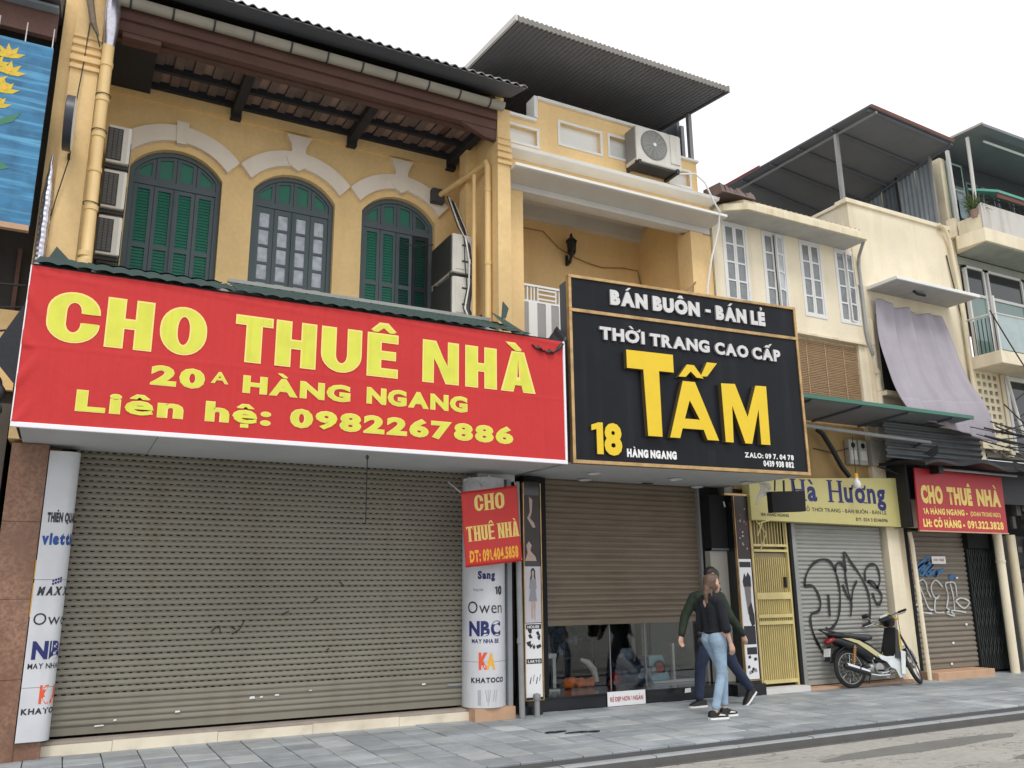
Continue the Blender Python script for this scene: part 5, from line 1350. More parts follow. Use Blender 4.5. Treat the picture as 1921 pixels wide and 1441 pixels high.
# electric meters, cables over sign
t = thing("electric_meter", "left one of two pale electric meters under the green awning", "electric meter", (11.75, 9.98, 3.5), "meters under the green awning")
for k in range(2):
    if k: t = thing("electric_meter", "right one of two pale electric meters under the green awning", "electric meter", (12.0, 9.98, 3.5), "meters under the green awning")
    x = 11.66 + k * .24
    part("case", B(x, 9.88, 3.52, x + .2, 9.99, 3.95), mat("pale meter case", (.42, .42, .38), .5, .3, 12) if not k else bpy.data.materials["pale meter case"], t, bevel=.015)
    part("dial", MB().lathe([(0, -.006), (.045, -.006), (.05, 0)], (x + .1, 9.88, 3.85), 'y', 16), BLACKM, t)
    part("label_plate", B(x + .03, 9.874, 3.60, x + .17, 9.88, 3.76), WHITE_G, t)
solo("fuse_box", B(12.15, 9.84, 3.52, 12.50, 9.99, 3.96).mesh("fuse_box", BEIGE), "plain beige fuse box right of the two electric meters", "fuse box")
cable("thick_cable", "thick black cable bundle sloping down behind the khaki sign board", [(10.9, 9.85, 4.05), (11.0, 9.83, 3.98), (11.2, 9.83, 3.72), (11.4, 9.85, 3.45), (11.55, 9.85, 3.30)], .045)
cable("meter_wire", "thin wire running to the electric meters", [(10.9, 9.96, 3.75), (11.3, 9.95, 3.70), (11.7, 9.9, 3.8)], .008)
random.seed(9)
for k in range(5):
    cable("drooping_wire", ("highest", "second highest", "middle", "second lowest", "lowest")[k] + " of the black wires drooping between fuse box and dark red rent sign", [(12.2 + .1 * k, 9.8, 3.5), (12.5 + .08 * k, 9.6, 3.35 - .05 * k), (12.9, 9.5, 3.5 + .04 * k), (13.3, 9.4, 3.75 + .03 * k)], .012)
for o in bpy.data.objects:
    if o.name.startswith("drooping_wire"): o["group"] = "wires drooping under the awning"

# khaki sign board
KS = thing("shop_sign", "khaki yellow sign board with navy serif lettering above the cream yellow gate", "shop sign", (10.9, 9.7, 2.5))
part("board", MB().prism([(9.17, 2.50), (12.64, 2.47), (12.64, 3.31), (9.17, 3.13)], 9.70, 9.86), SIGNY, KS, bevel=.006)
YK = 9.697
def latin_serif_H(x, z, w_, h, s):
    me = curve_mesh([[(0, 0), (s * 1.7, 0), (s * 1.7, s * .22), (s * 1.3, s * .3), (s * 1.3, h * .46), (w_ - s * 1.3, h * .46), (w_ - s * 1.3, s * .3), (w_ - s * 1.7, s * .22), (w_ - s * 1.7, 0), (w_, 0), (w_, s * .22), (w_ - s * .4, s * .3), (w_ - s * .4, h - s * .3), (w_, h - s * .22), (w_, h), (w_ - s * 1.7, h), (w_ - s * 1.7, h - s * .22), (w_ - s * 1.3, h - s * .3), (w_ - s * 1.3, h * .54), (s * 1.3, h * .54), (s * 1.3, h - s * .3), (s * 1.7, h - s * .22), (s * 1.7, h), (0, h), (0, h - s * .22), (s * .4, h - s * .3), (s * .4, s * .3), (0, s * .22)]])
    stand(me, (x, YK, z), m=NAVY); return obj("lettering", me, KS)
latin_serif_H(10.02, 2.83, .34, .34, .075); text("à", 10.38, 2.83, .21, .34, YK, NAVY, KS, bold=.035)
latin_serif_H(10.83, 2.83, .36, .36, .078); text("ương", 11.21, 2.84, .98, .36, YK, NAVY, KS, bold=.035)
obj("lettering_serif", MB().prism([(11.64, 2.84), (11.74, 2.84), (11.74, 2.86), (11.64, 2.86)], YK, YK + .002).mesh("lettering_serif", NAVY), KS)
text("KD: ĐỒ THỜI TRANG - BÁN BUÔN - BÁN LẺ", 10.05, 2.67, 2.12, .06, YK, BLKP, KS, bold=.01)
text("ĐT: 024 3 8246096", 11.42, 2.545, .76, .055, YK, BLKP, KS, bold=.02)
text("18A HÀNG NGANG", 9.36, 2.565, .58, .05, YK, BLKP, KS, bold=.02)
text("1", 9.60, 2.66, .06, .22, YK, BLUEP, KS, bold=.05)
# hanging black sign
t = thing("hanging_sign", "small blank black box sign hanging below the right corner of the black sign", "hanging sign", (9.15, 9.0, 2.6))
part("box", MB().prism([(8.90, 2.54), (9.56, 2.58), (9.57, 2.88), (8.90, 2.84)], 8.98, 9.08), BLACKM, t, bevel=.01)
part("hanger", MB().tube([(9.02, 9.03, 2.86), (9.04, 9.03, 3.02)], .012, 6).tube([(9.42, 9.03, 2.87), (9.40, 9.03, 3.02)], .012, 6).tube([(9.20, 9.03, 2.86), (9.21, 9.03, 3.02)], .016, 6), IRON, t)
q = MB(); random.seed(8)
for k in range(7): q.tube([(8.80 + .03 * k, 9.1, 2.98), (8.84 + .03 * k, 9.1, 2.90 + .02 * math.sin(k)), (8.78 + .02 * k, 9.1, 2.80), (8.72 + .01 * k, 9.1, 2.66 + .02 * k)], .01, 5)
solo("plastic_cord_tangle", q.mesh("plastic_cord_tangle", WHITE_G, True), "tangle of pale cords hanging beside the small blank black box sign", "cords")
t = thing("light_bulb", "white round bulb hanging in front of the khaki sign board lettering", "light bulb", (11.3, 9.5, 3.1))
part("bulb", MB().lathe([(0, -.075), (.045, -.06), (.065, -.01), (.055, .04), (.03, .07), (.03, .1)], (11.3, 9.5, 3.12), 'z', 16), TARGET_W, t, smooth=True)
part("socket", MB().lathe([(.032, .1), (.032, .17), (0, .18)], (11.3, 9.5, 3.12), 'z', 12), AMBP, t)
part("flex", MB().tube([(11.3, 9.5, 3.29), (11.31, 9.5, 3.9)], .006, 5), CABLE, t)

# cream yellow gate
G = thing("folding_gate", "cream yellow barred metal gate below the khaki sign board", "gate", (9.7, 9.9, 0))
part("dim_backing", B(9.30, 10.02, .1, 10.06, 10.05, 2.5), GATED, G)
for z, h in ((.12, .05), (.96, .05), (1.06, .05), (1.33, .10), (2.04, .035), (2.12, .035)):
    part("rail", B(9.32, 9.88, z, 10.02, 9.93, z + h), GATEY, G)
for k in range(17):
    x = 9.335 + k * .0425
    part("bar", B(x, 9.905, .17, x + .014, 9.925, 1.95), GATEY, G)
for k in range(12):
    x = 9.345 + k * .06
    part("upper_bar", MB().tube([(x, 9.91, 2.155), (x + .0, 9.91, 2.50)], .009, 5), GATEY, G)
part("panel", B(9.33, 9.928, 1.12, 10.01, 9.935, 1.40), GATEY, G)
part("panel", B(9.33, 9.928, .14, 10.01, 9.935, 1.02), mat("lower gate sheet", (.50, .41, .18), .6, .2, 5), G)
part("panel", B(9.33, 9.930, 1.44, 10.01, 9.937, 2.02), mat("upper gate mesh", (.30, .25, .13), .6, .2, 5), G)
part("end_post", B(9.30, 9.88, .08, 9.33, 9.94, 2.5), GATEY, G); part("end_post", B(10.02, 9.88, .08, 10.05, 9.94, 2.5), GATEY, G)
part("lock", B(9.90, 9.86, 1.50, 9.94, 9.885, 1.66), BLACKM, G)
part("threshold", B(9.22, 9.72, -.01, 10.1, 9.95, .075), WHITE_G, G)
part("jamb", B(10.062, 9.85, 0, 10.12, 9.99, 2.5), BLACKM, G)
part("jamb", B(9.18, 9.9, 0, 9.29, 10.0, 2.5), BLACKM, G)
q = MB().tube([(9.22, 9.66, 2.48), (9.40, 9.66, 2.30), (9.26, 9.66, 2.05)], .010, 5).tube([(9.25, 9.68, 2.44), (9.5, 9.68, 2.5)], .01, 5).tube([(9.22, 9.66, 2.25), (9.34, 9.66, 2.48)], .01, 5)
solo("loose_wire", q.mesh("loose_wire", GATEY, True), "loose pale wire hanging at the top left of the cream yellow gate", "wire")
# graffiti shutter
t = thing("storefront", "grey roller shutter with big black looping graffiti behind the parked motorbike", "storefront", (11.2, 9.95, 0))
shutter(t, 10.22, 12.20, .05, 2.62, 9.92, SHUT3, .0655, False, dep=.018, label="grey roller shutter with black graffiti")
part("guide_rail", B(10.13, 9.86, .03, 10.21, 9.97, 2.5), mat("grey rail", (.28, .29, .27), .5, .3, 5), t)
part("sill", B(10.1, 9.72, -.01, 12.45, 9.92, .035), PINKM, t)
def spray(paths, y, r, m, parent, name="graffiti_stroke"):
    for path in paths:
        pts = [Vector((a, 0, b)) for a, b in path]
        # smooth the path
        sm_ = []
        for i in range(len(pts) - 1):
            p0 = pts[max(i - 1, 0)]; p1 = pts[i]; p2 = pts[i + 1]; p3 = pts[min(i + 2, len(pts) - 1)]
            for k in range(5):
                u = k / 5
                sm_.append(.5 * ((2 * p1) + (p2 - p0) * u + (2 * p0 - 5 * p1 + 4 * p2 - p3) * u * u + (3 * p1 - p0 - 3 * p2 + p3) * u ** 3))
        sm_.append(pts[-1]); q = MB()
        for i, p in enumerate(sm_):
            d = (sm_[min(i + 1, len(sm_) - 1)] - sm_[max(i - 1, 0)]); d = d.normalized() if d.length > 1e-6 else Vector((1, 0, 0))
            n_ = Vector((-d.z, 0, d.x)) * r * (1 + .2 * math.sin(i * .7))
            q.v += [(p.x - n_.x, y, p.z - n_.z), (p.x + n_.x, y, p.z + n_.z)]
            if i: q.f.append((2 * i - 2, 2 * i, 2 * i + 1, 2 * i - 1))
        obj(name, q.mesh(name, m, False, False), parent)
spray([[(10.34, 1.52), (10.39, 1.68), (10.55, 1.85), (10.76, 1.93), (10.95, 1.9), (11.05, 1.74), (11.1, 1.51), (11.09, 1.29), (11.03, 1.07), (10.94, 0.94), (10.81, 0.86), (10.71, 0.88)], [(10.34, 1.52), (10.51, 1.52), (10.61, 1.41), (10.65, 1.25), (10.59, 1.14), (10.43, 1.09), (10.4, 0.96), (10.45, 0.77), (10.54, 0.61), (10.64, 0.48), (10.79, 0.49)], [(10.84, 1.39), (10.83, 1.05)], [(11.05, 1.74), (11.08, 1.85), (11.19, 1.88), (11.26, 1.79), (11.27, 1.62), (11.3, 1.4), (11.34, 1.23), (11.29, 1.04)], [(11.18, 1.54), (11.24, 1.4), (11.29, 1.32)], [(11.52, 1.6), (11.41, 1.46), (11.35, 1.29)], [(11.29, 1.74), (11.29, 2.05), (11.44, 1.88), (11.61, 1.68), (11.74, 1.45), (11.77, 1.2), (11.7, 0.92)], [(11.72, 1.59), (11.73, 1.74), (11.85, 1.85), (12.0, 1.85), (12.06, 1.74), (12.06, 1.59), (11.96, 1.48), (11.77, 1.59)], [(11.77, 1.59), (11.91, 1.57), (12.0, 1.46), (12.07, 1.34), (11.98, 1.21), (11.9, 1.28), (11.86, 1.4)]],
      9.889, .021, GRAFK, t)

random.seed(77)
spray([[(1.50, 1.10), (1.58, 1.16), (1.60, 1.08)], [(1.72, 1.07), (1.80, 1.12), (1.84, 1.20)], [(1.70, 1.15), (1.76, 1.12)], [(2.25, 1.26), (2.33, 1.30)], [(2.6, 1.40), (2.66, 1.44)], [(2.9, 1.62), (2.95, 1.58)], [(2.78, .86), (2.81, .88)]], 9.905, .006, GRAFK, A, "scuff_mark")
# ================================================================== cream wall house with lilac cloth
H4 = thing("plain_cream_house", "plain cream walled house with lilac cloth over its window and a white hood above", "house", (13.9, 10.2, 0))
part("wall", B(12.43, 9.88, 2.5, 15.36, 10.1, 6.84), CREAM, H4)
part("wall", B(12.30, 9.88, 6.842, 15.36, 10.1, 8.46), CREAM, H4)
part("parapet_cap", MB().prismz([(12.24, 9.84), (15.40, 9.84), (15.40, 10.12), (12.24, 10.12)], 8.461, 8.55), CREAM, H4, bevel=.01)
part("parapet_side", B(12.30, 10.10, 7.0, 12.46, 14.0, 8.46), CREAM, H4)
part("parapet_cap", B(12.27, 10.121, 8.461, 12.48, 14.0, 8.53), CREAM, H4, bevel=.01)
part("roof_slab", B(12.4, 10.1, 7.9, 15.36, 18.8, 8.1), CONCR, H4)
part("side_wall", B(15.2, 10.1, 0, 15.36, 18.8, 8.4), CREAM, H4)
part("window_hood", B(12.55, 9.22, 6.78, 14.86, 9.88, 6.84), WHITE, H4, bevel=.006)
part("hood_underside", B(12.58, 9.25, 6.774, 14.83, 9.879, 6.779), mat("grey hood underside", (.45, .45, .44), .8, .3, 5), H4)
part("hood_lamp", MB().tube([(13.35, 9.5, 6.76), (13.45, 9.5, 6.72), (13.65, 9.5, 6.72)], .025, 8), IRON, H4)
part("window_void", B(12.72, 9.862, 4.9, 14.3, 9.879, 6.35), BLACKM, H4)
part("window_sill", B(12.55, 9.70, 4.78, 13.3, 9.86, 4.86), CREAM_S, H4)
# cloth
random.seed(6); t = thing("hanging_cloth", "long lilac grey cloth hung from the white window hood and blown out over the awning", "cloth", (13.5, 9.5, 6.6))
CL_L = [(12.60, 9.74, 6.60), (12.44, 9.62, 5.72), (12.43, 9.45, 5.05), (12.45, 9.30, 4.54), (12.47, 9.22, 4.33)]
CL_R = [(14.40, 9.74, 6.50), (14.46, 9.60, 5.87), (14.50, 9.40, 5.10), (14.64, 9.25, 4.64), (14.66, 9.20, 3.95)]
def crv(P_, v):
    x = v * (len(P_) - 1); i = min(int(x), len(P_) - 2); f = x - i
    p0, p1, p2, p3 = (Vector(P_[max(i - 1, 0)]), Vector(P_[i]), Vector(P_[i + 1]), Vector(P_[min(i + 2, len(P_) - 1)]))
    return .5 * ((2 * p1) + (p2 - p0) * f + (2 * p0 - 5 * p1 + 4 * p2 - p3) * f * f + (3 * p1 - p0 - 3 * p2 + p3) * f ** 3)
def cl_(u, v):
    p = crv(CL_L, v).lerp(crv(CL_R, v), u)
    p.z += .03 * math.sin(u * 17) * (1 - v) - .06 * math.sin(u * math.pi) * (1 - v)
    p.y += .032 * math.sin(u * 24 + v * 2.2) * (1 - .35 * v) + .016 * math.sin(u * 51 + 3 * v) + .01 * math.sin(v * 14 + u * 3)
    if v > .70: p.y -= .02 * math.sin((v - .7) * 10)
    return p
o = part("cloth_sheet", MB().grid(cl_, 70, 40), CURTN, t, smooth=True); o.modifiers.new("solid", 'SOLIDIFY').thickness = .004
part("hem_tape", MB().grid(lambda u, v: cl_(u, .70 + .012 * v) + Vector((0, -.006, 0)), 70, 1), mat("lilac seam", (.40, .37, .42), .9, .2, 6), t)
# flat sheet roof on posts
t = thing("sheet_roof", "flat grey sheet roof with faded red edge on posts above the cream houses", "roof", (14, 11, 8.5))
def rf(u, v, dz=0):
    a = Vector((12.80, 9.48, 10.40)).lerp(Vector((15.18, 9.48, 10.27)), u); b_ = Vector((12.80, 13.9, 10.55)).lerp(Vector((15.12, 13.2, 9.66)), u)
    p = a.lerp(b_, v); p.z += dz; return p
q = MB().grid(lambda u, v: rf(u, v), 24, 24); k = len(q.v); q.grid(lambda u, v: rf(u, v, .035), 24, 24)
part("sheet", q, SLATEU2, t)
for v in (.02, .22, .42, .60, .80):
    part("beam", MB().tube([rf(0, v, -.035), rf(.25, v, -.035), rf(.5, v, -.035), rf(.75, v, -.035), rf(1, v, -.035)], .035, 4), SLATEU, t)
for u in (.05, .97): part("rafter", MB().tube([rf(u, k / 6, -.09) for k in range(7)], .03, 4), GREYPOST if u < .5 else SLATEU, t)
part("edge_trim", MB().tube([rf(0, 0, .02), rf(1, 0, .02)], .035, 4), REDTR, t)
part("edge_trim", MB().tube([rf(-.006, k / 6, .02) for k in range(7)], .025, 4), SLATEU2, t)
part("edge_trim", MB().tube([rf(-.01, k / 6, .05) for k in range(4, 7)], .03, 4), mat("red roof edge", (.42, .08, .09), .6, .2, 4), t)
part("post", B(12.83, 10.38, 8.50, 12.90, 10.45, 10.30), GREYPOST, t)
part("post", B(15.05, 9.95, 8.50, 15.10, 10.0, 10.15), GREYPOST, t)
t = thing("corrugated_wall", "pale blue grey corrugated sheet wall under the right end of the flat sheet roof", "corrugated wall", (15.1, 10.8, 8.5))
for k in range(4):
    y0 = 9.98 + k * .42
    q = MB(); q.grid(lambda u, v: (15.13 + .018 * math.sin(u * 2 * math.pi * 4), y0 + .41 * u, 8.35 + (1.78 - (y0 - 9.9) * .12) * v), 40, 1)
    part("sheet", q, CORRW if k != 2 else mat("darker corrugated sheet", (.12, .14, .16), .5, .4, 4), t, smooth=True)
part("batten", B(15.08, 10.80, 8.3, 15.11, 10.84, 10.05), IRON, t)
part("dark_back_wall", B(12.5, 13.6, 8.1, 15.1, 13.7, 9.8), SLATEU, t)
solo("drainpipe", MB().tube([(14.80, 9.80, 8.50), (15.0, 9.80, 8.40), (15.08, 9.80, 8.2), (15.16, 9.80, 7.2), (15.16, 9.80, 5.0)], .035, 8).mesh("drainpipe", CREAM_S, True), "weathered cream drainpipe between the plain cream wall and the balcony building at the right edge", "drainpipe")
cable("wall_wire", "dark wire running down beside the drainpipe at the right end of the plain cream wall", [(15.0, 9.86, 7.9), (15.1, 9.84, 7.0), (15.26, 9.84, 6.0), (15.22, 9.84, 4.6)], .012)
# red sign no. 1A
RS = thing("red_rent_sign", "dark red rent sign with yellow lettering hanging above the brown shutter with white graffiti", "sign", (13.8, 9.4, 2.4))
part("board", MB().prism([(12.56, 2.40), (14.93, 2.405), (14.97, 3.41), (12.62, 3.45)], 9.40, 9.43), REDS, RS, bevel=.004)
part("bottom_trim", B(12.56, 9.392, 2.385, 14.94, 9.43, 2.405), PINKM, RS)
for body, x, z, w_, h, bd in (("CHO", 12.70, 2.855, .56, .31, .07), ("THUÊ", 13.38, 2.855, .66, .305, .07), ("NHÀ", 14.18, 2.86, .66, .30, .07), ("1A HÀNG NGANG -", 12.71, 2.675, 1.15, .105, .05), ("(ĐOẠN TRONG NGÕ)", 13.94, 2.68, .84, .075, .03), ("LH: CÔ HẰNG -", 12.67, 2.46, 1.08, .135, .065), ("091.322.3828", 13.82, 2.46, 1.00, .135, .045)):
    text(body, x, z, w_, h, 9.397, YEL_T, RS, bold=bd)
t = thing("steel_tube", "bare grey tube fixed across the top of the dark red rent sign", "tube", (14.1, 9.25, 3.4))  # plain steel tube bar, not a lamp
part("tube", MB().tube([(13.12, 9.25, 3.43), (15.18, 9.25, 3.42)], .022, 8), GREYPOST, t)
part("mount", MB().box(13.0, 9.22, 3.36, 13.12, 9.39, 3.52), IRON, t)
# dark roof/tarps above red sign
t = thing("sagging_tarpaulin", "dark sagging tarpaulin roof with loose rags above the dark red rent sign", "tarpaulin", (14.5, 9, 3.6))
random.seed(12)
q = MB().grid(lambda u, v: (12.3 + 6.2 * u, 8.95 + 1.0 * v, 3.62 + .06 * math.sin(u * 9) - .16 * (1 - v) + .04 * math.sin(u * 31 + v * 5) + .16 * u), 60, 8)
o = part("sheet", q, BLACKT, t); o.modifiers.new("solid", 'SOLIDIFY').thickness = .05
q = MB()
for k in range(60):
    c = Vector((14.2 + random.uniform(0, 3.6), 8.95 + random.uniform(0, .3), 3.80 + random.uniform(-.07, .10)))
    q.add([c + Vector((random.uniform(-.14, .14), random.uniform(-.03, .03), random.uniform(-.04, .04))) for _ in range(3)], [(0, 1, 2)])
part("rag", q, mat("faded rags", (.26, .22, .20), .9, .8, 9), t, kind="stuff")
part("dark_side", B(12.50, 9.50, 2.46, 12.56, 9.88, 3.6), BLACKT, t)
part("dark_fascia", B(12.7, 9.60, 2.95, 18.5, 9.70, 3.75), BLACKT, t)
# pilaster + posts + shutter 4
part("pilaster", B(12.30, 9.84, .0, 12.60, 10.0, 2.5), CREAM, H4)
part("pilaster", B(12.605, 9.88, .0, 12.78, 10.0, 2.5), CREAM_S, H4)
solo("drainpipe", MB().tube([(12.80, 9.78, 2.4), (12.83, 9.78, 2.2), (12.83, 9.78, 1.95), (12.84, 9.76, .0)], .035, 8).mesh("drainpipe", CREAM, True), "thin cream pipe up the wall behind the motorbike's handlebar, left of the white graffiti", "drainpipe")
t = thing("storefront", "narrow brown roller shutter with white and blue graffiti under the dark red rent sign", "storefront", (13.8, 10, 0))
shutter(t, 12.98, 14.50, .13, 2.45, 10.02, SHUT4, .085, False, dep=.022, label="brown roller shutter with white and blue graffiti")
part("step", B(12.88, 9.62, -.01, 14.35, 10.1, .12), PINKM, t, bevel=.01)
part("frame_side", B(12.90, 9.96, 0, 12.975, 10.05, 2.5), BLACKM, t)
spray([[(13.17, 1.28), (13.15, 1.39), (13.04, 1.5), (13.25, 1.61), (13.34, 1.54), (13.35, 1.43), (13.42, 1.31)], [(13.16, 1.51), (13.23, 1.35), (13.33, 1.13), (13.45, 1.1)], [(13.77, 1.48), (13.61, 1.6), (13.47, 1.51), (13.47, 1.38), (13.55, 1.29), (13.65, 1.34)], [(13.53, 1.28), (13.49, 1.07), (13.72, 1.05)], [(13.81, 1.15), (13.88, 1.33), (13.85, 1.52), (13.93, 1.56), (14.11, 1.54), (14.12, 1.32)], [(13.98, 1.54), (14.02, 1.32), (14.01, 1.09)], [(13.0, 1.19), (13.18, 1.19), (13.04, 1.12), (13.13, 1.07), (13.4, 1.04)], [(13.79, 1.14), (13.99, 0.99), (13.79, 1.04), (13.98, 1.08), (14.31, 1.04)], [(14.06, 1.24), (14.27, 1.11), (14.44, 1.22), (14.24, 1.29), (14.08, 1.25)]], 9.986, .014, GRAFW, t)
spray([[(13.07, 1.77), (13.51, 1.99), (13.21, 1.68), (13.6, 1.88), (13.38, 1.68), (13.68, 1.77), (13.61, 1.68), (13.87, 1.8)], [(13.10, 1.72), (13.3, 1.86), (13.5, 1.9)], [(13.98, 1.62), (14.1, 1.68), (14.16, 1.61)]], 9.987, .03, GRAFB, t)
part("paper_slip", B(13.56, 9.980, 1.88, 13.93, 9.984, 2.01), WPRT, t)
text("CHO THUÊ", 13.60, 1.925, .28, .04, 9.978, REDP, t, bold=.03)
for x, z in ((14.16, 1.62), (14.25, .82), (13.83, .52), (13.72, .18)): part("paper_scrap", B(x, 9.982, z, x + .05, 9.986, z + .035), WPRT, t)
t = thing("folding_gate", "dark steel folding gate between the brown shutter and the cream posts", "gate", (14.95, 10, 0))
for k in range(15):
    x = 14.53 + k * .056; part("bar", B(x, 9.96, .05, x + .022, 9.99, 2.15), GATEK, t)
q = MB()
for k in range(7):
    for z in (.3, .8, 1.3, 1.8): q.tube([(14.54 + k * .112, 9.95, z), (14.64 + k * .112, 9.95, z + .3)], .006, 4).tube([(14.64 + k * .112, 9.945, z), (14.54 + k * .112, 9.945, z + .3)], .006, 4)
part("lattice", q, GATEK, t, kind="stuff")
part("backing", B(14.5, 10.05, 0, 15.4, 10.08, 2.3), BLACKM, t)
part("top_box", B(14.50, 9.9, 2.16, 15.36, 10.04, 2.5), BLACKM, t)
t = thing("awning_post", "cream round post right of the dark folding gate, nearer one", "post", (15.0, 9.7, 0), "cream posts at the right edge")
part("shaft", MB().tube([(15.06, 9.72, -.01), (15.08, 9.72, 1.2), (15.10, 9.72, 2.5)], .075, 12), CREAM, t, smooth=True)
part("collar", MB().lathe([(.085, 0), (.085, .04)], (15.09, 9.72, 1.9), 'z', 12), CREAM_S, t)
t = thing("awning_post", "cream round post at the right frame edge, beyond the other cream post", "post", (15.5, 9.7, 0), "cream posts at the right edge")
part("shaft", MB().tube([(15.46, 9.72, -.01), (15.48, 9.72, 2.4)], .08, 12), CREAM_S, t, smooth=True)
t = thing("green_door_leaf", "dark green door leaf standing between the two cream posts at the right edge", "door", (15.25, 9.8, 0))
part("leaf", B(15.14, 9.84, .0, 15.40, 9.88, 2.5), mat("dark green door", (.012, .035, .028), .5, .3, 5), t)
part("leaf_strip", B(15.20, 9.828, .1, 15.24, 9.839, 2.4), GREEN_R, t)

# ================================================================== balcony building at the right edge
H5 = thing("balcony_building", "tall building at the right edge with cream balconies, glass fronts and cluttered roof terrace", "building", (17.5, 10, 0))
X0, XE = 15.40, 22.0
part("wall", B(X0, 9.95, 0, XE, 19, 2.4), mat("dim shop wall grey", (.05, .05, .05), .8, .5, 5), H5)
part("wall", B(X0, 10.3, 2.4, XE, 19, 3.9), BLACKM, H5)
part("side_wall", B(X0, 9.98, 2.4, X0 + .15, 19, 10.2), CREAM_S, H5)
part("balcony_slab", MB().prismz([(15.40, 9.9), (15.22, 9.75), (15.30, 9.2), (XE, 9.2), (XE, 9.9)], 8.02, 8.30), CREAM, H5, bevel=.01)
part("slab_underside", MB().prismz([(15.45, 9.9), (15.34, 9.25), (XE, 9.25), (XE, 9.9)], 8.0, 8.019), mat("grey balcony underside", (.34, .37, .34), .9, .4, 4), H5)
part("parapet", B(15.32, 9.22, 8.302, XE, 9.32, 8.84), mat("grey streaked parapet", (.58, .56, .52), .9, .2, 3, .5), H5)
part("parapet", B(15.20, 9.74, 8.302, 15.32, 9.9, 8.7), CREAM, H5)
part("parapet", MB().prismz([(15.26, 9.7), (15.30, 9.24), (15.315, 9.3), (15.32, 9.7)], 8.302, 8.6), CREAM_S, H5)
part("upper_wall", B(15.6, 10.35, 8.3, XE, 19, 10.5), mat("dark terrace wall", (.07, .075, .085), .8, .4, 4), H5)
for k in range(6):
    x = 16.7 + k * .55
    w_ = part("window", B(x, 10.30, 9.3, x + .42, 10.34, 10.1), mat("grey window frame", (.22, .23, .24), .5, .2, 4) if k == 0 else bpy.data.materials["grey window frame"], H5)
    obj("pane", B(x + .05, 10.285, 9.36, x + .37, 10.299, 10.04).mesh("pane", DARKGL), w_)
w_ = part("window", B(15.62, 10.0, 8.9, 16.15, 10.05, 10.2), mat("green window frame", (.30, .42, .38), .5, .2, 4), H5)
obj("pane", B(15.68, 9.985, 8.96, 16.09, 9.999, 9.55).mesh("pane", mat("green pane", (.015, .05, .04), .1, .1, 3)), w_)
obj("pane", B(15.68, 9.985, 9.62, 16.09, 9.999, 10.14).mesh("pane", DARKGL), w_)
part("corner_post", B(15.44, 9.80, 8.3, 15.50, 9.86, 10.30), WHITE_G, H5)
part("corner_post", MB().tube([(15.62, 9.5, 8.7), (15.52, 9.4, 10.40)], .035, 6), WHITE_G, H5)
part("roof", MB().hexa([(15.45, 9.0, 10.44), (XE, 9.0, 10.50), (XE, 12, 10.9), (15.5, 11.5, 10.6)], [(15.45, 9.0, 10.50), (XE, 9.0, 10.56), (XE, 12, 10.96), (15.5, 11.5, 10.66)]), SLATEU2, H5)
part("roof_edge", MB().tube([(15.42, 8.98, 10.49), (15.47, 11.4, 10.63)], .03, 4), WHITE_G, H5)
part("roof_edge", MB().tube([(15.9, 9.3, 10.36), (XE, 9.3, 10.40)], .03, 4), WHITE_G, H5)
part("rail", MB().tube([(15.5, 9.26, 9.02), (XE, 9.26, 9.02)], .014, 5), IRON, H5)
q = MB()
for k in range(12):
    x = 16.0 + k * .30
    q.torus((x, 9.26, 8.93), .07, .010, 'y', 14, 4)
part("rail_scroll", q, IRON, H5)
part("teal_awning", MB().prismx([(9.10, 9.16), (9.12, 9.12), (9.7, 9.42), (9.7, 9.47)], 15.78, XE), TEAL, H5)
part("teal_awning_band", B(15.80, 9.14, 9.02, XE, 9.17, 9.125), mat("red brown awning underside", (.14, .05, .04), .7, .2, 5), H5)
part("laundry_sheet", MB().grid(lambda u, v: (15.72 + .55 * u, 9.9 + .02 * math.sin(u * 12), 8.9 + .55 * v - .1 * u), 12, 4), mat("pale laundry", (.42, .50, .56), .8, .2, 5), H5)
# middle floor
part("mid_wall", B(X0, 9.98, 3.9, XE, 10.2, 5.55), mat("grey cream wall", (.48, .46, .38), .9, .3, 3, .4), H5)
for x0, x1 in ((15.60, 16.22), (16.30, 17.50), (17.58, 18.9)):
    w_ = part("window", MB().box(x0, 9.90, 5.80, x0 + .05, 9.97, 7.82).box(x1 - .05, 9.90, 5.80, x1, 9.97, 7.82).box(x0, 9.90, 7.77, x1, 9.97, 7.82).box(x0 + .05, 9.905, 7.18, x1 - .05, 9.965, 7.24), ALU, H5)
    obj("pane", B(x0 + .05, 9.93, 7.24, x1 - .05, 9.94, 7.77).mesh("pane", DARKGL), w_)
    obj("pane", B(x0 + .05, 9.93, 5.80, x1 - .05, 9.94, 7.18).mesh("pane", TEALGL), w_)
part("upper_strip", B(X0, 9.94, 7.84, XE, 10.2, 8.0), mat("grey green strip", (.36, .38, .33), .9, .3, 3), H5)
part("balcony_slab", MB().prismz([(15.22, 9.9), (15.22, 9.2), (XE, 9.2), (XE, 9.9)], 5.55, 5.80), CREAM, H5, bevel=.01)
RL = part("balcony_rail", MB().tube([(15.26, 9.85, 6.55), (15.26, 9.25, 6.55), (XE, 9.25, 6.62)], .018, 6), WHITE_G, H5)
for k in range(8): obj("baluster", MB().tube([(15.27, 9.84 - k * .08, 5.80), (15.27, 9.84 - k * .08, 6.5)], .009, 5).mesh("baluster", IRON), RL)
obj("glass_sheet", B(15.34, 9.25, 5.84, XE, 9.262, 6.56).mesh("glass_sheet", mat("frosted rail glass", (.36, .44, .44), .15, .3, 6)), RL)
obj("rail_post", B(15.28, 9.24, 5.8, 15.33, 9.29, 6.9).mesh("rail_post", WHITE_G), RL)
holes = []
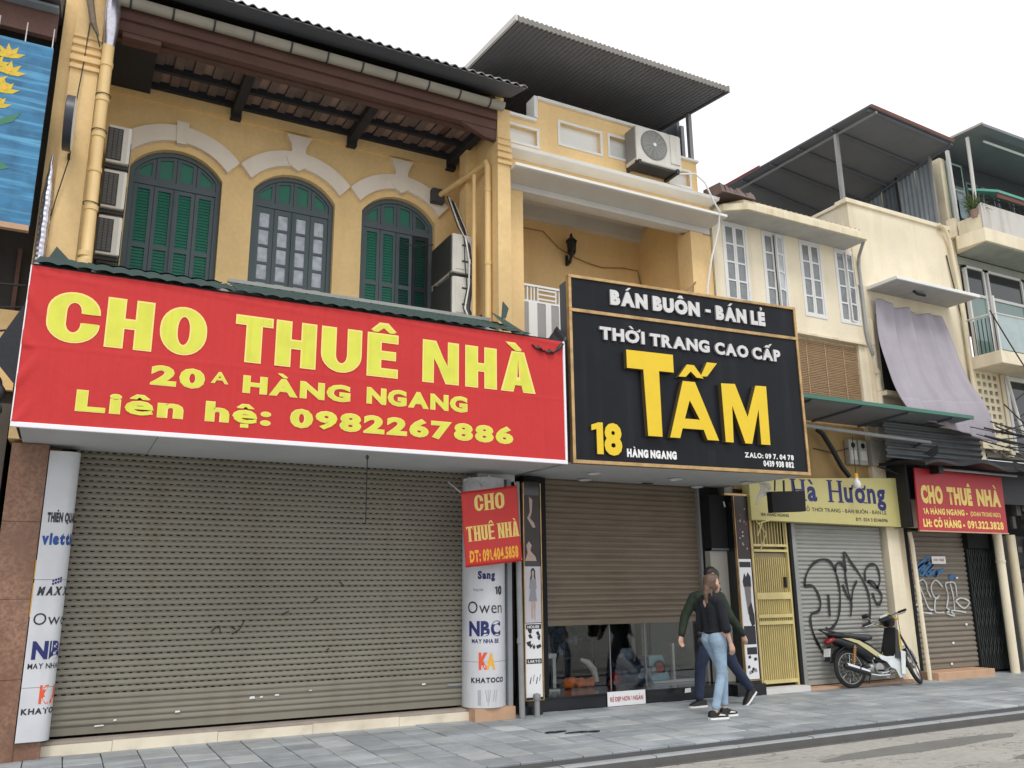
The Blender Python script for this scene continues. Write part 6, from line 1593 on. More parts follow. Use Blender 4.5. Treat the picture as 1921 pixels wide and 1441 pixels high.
for c in range(4):
    for r in range(9): holes.append([(15.30 + c * .17, 4.16 + r * .155), (15.30 + c * .17, 4.25 + r * .155), (15.40 + c * .17, 4.25 + r * .155), (15.40 + c * .17, 4.16 + r * .155)])
plate("breeze_block_wall", [[(15.20, 4.02), (16.0, 4.02), (16.0, 5.55), (15.20, 5.55)]] + holes, 9.80, .10, CREAM_S, H5)
part("void_back", B(15.25, 9.90, 4.02, 15.99, 9.93, 5.55), BLACKM, H5)
w_ = part("glass_door", MB().box(16.20, 9.80, 4.0, 16.28, 9.88, 5.54).box(16.9, 9.80, 4.0, 16.97, 9.88, 5.54).box(16.28, 9.80, 5.45, 16.9, 9.88, 5.54), ALU, H5)
obj("pane", B(16.28, 9.84, 4.0, 16.9, 9.85, 5.45).mesh("pane", DARKGL), w_)
part("column", B(16.02, 9.78, 3.9, 16.14, 9.94, 5.54), CREAM_S, H5)
part("drain_tube", MB().tube([(16.1, 9.7, 5.5), (16.2, 9.65, 4.6), (16.3, 9.6, 4.0)], .03, 6), WHITE_G, H5)
# plants on the upper balcony
random.seed(31)
for n, (cx, lb, s_) in enumerate(((15.30, "spiky green potted plant at the corner of the top right balcony", .42), (15.66, "small leafy plant beside the teal awning on the top right balcony", .30))):
    t = thing("balcony_plant", lb, "plant", (cx, 9.35, 8.6))
    q = MB()
    for k in range(80):
        a = random.uniform(0, 6.283); el = random.uniform(.1, 1.3); L_ = s_ * random.uniform(.6, 1.3)
        p0 = Vector((cx + random.uniform(-.04, .04), 9.35, 8.72)); d = Vector((math.cos(a) * math.cos(el), math.sin(a) * math.cos(el) * .7, math.sin(el)))
        p1 = p0 + d * L_ * .6; p2 = p0 + d * L_ + Vector((0, 0, -.25 * L_)); sdv = Vector((-d.y, d.x, 0)).normalized() * .014
        q.add([p0 - sdv * .5, p0 + sdv * .5, p1 + sdv, p1 - sdv, p2], [(0, 1, 2, 3), (3, 2, 4)])
    part("leaves", q, LEAF, t, kind="stuff")
    part("pot", MB().lathe([(.06, 0), (.085, .16), (.07, .16), (0, .14)], (cx, 9.35, 8.56), 'z', 14), TERRA, t)
# clutter of the shop at the far right
t = thing("shop_clutter", "dim jumble of goods and wires on racks at the far right edge behind the posts", "goods", (16.5, 9.6, 2))
random.seed(14); q = MB()
for k in range(50):
    x, z = random.uniform(15.6, 18), random.uniform(.2, 2.9); a = random.uniform(.05, .16)
    q.box(x, 9.70 + random.uniform(0, .15), z, x + a, 9.9, z + random.uniform(.05, .25))
part("goods", q, mat("dim goods", (.10, .09, .09), .6, .8, 5), t, kind="stuff")
def catenary(a, b, sag, n=12):
    a, b = Vector(a), Vector(b); return [a.lerp(b, k / n) - Vector((0, 0, sag * 4 * (k / n) * (1 - k / n))) for k in range(n + 1)]
random.seed(17)
for k in range(6):
    cable("street_cable", ("topmost", "second", "third", "fourth", "fifth", "lowest")[k] + " black cable sagging past the balconies at the right edge", catenary((14.2 + .1 * k, 8.95, 4.1 - .12 * k), (20, 8.9, 4.3 + .9 * (5 - k) * .5), .35 + .05 * k), .011)
random.seed(19)
for k in range(9):
    x0_ = 13.6 + random.uniform(0, 1.2)
    o = cable("street_cable", "", catenary((x0_, 8.85 + .03 * k, 3.92 + random.uniform(0, .35)), (19, 8.85, 3.8 + random.uniform(0, .7)), random.uniform(.05, .3)), .009 + .004 * (k % 3))
    o["label"] = "black cable in the sagging tangle above the dark tarpaulin at the right edge"; o["group"] = "tangled cables above the tarpaulin"
for k in range(2):
    cable("street_cable", "black cable slanting down across the breeze block wall, " + ("upper one" if k == 0 else "lower one"), catenary((14.9, 9.1, 6.5 - k * 1.8), (17.0, 9.0, 3.9 - k * .3), .1), .012)

# ================================================================== left edge
H0 = thing("left_neighbour", "dark neighbouring house at the left edge behind the blue painted board", "house", (-2.5, 10, 0))
part("wall", B(-6, 9.9, 0, -.62, 19, 8.3), mat("dim wall", (.045, .04, .035), .9, .4, 4), H0)
part("yellow_wall_patch", B(-3, 9.82, 3.55, -.63, 9.9, 4.40), Y_WALL2, H0)
part("roof_eave", MB().prismx([(9.0, 7.62), (9.9, 7.9), (9.9, 8.2), (9.0, 7.75)], -6, -.62), SLATEU, H0)
part("eave_board", MB().prismx([(9.22, 7.30), (9.30, 7.30), (9.30, 7.60), (9.22, 7.60)], -6, -.63), BROWN, H0)
part("eave_edge", B(-6, 9.1, 7.585, -.63, 9.22, 7.615), CORRW, H0)
part("window_frame", MB().box(-1.0, 9.84, 4.4, -.95, 9.9, 5.1).box(-.75, 9.84, 4.4, -.71, 9.9, 5.1), BROWN, H0)
part("lower_cladding", B(-3, 9.78, 0, -.62, 9.9, 3.4), mat("dark grey brown cladding", (.09, .075, .06), .6, .5, 4), H0)
for z in (1.0, 1.7, 2.4): part("cladding_joint", B(-3, 9.772, z, -.62, 9.779, z + .012), BLACKM, H0)
MU = thing("painted_board", "blue painted board with yellow flowers hanging at the left edge", "board", (-1.6, 9.2, 5.09))
part("board", B(-2.6, 9.20, 5.12, -.635, 9.25, 7.16), MURB, MU)
part("bottom_lath", B(-2.6, 9.19, 5.06, -.64, 9.26, 5.118), PINKM, MU)
def flower(cx, cz, s, k0):
    for k in range(5):
        a = math.radians(20 + k * 35 + k0)
        d = Vector((math.cos(a), 0, math.sin(a))); n_ = Vector((-d.z, 0, d.x)); c = Vector((cx, 9.197 - .0006 * k, cz))
        p = [c - n_ * .01, c + d * s * .5 - n_ * s * .17, c + d * s, c + d * s * .5 + n_ * s * .17, c + n_ * .01]
        obj("painted_petal", MB().add(p, [(0, 1, 2, 3, 4)]).mesh("painted_petal", MURY, False, False), MU)
    c2 = Vector((cx, 9.1935, cz + s * .3))
    obj("painted_petal", MB().add([c2 + Vector((-.03, 0, 0)), c2 + Vector((0, 0, -.03)), c2 + Vector((.03, 0, 0)), c2 + Vector((0, 0, .04))], [(0, 1, 2, 3)]).mesh("painted_petal", AMBP, False, False), MU)
for cx, cz, s in ((-1.02, 6.93, .16), (-1.13, 6.80, .15), (-1.0, 6.74, .16), (-1.12, 6.60, .16), (-1.02, 6.52, .15), (-1.16, 6.42, .15), (-1.06, 6.34, .14), (-1.5, 6.7, .2), (-1.8, 6.3, .2)): flower(cx, cz, s, random.uniform(-15, 15))
for pts in ([(-1.25, 6.18), (-1.05, 6.20), (-.84, 6.34), (-.90, 6.22), (-1.02, 6.14), (-1.25, 6.12)], [(-1.25, 5.72), (-1.05, 5.82), (-.88, 5.70), (-1.05, 5.62), (-1.25, 5.62)]):
    obj("painted_leaf", MB().add([(a, 9.1965, b) for a, b in pts], [tuple(range(len(pts)))]).mesh("painted_leaf", MURG, False, False), MU)
for k in range(3): part("hanger", MB().tube([(-1.15 + k * .25, 9.22, 7.16), (-1.15 + k * .25, 9.22, 7.4)], .006, 5), ALU, MU)
# round sign light and foil duct on left pillar
t = thing("round_sign_light", "thin round dark rimmed light box seen edge on, mounted on the left pillar", "light box", (-.4, 9.1, 6.3))
part("rim", MB().lathe([(.28, -.045), (.29, -.04), (.29, .035), (.27, .04)], (-.40, 9.18, 6.32), 'x', 32), mat("dark blue grey rim", (.03, .035, .05), .35, .1, 9), t, smooth=True)
part("face", MB().lathe([(0, .046), (.26, .044), (.285, .036)], (-.40, 9.18, 6.32), 'x', 32), TARGET_W, t, smooth=True)
part("face", MB().lathe([(0, -.05), (.27, -.046)], (-.40, 9.18, 6.32), 'x', 32), ACD, t)
part("bracket", MB().tube([(-.38, 9.45, 6.10), (-.38, 9.56, 6.10)], .015, 6).tube([(-.38, 9.45, 6.5), (-.38, 9.56, 6.5)], .015, 6), IRON, t)
cable("pillar_wire", "thin wire running down the left pillar to the round light box", [(-.33, 9.55, 8.2), (-.35, 9.53, 7.3), (-.38, 9.5, 6.65), (-.37, 9.5, 6.1), (-.45, 9.52, 5.6), (-.50, 9.54, 5.2)], .006)
t = thing("foil_duct", "crinkled aluminium foil duct tapering up the left edge of the left pillar", "duct", (-.53, 9.5, 4.9))
q = MB(); pts, rs = [], []
for k in range(44):
    z = 4.80 + k * .030; pts.append((-.53 - .003 * math.sin(k), 9.50, z)); rs.append((.047 if k < 26 else .047 * (1 - (k - 26) / 19)) * (1 + (.07 if k % 2 else -.04)) + .003)
q.tube(pts, rs, 14)
part("duct", q, FOIL, t, smooth=False)
t = thing("bracket_branch", "weathered wooden and wire bracket fixed high on the left pillar", "bracket", (-.35, 9.4, 7.9))
part("stick", MB().tube([(-.45, 9.45, 8.35), (-.36, 9.42, 8.0), (-.30, 9.42, 7.72), (-.24, 9.44, 7.60)], [.03, .04, .035, .015], 6), mat("weathered wood", (.22, .17, .12), .9, .4, 20), t)
part("wire", MB().tube([(-.36, 9.45, 7.9), (-.26, 9.42, 7.62), (-.21, 9.5, 7.50)], .008, 5), GUT_D, t)
random.seed(23)
for k in range(4):
    cable("street_cable", ("upper", "second", "third", "lowest")[k] + " dark cable drooping at the left edge below the blue board", catenary((-3.2, 8.9, 4.9 - .3 * k), (-.58, 9.0, 4.42 - .22 * k), .18 + .04 * k), .010)
cable("cable_coil", "loose loops of black cable at the left edge beside the red banner", [(-.86 + .10 * math.cos(k * .7), 9.0, 3.95 + .16 * math.sin(k * .7) - .01 * k) for k in range(26)], .009)
t = thing("rag_bundle", "grey cloth bundle tucked at the left edge beside the lower corner of the red banner", "cloth bundle", (-.8, 9.0, 3.3))
random.seed(5)
o = blob("bundle", [((-.95 + random.uniform(0, .25), 9.0, 3.15 + random.uniform(0, .3)), (-.8, 9.05, 3.3), .09, .07) for k in range(7)], mat("dusty grey cloth", (.12, .115, .12), .9, .5, 9), None, .02, 1)
o.parent = t; o.matrix_parent_inverse = INV[t.name]

# ================================================================== motorbike
BK = bpy.data.objects.new("motorbike", None); COL.objects.link(BK)
BK["label"] = "black, white and gold step through motorbike parked in front of the graffiti shutter"; BK["category"] = "motorbike"
BK.location = (10.88, 9.62, -.004); BK.rotation_euler = (math.radians(-6), 0, math.radians(-8))
INV[BK.name] = Matrix()
def wheel(c, parent, T=None):
    mk = lambda nm, mb, m, par, sm_=False: (lambda me: (me.transform(T) if T is not None else None, obj(nm, me, par))[1])(mb.mesh(nm, m, sm_))
    W_ = mk("wheel", MB().lathe([(.03, -.05), (.05, -.03), (.05, .03), (.03, .05)], c, 'y', 14), ALLOY, parent, True)
    mk("tyre", MB().torus(c, .257, .034, 'y', 40, 10, .9), TYRE, W_, True)
    mk("rim", MB().torus(c, .222, .013, 'y', 40, 6, 1.3), ALLOY, W_, True)
    q = MB()
    for k in range(18):
        a = k * math.pi / 9; s_ = .022 if k % 2 else -.022
        q.tube([(c[0] + .04 * math.cos(a + .5), c[1] + s_, c[2] + .04 * math.sin(a + .5)), (c[0] + .22 * math.cos(a), c[1], c[2] + .22 * math.sin(a))], .0032, 4)
    mk("spokes", q, CHROME, W_)
    return W_
bp = lambda nm, mb, m, sm_=False, bev=0, T=None: part_b(nm, mb, m, sm_, bev, T)
def part_b(nm, mb, m, sm_, bev, T):
    me = mb.mesh(nm, m, sm_)
    if T is not None: me.transform(T)
    o = obj(nm, me, BK)
    if bev:
        b = o.modifiers.new("bevel", 'BEVEL'); b.width = bev; b.segments = 2; b.limit_method = 'ANGLE'
    return o
wheel((0, 0, .29), BK)
# lofted sections along the bike: (x, zc, half width, half height)
def loft(secs, n=14, pw=2.4):
    q = MB()
    for i, (x, zc, hw, hh) in enumerate(secs):
        for k in range(n):
            t = 2 * math.pi * k / n; c, s_ = math.cos(t), math.sin(t)
            q.v.append((x, hw * math.copysign(abs(c) ** (2 / pw), c), zc + hh * math.copysign(abs(s_) ** (2 / pw), s_)))
    for i in range(len(secs) - 1):
        for k in range(n):
            k2 = (k + 1) % n; q.f.append((i * n + k, i * n + k2, (i + 1) * n + k2, (i + 1) * n + k))
    q.f.append(tuple(range(n))); q.f.append(tuple(range((len(secs) - 1) * n, len(secs) * n)))
    return q
bp("seat", loft([(-.32, .80, .05, .02), (-.26, .80, .11, .04), (-.05, .775, .135, .05), (.18, .745, .14, .05), (.36, .73, .11, .055), (.47, .735, .07, .04), (.51, .735, .03, .015)]), SEATM, True)
bp("under_seat_body", loft([(-.30, .73, .05, .035), (-.15, .69, .11, .065), (.05, .63, .117, .10), (.25, .57, .116, .14), (.42, .49, .11, .16), (.55, .42, .10, .12), (.66, .40, .08, .08)]), PLASK, True)
for s_ in (-1, 1):
    pts = [(-.16, .735), (.02, .725), (.16, .69), (.34, .60), (.50, .49), (.62, .44), (.60, .385), (.46, .43), (.28, .545), (.12, .645), (-.02, .69)]
    bp("side_stripe_panel", MB().prism(pts, s_ * .118, s_ * .128), BODYS, False, .004)
    pts = [(.44, .47), (.62, .44), (.76, .44), (.82, .52), (.87, .60), (.94, .42), (.90, .24), (.86, .12), (.80, .12), (.75, .24), (.66, .28), (.60, .36), (.50, .40)]
    bp("lower_fairing", MB().prism(pts, s_ * .135, s_ * .150), BODYW, False, .005)
    bp("leg_shield_side", MB().hexa([(.76, s_ * .17, .42), (.84, s_ * .19, .40), (.84, s_ * .165, .40), (.76, s_ * .15, .42)], [(.90, s_ * .13, .84), (.96, s_ * .12, .84), (.96, s_ * .10, .84), (.90, s_ * .11, .84)]), PLASK, False, .004)
    bp("fairing_wing", MB().hexa([(.80, s_ * .20, .17), (.87, s_ * .20, .17), (.90, s_ * .17, .17), (.82, s_ * .165, .17)], [(.86, s_ * .20, .52), (.97, s_ * .18, .50), (.97, s_ * .155, .50), (.87, s_ * .17, .52)]), BODYW, False, .006)
bp("leg_shield", MB().hexa([(.78, -.15, .40), (.86, -.15, .38), (.86, .15, .38), (.78, .15, .40)], [(.90, -.12, .88), (.98, -.10, .84), (.98, .10, .84), (.90, .12, .88)]), PLASK, False, .012)
bp("front_cowl", MB().hexa([(.92, -.13, .52), (1.02, -.07, .50), (1.02, .07, .50), (.92, .13, .52)], [(.94, -.13, .86), (1.04, -.06, .80), (1.04, .06, .80), (.94, .13, .86)]), BODYY, False, .015)
bp("centre_tunnel", loft([(.50, .42, .06, .06), (.66, .38, .06, .06), (.80, .42, .07, .06)]), PLASK, True)
bp("engine_block", loft([(.28, .27, .07, .05), (.34, .27, .10, .085), (.52, .28, .11, .09), (.60, .31, .08, .08), (.74, .33, .06, .055), (.78, .33, .05, .04)]), ALLOY, True)
bp("engine_cover", MB().lathe([(.085, -.02), (.08, -.03), (.04, -.035), (0, -.035)], (.46, -.10, .27), 'y', 20), ALLOY, True)
bp("exhaust_pipe", MB().tube([(.72, -.06, .26), (.62, -.12, .17), (.40, -.14, .17), (.22, -.15, .20)], .017, 8), CHROME, True)
bp("silencer", MB().tube([(.24, -.15, .20), (.18, -.155, .215), (-.02, -.165, .27), (-.20, -.17, .325), (-.24, -.17, .335)], [.022, .036, .044, .042, .028], 14), PLASK, True)
bp("silencer_shield", MB().hexa([(.20, -.205, .225), (.20, -.195, .255), (.20, -.18, .25), (.20, -.19, .22)], [(-.20, -.22, .335), (-.20, -.20, .375), (-.20, -.185, .37), (-.20, -.205, .33)]), CHROME)
bp("rear_shock", MB().tube([(-.02, -.13, .34), (.06, -.125, .62)], .012, 8), ALLOY, True)
q = MB()
for k in range(9): q.torus((-.012 + k * .0080, -.129, .38 + k * .026), .022, .007, 'z', 12, 5)
bp("shock_spring", q, SPRNG, True)
bp("swingarm", MB().tube([(.0, -.07, .29), (.36, -.07, .30)], .020, 8).tube([(.0, .07, .29), (.36, .07, .30)], .020, 8), PLASK, True)
bp("chain_cover", MB().hexa([(-.06, .085, .24), (.36, .085, .25), (.36, .10, .25), (-.06, .10, .24)], [(-.06, .085, .35), (.36, .085, .34), (.36, .10, .34), (-.06, .10, .35)]), ALLOY, False, .01)
q = MB()
for i in range(9):
    a = math.radians(60 + i * 13)
    for y in (-.06, .06): q.v.append((.325 * math.cos(a), y, .29 + .325 * math.sin(a)))
for i in range(8): q.f.append((2 * i, 2 * i + 1, 2 * i + 3, 2 * i + 2))
o = bp("rear_mudguard", q, PLASK); o.modifiers.new("solid", 'SOLIDIFY').thickness = .01
bp("mud_flap", MB().hexa([(-.40, -.07, .40), (-.39, -.07, .40), (-.39, .07, .40), (-.40, .07, .40)], [(-.32, -.05, .62), (-.30, -.05, .62), (-.30, .05, .62), (-.32, .05, .62)]), PLASK)
bp("number_plate", MB().hexa([(-.40, -.07, .47), (-.39, -.07, .47), (-.39, .07, .47), (-.40, .07, .47)], [(-.37, -.07, .59), (-.36, -.07, .59), (-.36, .07, .59), (-.37, .07, .59)]), WPRT)
bp("tail_light", loft([(-.38, .68, .03, .03), (-.34, .69, .07, .045), (-.27, .72, .085, .045), (-.22, .73, .06, .03)]), TAILR, True)
bp("grab_rail", MB().tube([(-.10, -.12, .79), (-.28, -.10, .83), (-.42, -.05, .87), (-.42, .05, .87), (-.28, .10, .83), (-.10, .12, .79)], .013, 8), PLASK, True)
bp("foot_peg", MB().tube([(.42, -.10, .24), (.42, -.26, .24)], .014, 6).tube([(.10, -.10, .30), (.10, -.24, .33)], .012, 6), TYRE)
bp("brake_pedal", MB().tube([(.46, -.14, .20), (.58, -.17, .22), (.60, -.20, .24)], .009, 6), CHROME)
bp("kick_starter", MB().tube([(.36, -.14, .28), (.30, -.17, .40), (.30, -.22, .42)], .010, 6), CHROME)
bp("side_stand", MB().tube([(.36, .10, .20), (.33, .24, .02)], .011, 6), PLASK)
bp("centre_stand", MB().tube([(.28, -.10, .20), (.22, -.12, .06)], .012, 6).tube([(.28, .10, .20), (.22, .12, .06)], .012, 6), PLASK)
# steering assembly turned to the left about the raked head
ax = Vector((.446, 0, -.895)); hp = Vector((.95, 0, .82))
TS = Matrix.Translation(hp) @ Matrix.Rotation(math.radians(-38), 4, ax) @ Matrix.Translation(-hp)
wheel((1.214, 0, .29), BK, TS)
bp("fork", MB().tube([(.98, -.075, .74), (1.214, -.075, .29)], .018, 8).tube([(.98, .075, .74), (1.214, .075, .29)], .018, 8), PLASK, True, 0, TS)
q = MB()
for i in range(10):
    a = math.radians(20 + i * 12)
    for y in (-.055, .055): q.v.append((1.214 + .315 * math.cos(a), y, .29 + .315 * math.sin(a)))
for i in range(9): q.f.append((2 * i, 2 * i + 1, 2 * i + 3, 2 * i + 2))
o = bp("front_mudguard", q, BODYW, False, 0, TS); o.modifiers.new("solid", 'SOLIDIFY').thickness = .01
bp("front_mudguard_side", MB().prism([(1.06, .52), (1.22, .60), (1.32, .55), (1.22, .44), (1.16, .36)], -.062, -.054), BODYW, False, 0, TS)
bp("handlebar_cowl", loft([(.80, 1.0, .07, .03), (.86, 1.01, .11, .055), (.95, .98, .11, .08), (1.02, .95, .08, .06), (1.04, .94, .04, .03)]), PLASK, True, 0, TS)
bp("cowl_top", MB().hexa([(.86, -.10, 1.055), (1.0, -.08, 1.03), (1.0, .08, 1.03), (.86, .10, 1.055)], [(.88, -.08, 1.085), (.98, -.06, 1.06), (.98, .06, 1.06), (.88, .08, 1.085)]), BODYY, False, .01, TS)
bp("headlight", MB().lathe([(.075, 0), (.06, .03), (0, .045)], (1.02, 0, .95), 'x', 20), TARGET_W, True, 0, TS)
bp("instrument_face", MB().hexa([(.80, -.06, 1.03), (.86, -.06, 1.07), (.86, .06, 1.07), (.80, .06, 1.03)], [(.798, -.06, 1.034), (.858, -.06, 1.074), (.858, .06, 1.074), (.798, .06, 1.034)]), TARGET_W, False, 0, TS)
bp("handlebar", MB().tube([(.80, -.35, 1.02), (.86, -.20, 1.03), (.90, 0, 1.02), (.86, .20, 1.03), (.80, .35, 1.02)], .012, 8), CHROME, True, 0, TS)
for s_ in (-1, 1):
    bp("grip", MB().tube([(.797, s_ * .36, 1.02), (.85, s_ * .23, 1.03)], .019, 10), TYRE, True, 0, TS)
    bp("lever", MB().tube([(.87, s_ * .18, 1.01), (.87, s_ * .26, 1.0), (.83, s_ * .34, .995)], .007, 6), CHROME, True, 0, TS)
bp("control_cable", MB().tube([(.86, -.20, 1.0), (.98, -.14, .92), (1.0, -.08, .72), (1.1, -.07, .5)], .005, 5).tube([(.86, .20, 1.0), (1.0, .10, .9), (.98, .05, .7)], .005, 5), TYRE, False, 0, TS)
bp("indicator", MB().capsule((.98, -.12, .98), (.98, -.14, .98), .025, .02), AMBP, True, 0, TS)
bp("indicator", MB().capsule((.98, .12, .98), (.98, .14, .98), .025, .02), AMBP, True, 0, TS)
bp("mirror_stalk", MB().tube([(.86, .20, 1.03), (.84, .26, 1.14)], .005, 5), CHROME, False, 0, TS)
bp("mirror", MB().capsule((.84, .24, 1.15), (.84, .30, 1.15), .035, .03, 10), PLASK, True, 0, TS)

# ================================================================== people
def hand(palm0, palm1, side, curl, r=.011):
    """palm plus five bent fingers, hanging down"""
    p0, p1 = Vector(palm0), Vector(palm1); d = (p1 - p0).normalized(); s_ = Vector(side).normalized(); c = Vector(curl).normalized()
    pr = [(p0, p1, .024, .026), (p0 + s_ * .018, p1 + s_ * .024, .016, .015), (p0 - s_ * .018, p1 - s_ * .024, .016, .015)]
    for k, L_ in enumerate((.060, .070, .064, .050)):
        b = p1 + s_ * (.030 - k * .020); m_ = b + d * L_ * .55 + c * .012; e = m_ + d * L_ * .45 + c * .030
        pr += [(b - d * .02, m_, r, r * .92), (m_, e, r * .92, r * .75)]
    b = p0 + s_ * .026 + d * .015; m_ = b + s_ * .018 + d * .035 + c * .012; pr += [(b, m_, r * 1.1, r), (m_, m_ + d * .032 + c * .008, r, r * .8)]
    return pr
def shoe(x, y, ang, pitch, par, hd=1):
    """shoe pointing along hd*x; pitch lifts the heel; (x, y) = toe-side ground point"""
    q = MB(); n = 10
    prof = [(-.15, .030, .075), (-.12, .036, .095), (-.06, .036, .10), (.0, .042, .075), (.06, .045, .058), (.10, .036, .045), (.125, .015, .03)]
    def build(z0, zt, grow):
        q = MB()
        for X, hw, top in prof:
            hw2 = hw + grow; zt_ = top if zt is None else zt
            q.v += [(X, -hw2, z0), (X, hw2, z0), (X, hw2 * .8, zt_), (X, -hw2 * .8, zt_)]
        for i in range(len(prof) - 1):
            for k in range(4): k2 = (k + 1) % 4; q.f.append((4 * i + k, 4 * i + k2, 4 * i + 4 + k2, 4 * i + 4 + k))
        q.f.append((0, 1, 2, 3)); q.f.append(tuple(range(len(q.v) - 4, len(q.v)))); return q
    T = Matrix.Translation((x, y, 0)) @ Matrix.Rotation(ang + (0 if hd > 0 else math.pi), 4, 'Z') @ Matrix.Translation((.09, 0, 0)) @ Matrix.Rotation(pitch, 4, 'Y') @ Matrix.Translation((-.09, 0, 0))
    me = build(.022, None, 0).mesh("shoe", SHOEB); me.transform(T); o = obj("shoe", me, par)
    b = o.modifiers.new("bevel", 'BEVEL'); b.width = .012; b.segments = 2
    me = build(0.0, .026, .004).mesh("sole", SOLE); me.transform(T); obj("sole", me, o)
    q = MB().add([(-.05, -.047, .045), (.04, -.050, .040), (.05, -.050, .05), (-.02, -.047, .065)], [(0, 1, 2, 3)])
    me = q.mesh("shoe_stripe", SOLE); me.transform(T); obj("shoe_stripe", me, o)
def face(cx, cy, cz, hd, par, tilt=0):
    e = MB()
    for s_ in (-1, 1): e.capsule((cx + hd * .082, cy + s_ * .030, cz + .004), (cx + hd * .084, cy + s_ * .036, cz + .004), .009, .009, 8, 2)
    obj("eyes", e.mesh("eyes", BLKP, True), par)
    obj("mouth", MB().capsule((cx + hd * .088, cy - .02, cz - .062), (cx + hd * .088, cy + .02, cz - .062), .007, .007, 8, 2).mesh("mouth", mat("lips %d" % len(bpy.data.materials), (.36, .13, .11), .5, 0), True), par)
# --- woman walking right
PW = thing("person", "person in a black top and light blue jeans walking right, brown hair tied back", "person", (7.15, 8.33, 0))
hx, hy, hz = 7.15, 8.33, 1.555
body = [((hx - .01, hy, hz + .025), (hx + .012, hy, hz - .02), .086, .078), ((hx + .03, hy, hz - .03), (hx + .055, hy, hz - .075), .062, .038), ((hx + .088, hy, hz - .018), (hx + .100, hy, hz - .032), .012, .014),
        ((hx - .02, hy, hz - .08), (hx - .035, hy, 1.38), .048, .055), ((hx - .0, hy - .078, hz - .02), (hx, hy - .084, hz), .014, .016),
        ((hx - .05, hy - .12, 1.355), (hx - .05, hy + .12, 1.355), .062, .062), ((hx - .04, hy, 1.32), (hx - .02, hy, 1.08), .105, .09), ((hx - .02, hy - .055, .93), (hx - .02, hy + .055, .93), .10, .10),
        ((hx - .05, hy - .165, 1.34), (hx - .03, hy - .205, 1.09), .042, .036), ((hx - .03, hy - .205, 1.09), (hx + .035, hy - .215, .86), .034, .023),
        ((hx - .05, hy + .165, 1.34), (hx - .06, hy + .20, 1.10), .042, .036), ((hx - .06, hy + .20, 1.10), (hx + .02, hy + .20, .88), .034, .023),
        ((hx - .02, hy - .08, .90), (hx - .01, hy - .07, .50), .078, .048), ((hx - .01, hy - .07, .50), (hx - .13, hy - .06, .09), .046, .033),
        ((hx - .02, hy + .08, .90), (hx + .13, hy + .07, .50), .078, .048), ((hx + .13, hy + .07, .50), (hx + .12, hy + .07, .09), .046, .033)]
body += hand((hx + .04, hy - .216, .845), (hx + .055, hy - .218, .785), (1, 0, .1), (0, .8, .1)) + hand((hx + .025, hy + .20, .865), (hx + .04, hy + .20, .80), (1, 0, .1), (0, -.8, .1))
blob("body", body, SKIN, PW, .0085, 3)
blob("top", [((hx - .03, hy, 1.42), (hx - .045, hy, 1.37), .062, .075), ((hx - .055, hy - .125, 1.35), (hx - .055, hy + .125, 1.35), .075, .075), ((hx - .05, hy - .05, 1.28), (hx - .03, hy - .045, 1.06), .10, .095), ((hx - .05, hy + .05, 1.28), (hx - .03, hy + .045, 1.06), .10, .095),
             ((hx - .03, hy - .04, 1.05), (hx - .03, hy - .04, .995), .095, .098), ((hx - .03, hy + .04, 1.05), (hx - .03, hy + .04, .995), .095, .098), ((hx - .05, hy - .17, 1.345), (hx - .03, hy - .208, 1.10), .060, .056), ((hx - .03, hy - .208, 1.10), (hx - .015, hy - .212, 1.03), .056, .060),
             ((hx - .05, hy + .17, 1.345), (hx - .06, hy + .203, 1.10), .060, .056), ((hx - .06, hy + .203, 1.10), (hx - .045, hy + .205, 1.03), .056, .058)], TOPB, PW, .011, 2)
blob("jeans", [((hx - .03, hy - .04, .99), (hx - .03, hy - .04, .97), .088, .09), ((hx - .03, hy + .04, .99), (hx - .03, hy + .04, .97), .088, .09), ((hx - .04, hy - .065, .90), (hx - .02, hy - .07, .84), .107, .10), ((hx - .04, hy + .065, .90), (hx - .01, hy + .07, .84), .107, .10),
               ((hx - .02, hy - .078, .86), (hx - .008, hy - .07, .50), .092, .062), ((hx - .008, hy - .07, .50), (hx - .115, hy - .06, .155), .061, .050), ((hx - .115, hy - .06, .155), (hx - .12, hy - .06, .14), .052, .05),
               ((hx - .01, hy + .078, .86), (hx + .135, hy + .07, .50), .092, .062), ((hx + .135, hy + .07, .50), (hx + .122, hy + .07, .155), .061, .050)], JEAN, PW, .0105, 2)
random.seed(3)
blob("hair", [((hx - .035, hy, hz + .035), (hx - .045, hy, hz - .02), .090, .083), ((hx + .02, hy, hz + .055), (hx + .0, hy, hz + .06), .070, .07), ((hx - .01, hy - .045, hz - .03), (hx - .03, hy - .03, hz - .08), .045, .035), ((hx - .01, hy + .045, hz - .03), (hx - .03, hy + .03, hz - .08), .045, .035),
              ((hx - .09, hy, hz - .04), (hx - .12, hy - .01, hz - .12), .052, .04), ((hx - .12, hy - .01, hz - .12), (hx - .13, hy - .03, hz - .26), .038, .014), ((hx - .07, hy - .05, hz - .08), (hx - .10, hy - .09, hz - .22), .016, .008)], HAIRB, PW, .0095, 2)
face(hx, hy, hz, 1, PW)
part("waistband", MB().torus((hx - .03, hy, .992), .118, .010, 'z', 24, 6), TOPB, PW)
shoe(hx - .07, hy - .06, math.radians(-4), 0, PW); shoe(hx + .20, hy + .07, math.radians(4), 0, PW)
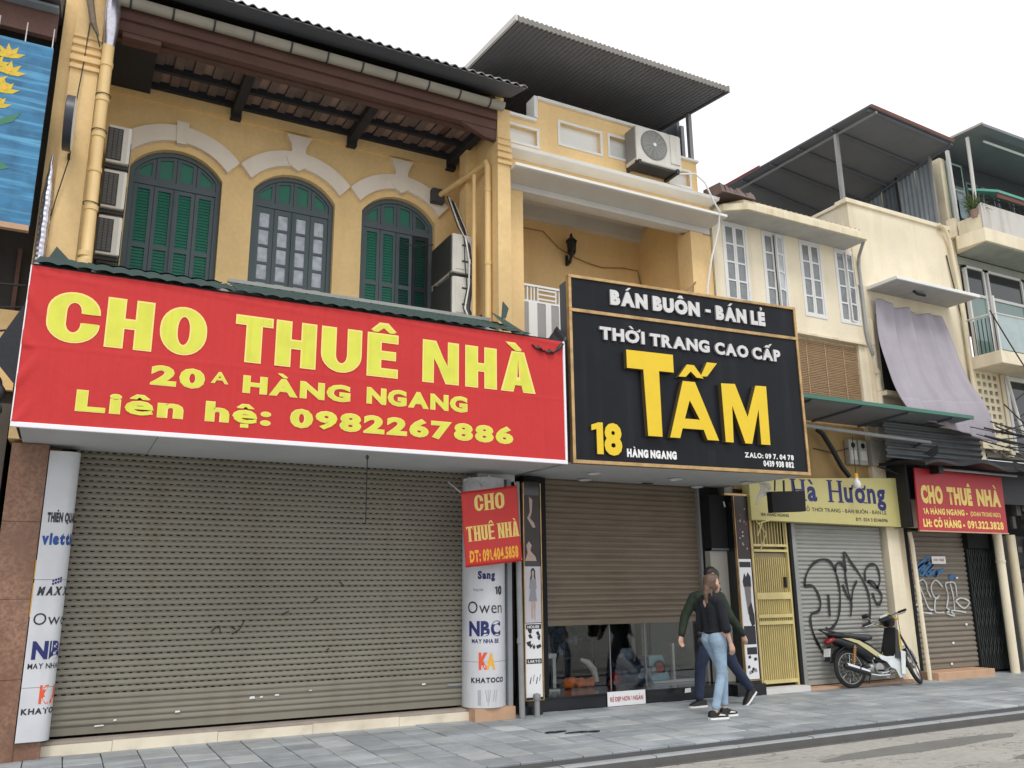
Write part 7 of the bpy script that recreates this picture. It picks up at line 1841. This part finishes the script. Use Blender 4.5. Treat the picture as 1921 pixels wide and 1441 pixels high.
# --- man walking left behind her
PM = thing("person", "person in a dark green jacket and navy trousers walking left, half hidden behind the other", "person", (7.88, 9.15, 0))
mx, my, mz = 7.80, 9.12, 1.645
sx_ = mx - .07
LS, RS = (mx - .20, my + .12, 1.385), (mx + .03, my - .13, 1.385)
LE, RE = (mx - .32, my + .19, 1.14), (mx + .12, my - .21, 1.12)
LW, RW = (mx - .42, my + .16, .90), (mx + .33, my - .20, .90)
lerp3 = lambda a, b, t: tuple(a[k] + (b[k] - a[k]) * t for k in range(3))
MJ = [((mx + .01, my, 1.48), (mx - .02, my, 1.43), .075, .09), (lerp3(LS, RS, .15), lerp3(LS, RS, .85), .088, .088), ((sx_ - .07, my + .03, 1.30), (mx - .05, my + .03, 1.00), .125, .122), ((sx_ + .07, my - .03, 1.30), (mx + .03, my - .03, 1.00), .125, .122), ((mx - .05, my + .03, 1.0), (mx - .05, my + .03, .93), .122, .13), ((mx + .03, my - .03, 1.0), (mx + .03, my - .03, .93), .122, .13),
      (LS, LE, .074, .062), (LE, lerp3(LE, LW, .93), .062, .047), (RS, RE, .074, .062), (RE, lerp3(RE, RW, .93), .062, .047)]
MBd = [((mx, my, mz + .02), (mx - .01, my, mz - .02), .090, .082), ((mx - .04, my, mz - .04), (mx - .055, my, mz - .085), .064, .042), ((mx - .093, my, mz - .02), (mx - .105, my, mz - .035), .013, .015), ((mx + .01, my, mz - .09), (mx - .02, my, 1.42), .058, .065), ((mx, my - .083, mz - .02), (mx, my - .088, mz), .014, .017),
      (lerp3(LS, RS, .15), lerp3(LS, RS, .85), .07, .07), ((sx_, my, 1.3), (mx, my, 1.0), .11, .10), ((mx, my - .06, .93), (mx, my + .06, .93), .10, .10),
      (LS, LE, .05, .04), (LE, LW, .038, .027), (RS, RE, .05, .04), (RE, RW, .038, .027),
      ((mx + .0, my + .09, .90), (mx - .20, my + .08, .50), .08, .052), ((mx - .20, my + .08, .50), (mx - .26, my + .07, .10), .05, .036), ((mx + .04, my - .09, .90), (mx + .22, my - .08, .52), .08, .052), ((mx + .22, my - .08, .52), (mx + .50, my - .07, .20), .05, .036)]
MBd += hand((mx + .335, my - .20, .885), (mx + .36, my - .20, .825), (-1, 0, .2), (0, .8, .1)) + hand((mx - .425, my + .16, .88), (mx - .44, my + .15, .815), (-1, 0, .1), (0, -.8, .1))
blob("body", MBd, SKIN, PM, .010, 3)
blob("jacket", MJ, JACK, PM, .012, 2)
blob("trousers", [((mx + .02, my - .05, .95), (mx + .02, my - .06, .90), .11, .12), ((mx + .02, my + .05, .95), (mx + .02, my + .06, .90), .11, .12), ((mx - .0, my + .09, .88), (mx - .20, my + .08, .50), .105, .075), ((mx - .20, my + .08, .50), (mx - .255, my + .07, .13), .073, .062),
                  ((mx + .04, my - .09, .88), (mx + .22, my - .08, .52), .105, .075), ((mx + .22, my - .08, .52), (mx + .48, my - .07, .23), .073, .062)], JEAND, PM, .012, 2)
blob("hair", [((mx + .035, my, mz + .035), (mx + .04, my, mz - .015), .096, .088), ((mx - .02, my, mz + .06), (mx + .01, my, mz + .07), .076, .08), ((mx + .06, my, mz - .04), (mx + .065, my, mz - .09), .065, .05)], HAIRK, PM, .010, 2)
face(mx, my, mz, -1, PM)
shoe(mx - .30, my + .07, 0, 0, PM, -1)
shoe(mx + .49, my - .07, math.radians(3), math.radians(38), PM, -1)
t = thing("shoulder_bag", "small black bag hanging at the hip behind the person in light blue jeans", "bag", (7.45, 8.9, .9))
o = blob("bag_body", [((7.40, 8.93, .93), (7.52, 8.93, .93), .05, .05), ((7.40, 8.93, .84), (7.52, 8.93, .84), .055, .055)], BLACKT, None, .012, 1)
o.parent = t; o.matrix_parent_inverse = INV[t.name]
part("strap", MB().tube([(7.42, 8.93, .96), (7.60, 8.90, 1.2), (7.78, 8.90, 1.5)], .008, 6), BLACKT, t)
